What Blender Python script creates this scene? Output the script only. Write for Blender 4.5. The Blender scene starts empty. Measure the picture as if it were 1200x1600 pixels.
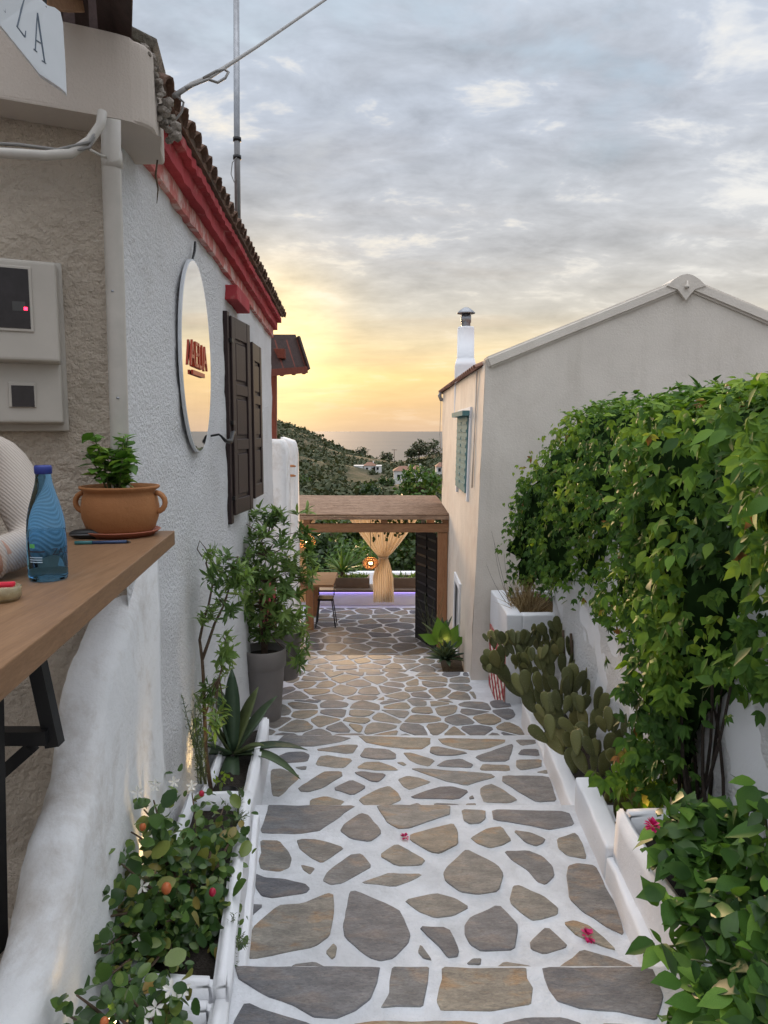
import bpy, bmesh, math, random
import numpy as np
from mathutils import Vector, Matrix, noise
random.seed(7); RNG = np.random.default_rng(11)
R = math.radians
S = bpy.context.scene
C = S.collection

# ------------------------------------------------------------------ camera, sky, sun, exposure
F = 1150.0                      # focal length in pixels of a 1200 x 1600 frame
TP = 127.0 / F
PITCH = math.atan(TP); SP, CP = math.sin(PITCH), math.cos(PITCH)
cam = bpy.data.cameras.new('camera'); cam_o = bpy.data.objects.new('camera', cam); C.objects.link(cam_o)
cam.sensor_fit = 'HORIZONTAL'; cam.sensor_width = 36.0; cam.lens = 36.0 * F / 1200.0
cam.clip_start = 0.05; cam.clip_end = 200000.0
cam_o.location = (0, 0, 0); cam_o.rotation_euler = (R(90) - PITCH, 0, 0)
S.camera = cam_o
S.view_settings.view_transform = 'Standard'; S.view_settings.look = 'None'
S.view_settings.gamma = 1.0; S.view_settings.use_curve_mapping = False
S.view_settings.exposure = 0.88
S.cycles.use_adaptive_sampling = True; S.cycles.adaptive_threshold = 0.025
S.cycles.max_bounces = 10; S.cycles.diffuse_bounces = 2; S.cycles.glossy_bounces = 2; S.cycles.transmission_bounces = 10; S.cycles.transparent_max_bounces = 6

SUN_AZ = R(-9.0); SUN_EL = R(6.0)
SUN_DIR = Vector((math.sin(SUN_AZ) * math.cos(SUN_EL), math.cos(SUN_AZ) * math.cos(SUN_EL), math.sin(SUN_EL)))
sun = bpy.data.lights.new('sun', 'SUN'); sun.energy = 2.0; sun.angle = R(12); sun.color = (1.0, 0.66, 0.38)
sun_o = bpy.data.objects.new('sun', sun); C.objects.link(sun_o)
sun_o.rotation_euler = (-SUN_DIR).to_track_quat('-Z', 'Y').to_euler()
sun_o.location = (-3, 20, 12)

def build_world():
    w = bpy.data.worlds.new('World'); S.world = w; w.use_nodes = True
    nt = w.node_tree; nt.nodes.clear()
    N = nt.nodes.new; L = nt.links.new
    def math_(op, a, b=None, clamp=False):
        n = N('ShaderNodeMath'); n.operation = op; n.use_clamp = clamp
        for i, x in enumerate((a, b)):
            if x is None: continue
            if isinstance(x, (int, float)): n.inputs[i].default_value = x
            else: L(x, n.inputs[i])
        return n.outputs[0]
    def mixc(f, a, b, mode='MIX'):
        n = N('ShaderNodeMix'); n.data_type = 'RGBA'; n.blend_type = mode
        for i, x in ((0, f), (6, a), (7, b)):
            if isinstance(x, (int, float)): n.inputs[i].default_value = x
            elif isinstance(x, tuple): n.inputs[i].default_value = x + (1,)
            else: L(x, n.inputs[i])
        return n.outputs[2]
    def ramp(f, stops, interp='LINEAR'):
        n = N('ShaderNodeValToRGB'); n.color_ramp.interpolation = interp
        e = n.color_ramp.elements
        while len(e) < len(stops): e.new(0.5)
        for el, (p, c) in zip(e, stops): el.position = p; el.color = tuple(c) + (1,)
        L(f, n.inputs[0]); return n.outputs[0]
    def nz(vec, scale, detail, rough, dist):
        n = N('ShaderNodeTexNoise'); L(vec, n.inputs['Vector'])
        n.inputs['Scale'].default_value = scale; n.inputs['Detail'].default_value = detail
        n.inputs['Roughness'].default_value = rough; n.inputs['Distortion'].default_value = dist
        return n.outputs[0]
    def comb(x, y, z):
        n = N('ShaderNodeCombineXYZ')
        for i, v in enumerate((x, y, z)):
            if isinstance(v, (int, float)): n.inputs[i].default_value = v
            else: L(v, n.inputs[i])
        return n.outputs[0]
    tc = N('ShaderNodeTexCoord'); d = tc.outputs['Generated']
    sep = N('ShaderNodeSeparateXYZ'); L(d, sep.inputs[0]); x, y, z = sep.outputs
    zp = math_('MAXIMUM', z, 0.0)
    inv = math_('DIVIDE', 1.0, math_('ADD', zp, 0.20))
    px = math_('MULTIPLY', x, inv); py = math_('MULTIPLY', y, inv)
    pv = comb(px, py, 0.0)
    pv2 = comb(math_('MULTIPLY', px, 0.8), math_('MULTIPLY', py, 1.15), 4.3)
    big = nz(pv, 1.7, 5, 0.58, 0.15)
    fine = nz(pv2, 5.5, 5, 0.62, 0.25)
    streak = nz(comb(math_('MULTIPLY', px, 0.35), math_('MULTIPLY', py, 1.3), 9.1), 2.2, 5, 0.55, 0.5)
    # elevation ramps, toward the sunset and away from it
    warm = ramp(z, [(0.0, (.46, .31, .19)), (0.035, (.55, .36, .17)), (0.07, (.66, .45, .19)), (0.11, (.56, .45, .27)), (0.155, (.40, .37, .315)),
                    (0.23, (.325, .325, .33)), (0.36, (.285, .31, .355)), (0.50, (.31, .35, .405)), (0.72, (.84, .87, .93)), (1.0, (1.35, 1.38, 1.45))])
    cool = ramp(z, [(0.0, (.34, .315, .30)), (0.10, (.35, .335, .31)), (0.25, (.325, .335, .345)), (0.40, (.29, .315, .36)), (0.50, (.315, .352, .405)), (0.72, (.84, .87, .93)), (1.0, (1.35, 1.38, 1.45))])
    dt = N('ShaderNodeVectorMath'); dt.operation = 'DOT_PRODUCT'; L(d, dt.inputs[0]); dt.inputs[1].default_value = tuple(SUN_DIR)
    sunf = math_('POWER', math_('ADD', math_('MULTIPLY', dt.outputs['Value'], 0.5), 0.5, True), 9.0)
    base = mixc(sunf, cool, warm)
    # glow of the hidden sun behind the cloud
    glow = math_('POWER', math_('MAXIMUM', dt.outputs['Value'], 0.0), 220.0)
    base = mixc(math_('MULTIPLY', glow, 0.85), base, (1.0, .76, .36))
    # cloud body: shaded undersides and bright edges
    shade = math_('ADD', math_('MULTIPLY', math_('SUBTRACT', big, 0.5), 1.3), math_('MULTIPLY', math_('SUBTRACT', fine, 0.5), 1.05))
    elevk = ramp(z, [(0.0, (.12,) * 3), (0.10, (.35,) * 3), (0.22, (.9,) * 3), (0.4, (1.,) * 3), (0.6, (.8,) * 3)])
    k = math_('ADD', 1.0, math_('MULTIPLY', shade, elevk))
    kk = comb(k, k, k)
    cloud = mixc(1.0, base, kk, 'MULTIPLY')
    # thin bright openings lit from behind
    opening = ramp(math_('ADD', math_('MULTIPLY', fine, 0.55), math_('MULTIPLY', big, 0.45)), [(0.545, (0,) * 3), (0.64, (1,) * 3)])
    hi = mixc(sunf, (.45, .475, .50), (.58, .52, .42))
    cloud = mixc(math_('MULTIPLY', math_('MULTIPLY', opening, elevk), 0.85), cloud, hi)
    # low streaks near the horizon
    st = ramp(streak, [(0.50, (0,) * 3), (0.66, (1,) * 3)])
    lowk = ramp(z, [(0.01, (0,) * 3), (0.05, (.8,) * 3), (0.15, (.9,) * 3), (0.25, (.2,) * 3)])
    cloud = mixc(math_('MULTIPLY', math_('MULTIPLY', st, lowk), 0.38), cloud, mixc(sunf, (.25, .24, .25), (.42, .31, .20)))
    # clear sky in the gaps
    sky = N('ShaderNodeTexSky'); sky.sky_type = 'NISHITA'; sky.sun_disc = False
    sky.sun_elevation = SUN_EL; sky.sun_rotation = SUN_AZ; sky.altitude = 150
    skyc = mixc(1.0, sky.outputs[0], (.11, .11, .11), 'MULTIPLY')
    gap = ramp(big, [(0.36, (1,) * 3), (0.47, (0,) * 3)])
    gapk = ramp(z, [(0.28, (0,) * 3), (0.42, (1,) * 3)])
    gapf = math_('MULTIPLY', math_('MULTIPLY', gap, gapk), 0.75)
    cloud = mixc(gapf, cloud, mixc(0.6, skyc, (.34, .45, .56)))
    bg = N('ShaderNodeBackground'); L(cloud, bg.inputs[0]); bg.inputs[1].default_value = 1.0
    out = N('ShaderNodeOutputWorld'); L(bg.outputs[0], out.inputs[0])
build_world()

# ------------------------------------------------------------------ helpers
def ray(u, v):
    xc = (u - 600) / F; yc = (800 - v) / F
    return Vector((xc, CP + yc * SP, -SP + yc * CP))
def at(u, v, Y):
    r = ray(u, v); return r * (Y / r.y)
def gz(u, v, Z):
    r = ray(u, v); return r * (Z / r.z)

def tag(o, label=None, cat=None, group=None, kind=None):
    if label: o['label'] = label
    if cat: o['category'] = cat
    if group: o['group'] = group
    if kind: o['kind'] = kind
    return o
def empty(name, loc=(0, 0, 0), label=None, cat=None, group=None):
    o = bpy.data.objects.new(name, None); C.objects.link(o); o.location = loc; o.empty_display_size = 0.1
    return tag(o, label, cat, group)
def link(name, me, mat, parent=None, smooth=False):
    if isinstance(mat, (list, tuple)):
        for m in mat: me.materials.append(m)
    elif mat is not None and len(me.materials) == 0: me.materials.append(mat)
    if smooth: me.shade_smooth()
    o = bpy.data.objects.new(name, me); C.objects.link(o)
    if parent is not None:
        o.parent = parent
        # geometry is written in world coordinates: cancel the parents' offset
        off = Vector(); p = parent
        while p is not None: off += p.location; p = p.parent
        o.location = -off
    return o
def raw(name, verts, faces, mat, parent=None, smooth=False):
    me = bpy.data.meshes.new(name); me.from_pydata([tuple(v) for v in verts], [], faces); me.update()
    return link(name, me, mat, parent, smooth)
def frombm(name, bm, mat, parent=None, smooth=False):
    bmesh.ops.recalc_face_normals(bm, faces=bm.faces[:])
    me = bpy.data.meshes.new(name); bm.to_mesh(me); bm.free()
    return link(name, me, mat, parent, smooth)
def hexa(bm, p):
    # p: 4 bottom points then 4 top points, same order
    vs = [bm.verts.new(q) for q in p]
    fs = []
    for f in ((3, 2, 1, 0), (4, 5, 6, 7), (0, 1, 5, 4), (1, 2, 6, 5), (2, 3, 7, 6), (3, 0, 4, 7)):
        fs.append(bm.faces.new([vs[i] for i in f]))
    return vs
def bx(bm, x0, x1, y0, y1, z0, z1):
    return hexa(bm, [(x0, y0, z0), (x1, y0, z0), (x1, y1, z0), (x0, y1, z0), (x0, y0, z1), (x1, y0, z1), (x1, y1, z1), (x0, y1, z1)])
def bevel(bm, w, seg=2):
    bmesh.ops.bevel(bm, geom=bm.edges[:], offset=w, segments=seg, affect='EDGES', profile=0.6)
def box(name, x0, x1, y0, y1, z0, z1, mat, parent=None, bev=0.0, seg=2):
    bm = bmesh.new(); bx(bm, x0, x1, y0, y1, z0, z1)
    if bev: bevel(bm, bev, seg)
    return frombm(name, bm, mat, parent)
def obox(name, c, ax, ay, az, mat, parent=None, bev=0.0):
    # oriented box: centre and three half-axes
    c, ax, ay, az = Vector(c), Vector(ax), Vector(ay), Vector(az)
    p = [c + ax * sx + ay * sy + az * sz for sz in (-1, 1) for sx, sy in ((-1, -1), (1, -1), (1, 1), (-1, 1))]
    bm = bmesh.new(); hexa(bm, p)
    if bev: bevel(bm, bev, 2)
    return frombm(name, bm, mat, parent)
def bar(name, a, b, w, t, mat, parent=None, bev=0.0, up=(0, 0, 1)):
    a, b = Vector(a), Vector(b); d = (b - a); L_ = d.length; d.normalize()
    s = d.cross(Vector(up)); 
    if s.length < 1e-4: s = d.cross(Vector((1, 0, 0)))
    s.normalize(); n = s.cross(d)
    return obox(name, (a + b) / 2, d * L_ / 2, s * w / 2, n * t / 2, mat, parent, bev)
def add_tube(bm, pts, rad, seg=8, cap=True):
    pts = [Vector(p) for p in pts]; n = len(pts)
    if isinstance(rad, (int, float)): rad = [rad] * n
    rings = []; prev = None
    for i, p in enumerate(pts):
        d = (pts[min(i + 1, n - 1)] - pts[max(i - 1, 0)]).normalized()
        if prev is None:
            s = d.cross(Vector((0.13, 0.31, 0.94)))
            if s.length < 0.1: s = d.cross(Vector((1, 0, 0)))
        else:
            s = prev - d * prev.dot(d)
        s.normalize(); prev = s; t = d.cross(s)
        rings.append([bm.verts.new(p + (s * math.cos(a) + t * math.sin(a)) * rad[i]) for a in [2 * math.pi * k / seg for k in range(seg)]])
    for i in range(n - 1):
        for k in range(seg):
            bm.faces.new((rings[i][k], rings[i][(k + 1) % seg], rings[i + 1][(k + 1) % seg], rings[i + 1][k]))
    if cap:
        bm.faces.new(rings[0][::-1]); bm.faces.new(rings[-1])
def tube(name, pts, rad, mat, parent=None, seg=8):
    bm = bmesh.new(); add_tube(bm, pts, rad, seg); return frombm(name, bm, mat, parent, True)
def add_lathe(bm, prof, c, seg=24):
    c = Vector(c); rings = []
    for r, z in prof:
        if r < 1e-5: rings.append([bm.verts.new(c + Vector((0, 0, z)))])
        else: rings.append([bm.verts.new(c + Vector((r * math.cos(2 * math.pi * k / seg), r * math.sin(2 * math.pi * k / seg), z))) for k in range(seg)])
    for a, b in zip(rings, rings[1:]):
        if len(a) == 1 and len(b) == 1: continue
        for k in range(seg):
            k2 = (k + 1) % seg
            if len(a) == 1: bm.faces.new((a[0], b[k2], b[k]))
            elif len(b) == 1: bm.faces.new((a[k], a[k2], b[0]))
            else: bm.faces.new((a[k], a[k2], b[k2], b[k]))
def lathe(name, prof, c, mat, parent=None, seg=24, smooth=True):
    bm = bmesh.new(); add_lathe(bm, prof, c, seg); return frombm(name, bm, mat, parent, smooth)
def weather(bm, amp=.005, maxlen=.09, scale=5.0):
    """hand-plastered unevenness on masonry blocks"""
    for _ in range(5):
        es = [e for e in bm.edges if e.calc_length() > maxlen]
        if not es: break
        bmesh.ops.subdivide_edges(bm, edges=es, cuts=1, use_grid_fill=True)
    for v in bm.verts:
        q = Vector(v.co) * scale; w = noise.noise_vector(q) + noise.noise_vector(q * 3.1) * .4
        v.co = v.co + w * amp
def fbm(p, s, o=4):
    return noise.fractal(Vector(p) * s, 0.6, 2.0, o)
def patch(name, c00, c10, c11, c01, nu, nv, amp, mat, parent=None, scale=3.0, hole=None, nrm=None, seed=0.0, fine=0.0):
    """plaster sheet between four corners, uneven by amp; hole = (s0, s1, t0, t1) leaves an opening"""
    c00, c10, c11, c01 = map(Vector, (c00, c10, c11, c01))
    us = [i / nu for i in range(nu + 1)]; vs_ = [j / nv for j in range(nv + 1)]
    if hole:
        s0, s1, t0, t1 = hole
        us = sorted(set(us) | {s0, s1}); vs_ = sorted(set(vs_) | {t0, t1})
    n = Vector(nrm) if nrm else (c10 - c00).cross(c01 - c00).normalized()
    V = []; Fs = []
    for t in vs_:
        for s in us:
            p = (c00 * (1 - s) + c10 * s) * (1 - t) + (c01 * (1 - s) + c11 * s) * t
            q = p + Vector((seed, seed * .7, 0))
            V.append(p + n * (amp * fbm(q, scale) + (fine * fbm(q, scale * 9, 2) if fine else 0)))
    W = len(us)
    for j in range(len(vs_) - 1):
        for i in range(W - 1):
            if hole and us[i] >= s0 - 1e-6 and us[i + 1] <= s1 + 1e-6 and vs_[j] >= t0 - 1e-6 and vs_[j + 1] <= t1 + 1e-6: continue
            a = j * W + i; Fs.append((a, a + 1, a + 1 + W, a + W))
    return raw(name, V, Fs, mat, parent, True)

# ------------------------------------------------------------------ materials
def newmat(name):
    m = bpy.data.materials.new(name); m.use_nodes = True
    nt = m.node_tree; b = nt.nodes['Principled BSDF']
    return m, nt, b
def setp(b, **kw):
    names = {'rough': 'Roughness', 'metal': 'Metallic', 'spec': 'Specular IOR Level', 'trans': 'Transmission Weight', 'ior': 'IOR', 'sheen': 'Sheen Weight', 'coat': 'Coat Weight'}
    for k, v in kw.items():
        b.inputs[names[k]].default_value = v
def noise_n(nt, scale, detail=6, rough=0.6, coord='Object', stretch=None, dist=0.0):
    tc = nt.nodes.new('ShaderNodeTexCoord'); n = nt.nodes.new('ShaderNodeTexNoise')
    n.inputs['Scale'].default_value = scale; n.inputs['Detail'].default_value = detail; n.inputs['Roughness'].default_value = rough
    n.inputs['Distortion'].default_value = dist
    src = tc.outputs[coord]
    if stretch:
        mp = nt.nodes.new('ShaderNodeMapping'); mp.inputs['Scale'].default_value = stretch
        nt.links.new(src, mp.inputs[0]); src = mp.outputs[0]
    nt.links.new(src, n.inputs['Vector'])
    return n.outputs[0]
def ramp_n(nt, f, stops):
    n = nt.nodes.new('ShaderNodeValToRGB'); e = n.color_ramp.elements
    while len(e) < len(stops): e.new(0.5)
    for el, (p, c) in zip(e, stops): el.position = p; el.color = tuple(c) + (1,)
    nt.links.new(f, n.inputs[0]); return n.outputs[0]
def mix_n(nt, f, a, b, mode='MIX'):
    n = nt.nodes.new('ShaderNodeMix'); n.data_type = 'RGBA'; n.blend_type = mode
    for i, x in ((0, f), (6, a), (7, b)):
        if isinstance(x, (int, float)): n.inputs[i].default_value = x
        elif isinstance(x, tuple): n.inputs[i].default_value = x + (1,)
        else: nt.links.new(x, n.inputs[i])
    return n.outputs[2]
def bump_n(nt, b, h, strength, dist=0.02):
    n = nt.nodes.new('ShaderNodeBump'); n.inputs['Strength'].default_value = strength; n.inputs['Distance'].default_value = dist
    nt.links.new(h, n.inputs['Height']); nt.links.new(n.outputs[0], b.inputs['Normal'])
def plaster(name, col, var=0.12, bscale=90, bstr=0.4, dirt=None, rough=0.85, bdist=0.01, dirt_lo=.52, dirt_hi=.75, dscale=1.7, streak=False):
    m, nt, b = newmat(name)
    n1 = noise_n(nt, 2.3, 6); n2 = noise_n(nt, bscale, 5, 0.65)
    lo = tuple(c * (1 - var) for c in col); hi = tuple(min(1, c * (1 + var * .5)) for c in col)
    c = ramp_n(nt, n1, [(0.3, lo), (0.7, hi)])
    if dirt:
        d = ramp_n(nt, noise_n(nt, dscale, 9, 0.7, dist=0.4), [(dirt_lo, (0,) * 3), (dirt_hi, (1,) * 3)])
        c = mix_n(nt, d, c, dirt)
    if streak:      # rain streaks and hairline cracks of old render
        sk = ramp_n(nt, noise_n(nt, 5.0, 6, .6, stretch=(1, 1, .12)), [(0.52, (1,) * 3), (0.72, (.93, .925, .915))])
        c = mix_n(nt, 1.0, c, sk, 'MULTIPLY')
        cr = ramp_n(nt, noise_n(nt, 1.6, 8, .7, dist=1.2), [(0.496, (1,) * 3), (0.5, (.80, .78, .75)), (0.504, (1,) * 3)])
        c = mix_n(nt, 0.5, c, mix_n(nt, 1.0, c, cr, 'MULTIPLY'))
    nt.links.new(c, b.inputs['Base Color']); setp(b, rough=rough, spec=0.25)
    bump_n(nt, b, n2, bstr, bdist)
    return m
def plain(name, col, rough=0.5, var=0.1, scale=20, metal=0.0, bstr=0.0, spec=0.4):
    m, nt, b = newmat(name)
    n = noise_n(nt, scale, 5)
    c = ramp_n(nt, n, [(0.3, tuple(x * (1 - var) for x in col)), (0.7, tuple(min(1, x * (1 + var)) for x in col))])
    nt.links.new(c, b.inputs['Base Color']); setp(b, rough=rough, metal=metal, spec=spec)
    if bstr: bump_n(nt, b, noise_n(nt, scale * 6, 4), bstr, 0.004)
    return m
def wood(name, a, bcol, stretch, scale=14, rough=0.5, bstr=0.15):
    m, nt, b = newmat(name)
    n = noise_n(nt, scale, 8, 0.65, stretch=stretch, dist=0.6)
    n2 = noise_n(nt, scale * 4, 5, 0.7, stretch=stretch)
    c = ramp_n(nt, n, [(0.28, a), (0.5, tuple((x + y) / 2 for x, y in zip(a, bcol))), (0.72, bcol)])
    c = mix_n(nt, 0.35, c, ramp_n(nt, n2, [(0.35, a), (0.65, bcol)]))
    nt.links.new(c, b.inputs['Base Color']); setp(b, rough=rough, spec=0.18)
    bump_n(nt, b, n2, bstr, 0.003)
    return m
def leafmat(name, stops, attr=True, trans=0.3, rough=0.45, spec=0.4):
    m, nt, b = newmat(name)
    if attr:
        a = nt.nodes.new('ShaderNodeAttribute'); a.attribute_name = 'tint'; f = a.outputs['Fac']
    else:
        a = nt.nodes.new('ShaderNodeObjectInfo'); f = a.outputs['Random']
    c = ramp_n(nt, f, stops)
    v = noise_n(nt, 30, 3)
    c = mix_n(nt, 0.35, c, mix_n(nt, 1.0, c, ramp_n(nt, v, [(0.3, (.55, .55, .55)), (0.7, (1.35, 1.3, 1.1))]), 'MULTIPLY'))
    nt.links.new(c, b.inputs['Base Color']); setp(b, rough=rough, spec=spec)
    if trans:
        t = nt.nodes.new('ShaderNodeBsdfTranslucent'); mx = nt.nodes.new('ShaderNodeMixShader'); mx.inputs[0].default_value = trans
        nt.links.new(mix_n(nt, 1.0, c, (1.25, 1.35, .7), 'MULTIPLY'), t.inputs[0])
        nt.links.new(b.outputs[0], mx.inputs[1]); nt.links.new(t.outputs[0], mx.inputs[2])
        nt.links.new(mx.outputs[0], nt.nodes['Material Output'].inputs[0])
    return m
def emit(name, col, strength):
    m, nt, b = newmat(name)
    b.inputs['Base Color'].default_value = col + (1,); b.inputs['Emission Color'].default_value = col + (1,); b.inputs['Emission Strength'].default_value = strength
    return m
def stone_mat():
    m, nt, b = newmat('slate_stone')
    oi = nt.nodes.new('ShaderNodeObjectInfo')
    base = ramp_n(nt, oi.outputs['Random'], [(0.0, (.115, .118, .134)), (0.18, (.175, .175, .183)), (0.36, (.25, .225, .18)), (0.50, (.13, .134, .15)), (0.64, (.215, .21, .20)), (0.8, (.275, .23, .17)), (1.0, (.155, .156, .168))])
    mp = nt.nodes.new('ShaderNodeMapping'); tc = nt.nodes.new('ShaderNodeTexCoord')
    nt.links.new(tc.outputs['Object'], mp.inputs[0]); mp.inputs['Scale'].default_value = (1.0, 2.6, 1.0)
    cmb = nt.nodes.new('ShaderNodeCombineXYZ'); nt.links.new(oi.outputs['Random'], cmb.inputs[2])
    ml = nt.nodes.new('ShaderNodeMath'); ml.operation = 'MULTIPLY'; ml.inputs[1].default_value = 3.0; nt.links.new(oi.outputs['Random'], ml.inputs[0]); nt.links.new(ml.outputs[0], cmb.inputs[2])
    nt.links.new(cmb.outputs[0], mp.inputs['Rotation'])
    def nn(scale, detail, rough, dist, loc=0.0):
        n = nt.nodes.new('ShaderNodeTexNoise'); n.inputs['Scale'].default_value = scale; n.inputs['Detail'].default_value = detail
        n.inputs['Roughness'].default_value = rough; n.inputs['Distortion'].default_value = dist; nt.links.new(mp.outputs[0], n.inputs['Vector']); return n.outputs[0]
    rust = ramp_n(nt, nn(5.0, 7, .62, 0.8), [(0.50, (0,) * 3), (0.62, (1,) * 3)])
    c = mix_n(nt, ramp_n(nt, oi.outputs['Random'], [(0.30, (.15,) * 3), (0.36, (.75,) * 3), (0.5, (.12,) * 3), (0.78, (.8,) * 3), (0.95, (.2,) * 3)]), base, mix_n(nt, rust, base, (.30, .175, .085)))
    grain = ramp_n(nt, nn(46, 8, .72, 1.0), [(0.3, (.60, .60, .61)), (0.7, (1.36, 1.35, 1.33))])
    c = mix_n(nt, 1.0, c, grain, 'MULTIPLY')
    blot = ramp_n(nt, nn(7, 5, .6, .3), [(0.3, (.66, .66, .69)), (0.7, (1.32, 1.32, 1.28))])
    c = mix_n(nt, 1.0, c, blot, 'MULTIPLY')
    nt.links.new(c, b.inputs['Base Color']); setp(b, rough=0.62, spec=0.35)
    bump_n(nt, b, nn(22, 8, .7, 1.5), 0.7, 0.008)
    return m

M = {}
M['stucco'] = plaster('spatter_stucco_white', (.87, .87, .88), 0.07, 60, 0.9, (.76, .75, .74), bdist=0.034, dirt_lo=.5, dirt_hi=.8)
M['smooth'] = plaster('smooth_whitewash', (.84, .845, .855), 0.09, 40, 0.35, (.47, .42, .37), dirt_lo=.50, dirt_hi=.74, dscale=2.4, bdist=.014)
M['paint'] = plaster('white_limewash', (.82, .83, .86), 0.07, 60, 0.25, (.60, .58, .55), dirt_lo=.60, dirt_hi=.85)
M['grout'] = plaster('white_painted_joint', (.72, .735, .77), 0.18, 55, 0.9, (.50, .51, .53), dirt_lo=.42, dirt_hi=.74, dscale=6.0)
M['beige'] = plaster('beige_trowelled_plaster', (.68, .58, .475), 0.12, 34, 1.0, (.50, .42, .34), bdist=0.05)
M['beige_smooth'] = plaster('beige_painted_beam', (.54, .475, .42), 0.08, 120, 0.35, (.50, .45, .40))
M['gable'] = plaster('warm_white_render', (.74, .68, .61), 0.07, 60, 0.4, (.65, .59, .52), dirt_lo=.48, dirt_hi=.8, streak=True)
M['side'] = plaster('cream_render', (.72, .65, .57), 0.10, 50, 0.4, (.60, .49, .41), dirt_lo=.5, dirt_hi=.8, streak=True)
M['red'] = plaster('weathered_red_paint', (.42, .055, .065), 0.25, 40, 0.5, (.52, .22, .20), dirt_lo=.55, dirt_hi=.70, dscale=6.0)
M['pink'] = plaster('faded_red_paint', (.55, .17, .15), 0.25, 40, 0.6, (.66, .48, .44), dirt_lo=.48, dirt_hi=.62, dscale=8.0)
M['tile'] = plaster('old_roof_tile', (.20, .12, .085), 0.35, 60, 0.6, (.10, .08, .065), dirt_lo=.45, dirt_hi=.65, dscale=7.0)
M['rubble'] = plaster('crumbling_mortar', (.34, .30, .26), 0.3, 30, 1.0, (.16, .14, .11), dirt_lo=.45, dirt_hi=.6, dscale=12.0, bdist=0.03)
M['stone'] = stone_mat()
M['soil'] = plaster('dark_soil', (.035, .028, .022), 0.4, 60, 1.0, bdist=0.02)
M['shutter'] = wood('brown_painted_wood', (.028, .019, .019), (.05, .034, .033), (8, 8, 1), 10, 0.42, 0.1)
M['counter'] = wood('oak_laminate', (.155, .085, .045), (.29, .17, .095), (14, 1, 14), 5, 0.42, 0.06)
M['timber'] = wood('honey_timber', (.17, .085, .045), (.36, .20, .11), (1, 8, 8), 5, 0.6, 0.2)
M['timber_v'] = wood('honey_timber_upright', (.22, .10, .05), (.40, .22, .12), (8, 8, 1), 5, 0.6, 0.2)
M['darkwood'] = wood('dark_brown_timber', (.03, .018, .016), (.075, .045, .04), (6, 1, 6), 7, 0.5, 0.2)
M['redwood'] = wood('red_brown_timber', (.12, .035, .025), (.22, .065, .045), (8, 8, 1), 7, 0.5, 0.2)
M['reed'] = wood('reed_thatch', (.13, .08, .055), (.46, .32, .23), (.7, 3.5, 3.5), 7, 0.9, 1.0)
M['black'] = plain('black_metal', (.012, .012, .013), 0.45, 0.2)
M['grey_pvc'] = plain('pale_grey_pvc', (.45, .42, .38), 0.4, 0.08, 12)
M['meter'] = plain('beige_polycarbonate', (.43, .395, .35), 0.38, 0.05, 8)
M['meter_lo'] = plain('dark_smoked_pane', (.018, .015, .018), 0.12, 0.3, 30)
M['mirror'] = newmat('silvered_mirror')[0]
_b = M['mirror'].node_tree.nodes['Principled BSDF']; setp(_b, metal=1.0, rough=0.015); _b.inputs['Base Color'].default_value = (.93, .92, .90, 1)
_tn = noise_n(M['mirror'].node_tree, 3.0, 3); M['mirror'].node_tree.links.new(ramp_n(M['mirror'].node_tree, _tn, [(0.3, (.90, .89, .87)), (0.7, (.95, .94, .92))]), _b.inputs['Base Color'])
M['letter'] = plain('red_acrylic', (.42, .05, .02), 0.35, 0.1)
M['steel'] = plain('galvanised_steel', (.30, .31, .33), 0.4, 0.15, 20, 0.8)
M['cable'] = plain('grey_cable', (.22, .21, .20), 0.6, 0.2)
M['terracotta'] = plaster('terracotta', (.36, .155, .06), 0.25, 60, 0.3, (.40, .205, .10), rough=0.7, dscale=5.0)
M['saucer'] = plaster('red_terracotta', (.33, .115, .07), 0.15, 60, 0.15, rough=0.6)
M['greypot'] = plain('taupe_plastic', (.21, .19, .18), 0.5, 0.06, 6, bstr=0.05)
M['whiteboard'] = plain('white_sign_board', (.62, .65, .68), 0.45, 0.05, 8)
M['ink'] = plain('slate_lettering', (.12, .15, .19), 0.6, 0.1)
M['teal'] = plain('teal_painted_wood', (.12, .24, .25), 0.9, 0.12, 14, spec=0.08)
M['glass_dark'] = plain('dark_window_glass', (.02, .025, .03), 0.06, 0.2)
M['curtain'] = plain('tan_linen', (.80, .68, .52), 0.9, 0.08, 40, bstr=0.3)
_nt = M['curtain'].node_tree; _t = _nt.nodes.new('ShaderNodeBsdfTranslucent'); _t.inputs[0].default_value = (.80, .66, .48, 1); _mx = _nt.nodes.new('ShaderNodeMixShader'); _mx.inputs[0].default_value = .45
_nt.links.new(_nt.nodes['Principled BSDF'].outputs[0], _mx.inputs[1]); _nt.links.new(_t.outputs[0], _mx.inputs[2]); _nt.links.new(_mx.outputs[0], _nt.nodes['Material Output'].inputs[0])
M['wicker'] = plain('wicker', (.42, .24, .12), 0.8, 0.25, 60)
M['bulb'] = emit('lit_bulb', (1.0, .62, .25), 40.0)
M['lens'] = emit('lit_lamp_lens', (1.0, .70, .32), 12.0)
M['led'] = emit('violet_led_strip', (.34, .24, 1.0), 2.0)
M['redled'] = emit('red_indicator', (1.0, .02, .06), 4.0)
M['brownbox'] = plain('brown_fibre_planter', (.15, .11, .085), 0.7, 0.12, 10)
M['bark'] = plain('bark', (.11, .075, .05), 0.9, 0.35, 30, bstr=0.6)
M['stem'] = plain('green_stem', (.10, .12, .05), 0.7, 0.25, 30)
M['ivy'] = leafmat('creeper_leaf', [(0.0, (.024, .06, .014)), (0.35, (.052, .125, .02)), (0.6, (.12, .22, .028)), (0.82, (.24, .35, .04)), (0.96, (.34, .38, .05)), (1.0, (.26, .12, .04))], rough=.6, spec=.22)
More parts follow.
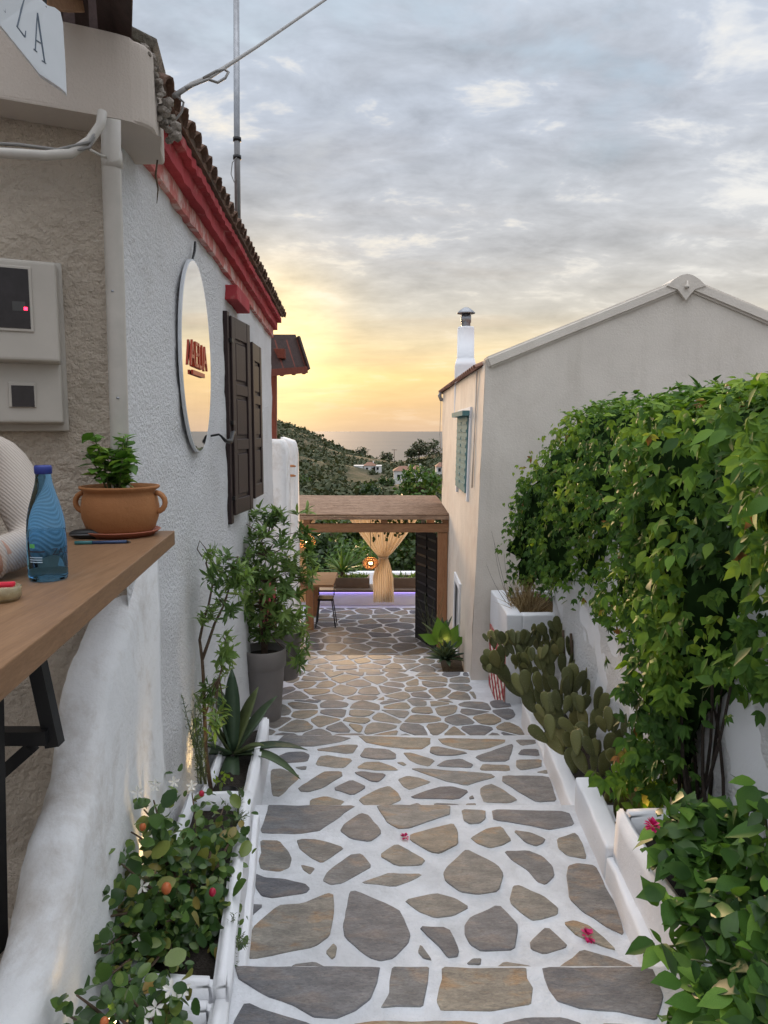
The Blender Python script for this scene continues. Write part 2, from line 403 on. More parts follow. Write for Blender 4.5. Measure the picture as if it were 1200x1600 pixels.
M['ivy_one'] = leafmat('creeper_leaf_large', [(0.0, (.03, .075, .016)), (0.4, (.06, .14, .025)), (0.8, (.13, .25, .035)), (1.0, (.20, .31, .05))], attr=False, rough=.6, spec=.22)
M['mira'] = leafmat('pointed_leaf', [(0.0, (.04, .10, .022)), (0.4, (.07, .165, .03)), (0.75, (.125, .26, .042)), (1.0, (.20, .35, .06))], attr=False, rough=.55, spec=.25)
M['carissa'] = leafmat('glossy_round_leaf', [(0.0, (.035, .08, .025)), (0.5, (.065, .135, .035)), (0.85, (.11, .20, .045)), (0.95, (.22, .24, .06)), (1.0, (.30, .20, .06))], attr=False, trans=0.15, rough=0.28)
M['shrub'] = leafmat('narrow_leaf', [(0.0, (.065, .125, .04)), (0.5, (.14, .235, .065)), (0.9, (.23, .34, .095)), (1.0, (.32, .37, .12))])
M['rosemary'] = leafmat('needle_leaf', [(0.0, (.06, .085, .045)), (1.0, (.15, .19, .10))])
M['basil'] = leafmat('basil_leaf', [(0.0, (.06, .14, .025)), (0.6, (.13, .27, .045)), (1.0, (.26, .40, .08))])
M['agave'] = leafmat('agave_leaf', [(0.0, (.035, .065, .035)), (0.6, (.06, .10, .05)), (1.0, (.11, .14, .05))], attr=False, trans=0.0, rough=0.5)
M['cactus'] = leafmat('prickly_pear_pad', [(0.0, (.075, .085, .03)), (0.5, (.11, .12, .042)), (0.85, (.155, .16, .055)), (1.0, (.19, .175, .06))], attr=False, trans=0.0, rough=0.6)
_nt = M['cactus'].node_tree; _b = _nt.nodes['Principled BSDF']; _v = _nt.nodes.new('ShaderNodeTexVoronoi'); _v.inputs['Scale'].default_value = 9.0; _tc = _nt.nodes.new('ShaderNodeTexCoord'); _nt.links.new(_tc.outputs['Object'], _v.inputs['Vector'])
_src = _b.inputs['Base Color'].links[0].from_socket; _nt.links.new(mix_n(_nt, ramp_n(_nt, _v.outputs['Distance'], [(0.10, (.8,) * 3), (0.2, (0,) * 3)]), _src, (.22, .19, .12)), _b.inputs['Base Color'])
M['aroid'] = leafmat('broad_leaf', [(0.0, (.06, .15, .03)), (1.0, (.12, .24, .04))], attr=False)
M['lime'] = leafmat('lime_leaf', [(0.0, (.22, .34, .03)), (1.0, (.34, .44, .05))])
M['drygrass'] = leafmat('dry_grass', [(0.0, (.16, .10, .05)), (0.6, (.32, .22, .12)), (1.0, (.45, .34, .20))], trans=0.2, rough=0.8)
M['tree'] = leafmat('tree_leaf', [(0.0, (.018, .038, .014)), (0.5, (.04, .075, .022)), (0.9, (.075, .12, .03)), (1.0, (.13, .15, .04))])
M['tree2'] = leafmat('fresh_tree_leaf', [(0.0, (.03, .07, .015)), (0.5, (.065, .14, .025)), (0.85, (.12, .20, .035)), (1.0, (.26, .22, .04))])
M['scrub'] = leafmat('hill_scrub', [(0.0, (.035, .05, .026)), (0.5, (.07, .085, .042)), (0.85, (.11, .11, .06)), (1.0, (.16, .135, .085))], trans=0.1, rough=0.8)
M['petal_w'] = plain('white_petal', (.78, .76, .70), 0.6, 0.05)
M['petal_p'] = plain('magenta_petal', (.62, .02, .16), 0.6, 0.15)
M['fruit'] = plain('orange_red_fruit', (.48, .13, .04), 0.35, 0.2)
M['fruit_r'] = plain('crimson_fruit', (.42, .015, .05), 0.35, 0.2)
M['rooftile'] = plaster('clay_roof_tiles', (.28, .155, .11), 0.3, 20, 0.5)
M['housewhite'] = plaster('far_house_white', (.72, .71, .70), 0.06, 20, 0.2)

# ------------------------------------------------------------------ levels of the stepped alley
ZN = [-1.70, -1.85, -2.00, -2.15, -2.30, -2.45]
VN = [1510, 1258, 1149, 1094, 1050, 1024]
YN = [gz(600, v, z).y for v, z in zip(VN, ZN)]
steps = [(-2.5, 0.35, -1.55), (0.35, YN[0], ZN[0])]
for k in range(1, 6): steps.append((YN[k - 1], YN[k], ZN[k]))
yy, zz = YN[5], ZN[5]
for k in range(4):
    zz -= 0.15; steps.append((yy, yy + 0.44, zz)); yy += 0.44
ZT = -3.2                                     # level of the lower terrace
YT = yy
def wall_x(Y): return -0.875 - 0.047 * (Y - 2.5)

bm = bmesh.new()
for (y0, y1, z) in steps:
    hexa(bm, [(-1.45, y0, z - .6), (1.34, y0, z - .6), (1.34, y1, z - .6), (-1.45, y1, z - .6),
              (-1.45, y0, z), (1.34, y0, z), (1.34, y1, z), (-1.45, y1, z)])
path = tag(frombm('path', bm, M['grout']), 'white jointed stepped stone path running down between the houses', 'path', kind='structure')
terrace = tag(box('terrace', -5.0, 3.6, YT, 15.2, ZT - .5, ZT, M['grout']), 'lower stone terrace under the pergola', 'terrace', kind='structure')

# ------------------------------------------------------------------ paving stones
def chaikin(p, r=0.22):
    out = []
    n = len(p)
    for i in range(n):
        a, b = p[i], p[(i + 1) % n]
        out.append((a[0] * (1 - r) + b[0] * r, a[1] * (1 - r) + b[1] * r)); out.append((a[0] * r + b[0] * (1 - r), a[1] * r + b[1] * (1 - r)))
    return out
def area(p): return 0.5 * sum(p[i][0] * p[(i + 1) % len(p)][1] - p[(i + 1) % len(p)][0] * p[i][1] for i in range(len(p)))
def roughen(p, step, amp):
    out = []
    n = len(p)
    for i in range(n):
        a, b = p[i], p[(i + 1) % n]; d = math.hypot(b[0] - a[0], b[1] - a[1]); k = max(1, int(d / step))
        for j in range(k):
            t = j / k; q = (a[0] + (b[0] - a[0]) * t, a[1] + (b[1] - a[1]) * t)
            w = noise.noise_vector(Vector((q[0] * 14, q[1] * 14, 3.1)))
            out.append((q[0] + w.x * amp, q[1] + w.y * amp))
    return out
def stone(poly, z, parent, smooth_=0.16, rough_=0.0065, step=0.035):
    if area(poly) < 0: poly = poly[::-1]
    p = roughen(chaikin(poly, smooth_), step, rough_)
    cx = sum(q[0] for q in p) / len(p); cy = sum(q[1] for q in p) / len(p)
    n = len(p); V = []
    tx, ty = random.uniform(-.004, .004), random.uniform(-.004, .004)
    h = random.uniform(0.002, 0.006)
    for (ins, dz) in ((0.0, -0.02), (0.0, h - .002), (0.0035, h)):
        for q in p:
            d = math.hypot(q[0] - cx, q[1] - cy) or 1; k = 1 - ins / d
            x, y = (q[0] - cx) * k, (q[1] - cy) * k
            V.append((x, y, dz + (x * tx + y * ty if dz > 0 else 0)))
    Fs = [(i, (i + 1) % n, n + (i + 1) % n, n + i) for i in range(n)] + [(n + i, n + (i + 1) % n, 2 * n + (i + 1) % n, 2 * n + i) for i in range(n)] + [tuple(range(2 * n, 3 * n))]
    o = raw('stone', V, Fs, M['stone'], parent)
    o.location = Vector(o.location) + Vector((cx, cy, z))
    return o
def clip(poly, nx, ny, c):
    out = []
    for i in range(len(poly)):
        a, b = poly[i], poly[(i + 1) % len(poly)]
        da = a[0] * nx + a[1] * ny - c; db = b[0] * nx + b[1] * ny - c
        if da <= 0: out.append(a)
        if da * db < 0:
            t = da / (da - db); out.append((a[0] + (b[0] - a[0]) * t, a[1] + (b[1] - a[1]) * t))
    return out
ZO = {'A': (340, 1240, .3), 'B': (680, 1240, .3), 'C': (400, 1120, 260 / 1200), 'D': (640, 1120, 260 / 1200)}
TRACED = {
 -1.70: ['A 85,905 845,905 835,980 800,1070 720,1130 620,1175 500,1165 400,1110 200,1030 110,970', 'A 910,907 1105,907 1095,1000 1075,1110 850,1120 890,1050',
  'B 38,914 320,914 480,919 485,960 510,1010 500,1100 300,1135 30,1130 15,1090', 'B 558,922 1140,932 1190,1050 1150,1180 950,1140 760,1125 640,1080 590,1020',
  'A 140,1087 330,1150 480,1200 600,1280 60,1280 85,1190', 'A 720,1195 1360,1190 1360,1300 700,1300', 'B 340,1205 480,1172 680,1175 760,1200 800,1300 330,1300', 'B 860,1195 1000,1200 1160,1240 1160,1330 860,1320'],
 -1.85: ['A 228,190 265,57 320,57 720,70 600,150 530,195 390,213 235,205', 'A 635,195 660,160 750,102 790,115 860,205 790,253 690,240', 'A 825,75 1215,78 1213,110 1133,137 1000,183 940,185 880,150',
  'A 220,243 320,245 370,300 387,340 380,385 320,408 225,395 210,345 230,300', 'A 412,245 440,236 520,240 665,280 600,330 545,365 480,335 430,295', 'A 435,372 510,390 480,422 445,400',
  'A 545,455 570,410 690,320 750,312 805,380 740,420 650,470 590,478', 'A 840,325 930,265 1000,300 1080,350 1060,375 930,378', 'A 1005,215 1133,180 1230,157 1250,200 1253,265 1160,313 1110,305 1000,245',
  'A 195,420 240,440 340,447 460,470 485,495 460,520 290,548 230,535 200,490', 'A 745,465 840,435 890,412 1080,418 990,465 920,487', 'A 150,575 240,580 150,665 120,640',
  'A 140,860 150,760 200,680 310,585 440,575 580,520 610,530 600,680 580,740 510,800 300,840 200,862', 'A 690,510 720,505 940,605 975,660 1005,735 990,780 920,860 850,875 790,860 660,750 655,690 670,600',
  'A 970,555 1133,520 1240,545 1318,595 1230,640 1133,650 1040,615', 'A 562,830 600,780 618,800 618,850 600,865', 'A 1045,692 1200,697 1265,820 1255,850 1200,858 1150,800', 'A 1057,785 1120,872 1075,862 1040,825',
  'A 390,892 510,872 565,903 560,940 380,940',
  'B 135,84 262,87 262,130 230,158 180,162 145,140', 'B 295,84 440,87 700,94 725,165 640,185 590,194 480,165 305,140', 'B 177,230 280,178 350,173 400,245 350,272 280,287 220,265',
  'B 405,195 500,205 575,240 565,262 530,277 470,255', 'B 630,235 725,205 750,225 790,320 785,342 690,325 640,285', 'B 40,420 60,385 150,300 180,300 330,375 357,420 330,510 220,530 130,515 50,460',
  'B 358,300 480,295 560,330 610,375 623,430 575,477 530,460 480,400 400,350', 'B 690,375 740,363 835,375 880,470 955,620 985,742 880,690 760,610 700,550 685,440',
  'B 385,545 410,480 440,478 560,530 645,595 640,630 560,655 500,662 450,630 400,580', 'B 150,690 180,650 330,582 430,680 430,730 415,815 240,828 180,790 155,740', 'B 495,775 580,690 690,790 680,805 560,838 500,815',
  'B 665,675 720,663 800,690 870,745 940,818 880,800 740,745', 'B 160,890 190,860 240,862 235,897', 'B 315,910 360,875 480,890 540,915 540,950 310,950', 'B 655,895 760,810 880,840 1010,885 1065,930 1060,975 660,975 650,920'],
 -2.00: ['C 140,190 200,138 560,138 690,152 600,185 430,213 170,218', 'C 735,147 1260,152 1255,195 1200,235 1080,235 900,210 790,185', 'D 200,154 690,162 690,185 560,230 470,245 330,225 240,200', 'D 760,164 910,167 915,195 800,210',
  'C 410,240 650,200 745,205 690,272', 'C 745,290 790,225 960,240 1010,270 1010,305 880,312', 'C 1060,260 1120,258 1300,315 1245,360 1170,345 1100,310', 'C 120,300 230,255 340,250 395,275 370,325 150,337',
  'C 425,350 460,285 520,275 705,310 640,370 560,370', 'C 730,360 790,325 900,325 1000,365 1030,387 880,390 740,375', 'C 1010,330 1060,327 1085,345 1060,355', 'C 280,365 370,360 365,382 330,382',
  'C 110,380 180,370 330,428 170,578 120,570 105,480', 'C 305,515 480,400 620,395 620,430 480,515 380,548 320,540', 'C 705,405 760,397 945,415 880,472 830,468', 'C 548,522 690,452 800,508 700,570',
  'C 735,600 880,520 960,498 1020,545 1055,600 960,640 830,648 770,635', 'C 1020,450 1090,425 1190,440 1270,475 1110,530 1060,505', 'C 390,600 500,570 635,610 610,640 610,670 385,670',
  'D 5,375 60,373 590,412 620,435 500,470 410,500 240,460 100,410', 'D 145,260 155,220 210,220 430,262 330,280 200,283', 'D 470,290 560,255 740,195 745,215 715,325 520,325', 'D 775,275 810,235 930,232 942,287',
  'D 185,358 260,315 370,305 460,345 445,370', 'D 505,375 530,340 720,350 725,395 520,387', 'D 770,312 955,310 950,365 800,388 768,360', 'D 915,403 990,383 995,412', 'D 670,425 1000,430 1030,500 1065,610 920,620 780,540 665,470',
  'D 5,575 210,505 300,502 430,535 350,600 30,590', 'D 510,520 540,495 600,483 790,600 720,622 540,622 510,560', 'D 425,580 450,567 468,590 430,595', 'D 405,630 480,625 470,670 405,670', 'D 1000,650 1030,645 1110,672 1060,685', 'D 170,620 350,630 355,672 200,672', 'D 0,640 60,622 110,655 100,672 0,672'],
}
for z, polys in TRACED.items():
    k = ZN.index(z)
    ylo = YN[k - 1] + 0.006 if k else 0.4
    for s in polys:
        a = s.split(); ox, oy, sc = ZO[a[0]]
        pts = []
        for q in a[1:]:
            x, y = map(float, q.split(',')); w = gz(ox + x * sc, oy + y * sc, z); pts.append((w.x, w.y))
        # clip to its own tread: flush with the nosing at the far end
        flush = any(p[1] > YN[k] - 0.03 for p in pts)
        if flush: pts = [(p[0], min(p[1], YN[k] - 0.004) if p[1] < YN[k] - 0.04 else YN[k] - 0.004) for p in pts]
        pts = clip(pts, 0, -1, -ylo)
        if len(pts) > 2 and abs(area(pts)) > 2e-4:
            stone(pts, z, path, 0.13 if not flush else 0.06)
def voronoi(x0, x1, y0, y1, z, parent, dx, dy, gap, seed, keep=None):
    rng = random.Random(seed); pts = []; j = 0
    y = y0 - dy
    while y < y1 + dy:
        x = x0 - dx + (j % 2) * dx * .5
        while x < x1 + dx:
            pts.append((x + rng.uniform(-.42, .42) * dx, y + rng.uniform(-.40, .40) * dy)); x += dx * rng.uniform(.75, 1.3)
        y += dy; j += 1
    for i, p in enumerate(pts):
        if not (x0 - dx * .3 < p[0] < x1 + dx * .3 and y0 - dy * .3 < p[1] < y1 + dy * .3): continue
        poly = [(x0, y0), (x1, y0), (x1, y1), (x0, y1)]
        for q in pts:
            if q is p: continue
            ddx, ddy = q[0] - p[0], (q[1] - p[1])
            d = math.hypot(ddx, ddy)
            if d > 4 * dx: continue
            nx, ny = ddx / d, ddy / d; g = gap * rng.uniform(.6, 1.25)
            poly = clip(poly, nx, ny, nx * (p[0] + q[0]) / 2 + ny * (p[1] + q[1]) / 2 - g)
            if len(poly) < 3: break
        if len(poly) < 3 or area(poly) < 0.0035: continue
        if keep and not keep(p[0], p[1]): continue
        stone(poly, z, parent, 0.2, 0.006)
def keep_path(x, y): return -1.02 < x < 1.0
for k in (3, 4, 5):
    xr = (1.0, .80, .72)[k - 3]
    voronoi(-.86 - .06 * (k - 3), xr, YN[k - 1] + .01, YN[k] - .004, ZN[k], path, .235, .155, .0125, 40 + k)
voronoi(-.6, .95, 0.4, gz(600, 1610, -1.7).y - .03, -1.70, path, .34, .30, .022, 77)
voronoi(-1.35, 1.0, 10.1, 13.1, ZT, terrace, .36, .30, .020, 99)
for i, (y0, y1, z) in enumerate(steps[-4:]):
    voronoi(-.9, .7, y0 + .01, y1 - .004, z, path, .33, .2, .02, 120 + i)

# ------------------------------------------------------------------ left house
house = empty('house', (wall_x(2.5), 2.5, -2.0), 'white stucco house with red cornice and brown shutters on the left', 'house')
YC, YF = 2.5, 7.25
ZE = 0.93
def zup(Y): return .017 * max(0, YF - Y)      # the eave line rises slightly toward the near end
ZE0 = ZE #                                         # underside of the cornice
def wp(Y, Z, out=0.0): return Vector((wall_x(Y) + out, Y, Z))
HY0, HY1, HZ0, HZ1 = 4.62, 5.32, -.50, .66         # window opening
s0, s1 = (HY0 - 2.72) / (YF - 2.72), (HY1 - 2.72) / (YF - 2.72)
t0, t1 = (HZ0 + 2.7) / (ZE + .1 + 2.7), (HZ1 + 2.7) / (ZE + .1 + 2.7)
patch('side_wall', wp(2.72, -2.7), wp(YF, -2.7), wp(YF, ZE + .1), wp(2.72, ZE + .17), 90, 90, 0.012, M['stucco'], house, 2.2, (s0, s1, t0, t1), fine=0.003)
# corner strip and smooth lower front part of the same wall
patch('corner_strip', wp(2.46, -2.7), wp(2.724, -2.7, .002), wp(2.724, ZE + .17, .002), wp(2.46, ZE + .17), 12, 90, 0.010, M['stucco'], house, 2.2, fine=0.003)
# window reveal and dark pane
bm = bmesh.new()
a, b_, c_, d_ = wp(HY0, HZ0), wp(HY1, HZ0), wp(HY1, HZ1), wp(HY0, HZ1)
inn = Vector((-.16, 0, 0)); out = Vector((.012, 0, 0))
q = [bm.verts.new(p + out) for p in (a, b_, c_, d_)] + [bm.verts.new(p + inn) for p in (a, b_, c_, d_)]
for i in range(4): bm.faces.new((q[i], q[(i + 1) % 4], q[4 + (i + 1) % 4], q[4 + i]))
win = frombm('window', bm, M['smooth'], house)
raw('pane', [a + inn * .9, b_ + inn * .9, c_ + inn * .9, d_ + inn * .9], [(0, 1, 2, 3)], M['glass_dark'], win)
for Y in (HY0 + .02, (HY0 + HY1) / 2, HY1 - .02):
    bar('frame', wp(Y, HZ0, -.125), wp(Y, HZ1, -.125), .04, .03, M['shutter'], win)
# front wall with the meter
fd = Vector((-2.07, -1.0, 0)).normalized()
cor = Vector((wall_x(2.5) - .01, 2.49, 0))
fl = cor + fd * 2.4
patch('front_wall', Vector((fl.x, fl.y, -2.4)), Vector((cor.x, cor.y, -2.4)), Vector((cor.x, cor.y, 1.2)), Vector((fl.x, fl.y, 1.2)), 70, 90, 0.012, M['beige'], house, 3.0, fine=0.006, nrm=(fd.y, -fd.x, 0))
fn = Vector((-fd.y, fd.x, 0)); fn = fn if fn.y < 0 else -fn       # toward the camera
# far and back walls, closed volume
raw('end_wall', [wp(YF, -3.6), wp(YF, 1.05), Vector((-3.6, YF, 1.9)), Vector((-4.2, YF, -3.6))], [(0, 1, 2, 3)], M['stucco'], house)
# cornice: three stepped courses
def course(name, y0, y1, z0, z1, out, mat, n=44, amp=.006, tooth=0.0):
    V = []; Fs = []
    for i in range(n + 1):
        Y = y0 + (y1 - y0) * i / n
        w = amp * fbm((Y, z0 * 5, 2), 6) + (tooth * ((i % 2) - .5))
        k0 = zup(Y)
        V += [wp(Y, z0 + k0 + w * .7, -.02), wp(Y, z0 + k0 + w * .7, out + w), wp(Y, z1 + k0 + w * .4, out + w), wp(Y, z1 + k0 + w * .4, -.02)]
    for i in range(n):
        for k in range(4): Fs.append((4 * i + k, 4 * i + (k + 1) % 4, 4 * i + 4 + (k + 1) % 4, 4 * i + 4 + k))
    Fs.append((0, 1, 2, 3)); Fs.append(tuple(4 * n + k for k in (3, 2, 1, 0)))
    return raw(name, V, Fs, mat, house)
course('cornice', 2.62, YF + .03, ZE - .03, ZE + .045, .03, M['pink'], 60, .007)
course('cornice', 2.62, YF + .06, ZE + .045, ZE + .115, .07, M['red'], 60, .006, .002)
course('cornice', 2.62, YF + .08, ZE + .115, ZE + .155, .105, M['red'], 90, .005, .005)
# roof deck and barrel tiles
roof = raw('roof', [wp(2.62, ZE + .166 + zup(2.62), .12), wp(YF + .1, ZE + .166, .12), Vector((-3.6, YF + .1, 2.1)), Vector((-3.6, 2.62, 2.1)),
                    wp(2.62, ZE + .20 + zup(2.62), .12), wp(YF + .1, ZE + .20, .12), Vector((-3.6, YF + .1, 2.14)), Vector((-3.6, 2.62, 2.14))],
           [(3, 2, 1, 0), (4, 5, 6, 7), (0, 1, 5, 4), (1, 2, 6, 5), (2, 3, 7, 6), (3, 0, 4, 7)], M['tile'], house)
slope = Vector((-2.62, 0, 1.0)).normalized()
def tile_mesh(k):
    rng = random.Random(k); V = []; Fs = []; n = 6; Lt = .36
    for e in (0, 1):
        for sgn, rr in ((1, 1.0), (1, .84)):
            for i in range(n + 1):
                a = math.pi * i / n; r_ = (.056 if e == 0 else .047) * rr
                V.append((-.02 + Lt * e + rng.uniform(-.004, .004), math.cos(a) * r_, math.sin(a) * r_ * .85))
    m_ = n + 1
    for i in range(n):
        Fs += [(i, i + 1, 2 * m_ + i + 1, 2 * m_ + i), (m_ + i + 1, m_ + i, 3 * m_ + i, 3 * m_ + i + 1), (i + 1, i, m_ + i, m_ + i + 1)]
    me = bpy.data.meshes.new('roof_tile'); me.from_pydata(V, [], Fs); me.update(); me.materials.append(M['tile']); return me
tms = [tile_mesh(k) for k in range(4)]
nY = 38
for i in range(nY):
    Y = 2.70 + (YF + .06 - 2.70) * i / (nY - 1)
    for r in range(3):
        o = bpy.data.objects.new('roof_tile', random.choice(tms)); C.objects.link(o); o.parent = house
        base = wp(Y, ZE + .178 + zup(Y), .115) + slope * (.30 * r) + Vector((0, random.uniform(-.012, .012), random.uniform(-.004, .012)))
        m_ = Matrix((slope, Vector((0, 1, 0)), slope.cross(Vector((0, 1, 0))))).transposed()
        if m_.col[2].z < 0: m_ = Matrix((slope, Vector((0, -1, 0)), slope.cross(Vector((0, -1, 0))))).transposed()
        o.rotation_euler = (m_ @ Matrix.Rotation(random.uniform(-.05, .05), 3, 'Z')).to_euler()
        o.location = base - house.location
# crumbling rubble at the near end of the eave
V = []; 
bm = bmesh.new()
rr = random.Random(5)
for i in range(120):
    t = rr.random(); c0 = at(222 + 46 * t + rr.uniform(-9, 9), 80 + 130 * t + rr.uniform(-14, 14), 2.46 + .20 * t + rr.uniform(-.03, .03))
    s_ = rr.uniform(.007, .024)
    bmesh.ops.create_icosphere(bm, subdivisions=1, radius=s_, matrix=Matrix.Translation(c0) @ Matrix.Rotation(rr.uniform(0, 3), 4, 'X') @ Matrix.Diagonal((1, rr.uniform(.5, 1.2), rr.uniform(.4, 1), 1)))
rub = frombm('rubble', bm, M['rubble'], house); tag(rub, 'crumbling mortar and broken tile at the eave end', kind='stuff')
pa_, pb_ = at(192, 68, 2.62), at(250, 96, 2.72); obox('cap_slab', (pa_ + pb_) / 2, (pb_ - pa_) / 2, Vector((-.02, .12, 0)), Vector((.008, 0, .016)), M['rubble'], house, .006)
# painted beam over the front wall, rounded at the alley corner
bmz0, bmz1 = .945, 1.19
front = [cor + fn * .26 + fd * 2.4, cor + fn * .26 - fd * .02, ]
pl = [cor + fd * 2.4, cor + fn * .15 + fd * 2.4]
c1 = cor + fn * .15 - fd * .09; c2 = Vector((wall_x(2.62) + .11, 2.74, 0))
for k in range(7):
    t = k / 6; p0 = c1 + (cor + fn * .15 + fd * .04 - c1) * (1 - t) if False else None
arc = []
A0 = cor + fn * .15 + fd * .03; A1 = cor + fn * .15 - fd * .14; A2 = Vector((wall_x(2.5) + .135, 2.50, 0))
for k in range(8):
    t = k / 7; arc.append(A0 * (1 - t) ** 2 + A1 * 2 * t * (1 - t) + A2 * t * t)
pl += arc + [Vector((wall_x(2.74) + .10, 2.76, 0)), Vector((wall_x(2.74) - .03, 2.76, 0))]
n = len(pl); bm = bmesh.new()
lo = [bm.verts.new(Vector((p.x, p.y, bmz0 + (.0 if i < 6 else -.0)))) for i, p in enumerate(pl)]
hi = [bm.verts.new(Vector((p.x, p.y, bmz1))) for p in pl]
for i in range(n): bm.faces.new((lo[i], lo[(i + 1) % n], hi[(i + 1) % n], hi[i]))
bm.faces.new(lo[::-1]); bm.faces.new(hi)
es = [e for e in bm.edges if abs(e.verts[0].co.z - e.verts[1].co.z) < 1e-5]
bmesh.ops.bevel(bm, geom=es, offset=.018, segments=3, affect='EDGES', profile=.6)
frombm('lintel_beam', bm, M['beige_smooth'], house)
# red beam end under the eave
pb = wp(4.89, .842)
obox('beam_end', pb + Vector((.025, .0, 0)), Vector((.055, 0, 0)), Vector((-.047 * .28, .28, 0)), Vector((0, 0, .044)), M['red'], house, .006)

# drain pipe and cables on the corner
pp = [at(173, 185, 2.30), at(174, 260, 2.34), at(180, 450, 2.36), at(187, 690, 2.38), at(190, 800, 2.39), Vector((at(190, 800, 2.39).x, 2.39, -.37))]
tube('downpipe', pp, .0285, M['grey_pvc'], house, 16)
tube('downpipe_sleeve', [at(174, 236, 2.335), at(175, 262, 2.342)], .031, M['grey_pvc'], house, 16)
tube('conduit', [at(-60, 236, 2.06), at(20, 240, 2.10), at(70, 243, 2.14), at(110, 240, 2.18), at(140, 220, 2.22), at(157, 195, 2.24), at(160, 175, 2.25)], .0135, M['grey_pvc'], house, 12)
for dv in (0, 8):
    tube('cable', [at(-60, 222 + dv, 2.08), at(30, 226 + dv, 2.12), at(90, 234 + dv, 2.16), at(140, 222 + dv, 2.20), at(158, 190, 2.25)], .0045, M['cable'], house, 6)
tube('cable', [at(140, 234, 2.2), at(156, 242, 2.26), at(166, 246, 2.31)], .004, M['grey_pvc'], house, 6)
for k, (u, v) in enumerate(((176, 455), (184, 622))):
    p = at(u, v, 2.335); lathe('pipe_screw', [(0, -.004), (.005, -.003), (.005, .003), (0, .004)], p, M['steel'], house, 8)

# shutters
def shutter(hinge, free, z0, z1, face_n):
    """panelled leaf from hinge to free edge (plan points)"""
    h, f = Vector((hinge[0], hinge[1], 0)), Vector((free[0], free[1], 0)); d = (f - h); w = d.length; d.normalize()
    nrm = Vector((d.y, -d.x, 0)); nrm = nrm if nrm.dot(face_n) > 0 else -nrm
    def P(s, z, o): return h + d * s + nrm * o + Vector((0, 0, z))
    def slab(name, s_0, s_1, za, zb, o0, o1, parent, bev=.004):
        bm = bmesh.new(); hexa(bm, [P(s_0, za, o0), P(s_1, za, o0), P(s_1, za, o1), P(s_0, za, o1), P(s_0, zb, o0), P(s_1, zb, o0), P(s_1, zb, o1), P(s_0, zb, o1)])
        if bev: bevel(bm, bev, 1)
        return frombm(name, bm, M['shutter'], parent)
    body = slab('shutter', 0, w, z0, z1, -.008, .008, house)
    st = .075
    slab('stile', 0, st, z0, z1, .0075, .022, body); slab('stile', w - st, w, z0, z1, .0075, .022, body)
    H = z1 - z0
    rails = [0, .36, .655, 1.0]; rh = [.10, .07, .07, .13]
    zr = [(z0, z0 + .10), (z0 + H * .36 - .035, z0 + H * .36 + .035), (z0 + H * .64 - .035, z0 + H * .64 + .035), (z1 - .13, z1)]
    for a_, b2 in zr: slab('rail', st, w - st, a_, b2, .0075, .0205, body)
    for (a_, b2), (c2_, d2) in zip(zr, zr[1:]):
        slab('panel', st + .022, w - st - .022, b2 + .022, c2_ - .022, .0075, .017, body, .007)
    return body, P
nX = Vector((1, 0, 0))
h1 = wp(4.60, 0, .02); e1 = at(388, 640, 5.02)
sh1, P1 = shutter((h1.x, h1.y), (e1.x, e1.y), -.53, .70, Vector((1, -1, 0)))
bar('jamb', wp(4.575, -.58, .012), wp(4.575, .72, .012), .07, .03, M['shutter'], house, .004, up=(1, 0, 0))
h2 = at(392, 640, 5.42); e2 = at(405.5, 640, 5.82)
sh2, P2 = shutter((h2.x, h2.y), (e2.x, e2.y), -.50, .64, Vector((1, -1, 0)))
for z in (-.42, .05, .55):
    b_ = obox('hinge', wp(4.60, z, .035), Vector((.012, 0, 0)), Vector((0, .03, 0)), Vector((0, 0, .012)), M['black'], sh1)
obox('latch', Vector((e1.x - .03, e1.y - .12, -.18)), Vector((.012, -.012, 0)), Vector((.012, .02, 0)), Vector((0, 0, .035)), M['black'], sh1, .003)
# iron stay beside the mirror
tube('shutter_stay', [wp(4.54, -.012, .05), wp(4.40, -.015, .065), wp(4.22, -.03, .09), wp(4.10, -.06, .10), wp(4.02, -.055, .085), wp(3.98, -.03, .07), wp(4.02, -.02, .05), wp(4.04, -.03, -.01)], [.014, .013, .011, .014, .010, .006, .006, .006], M['black'], house, 8)
# red door foot behind the big pot
box('door', wall_x(6.1) - .02, wall_x(6.1) + .035, 6.0, 6.75, -2.3, -1.35, M['red'], house, .004)

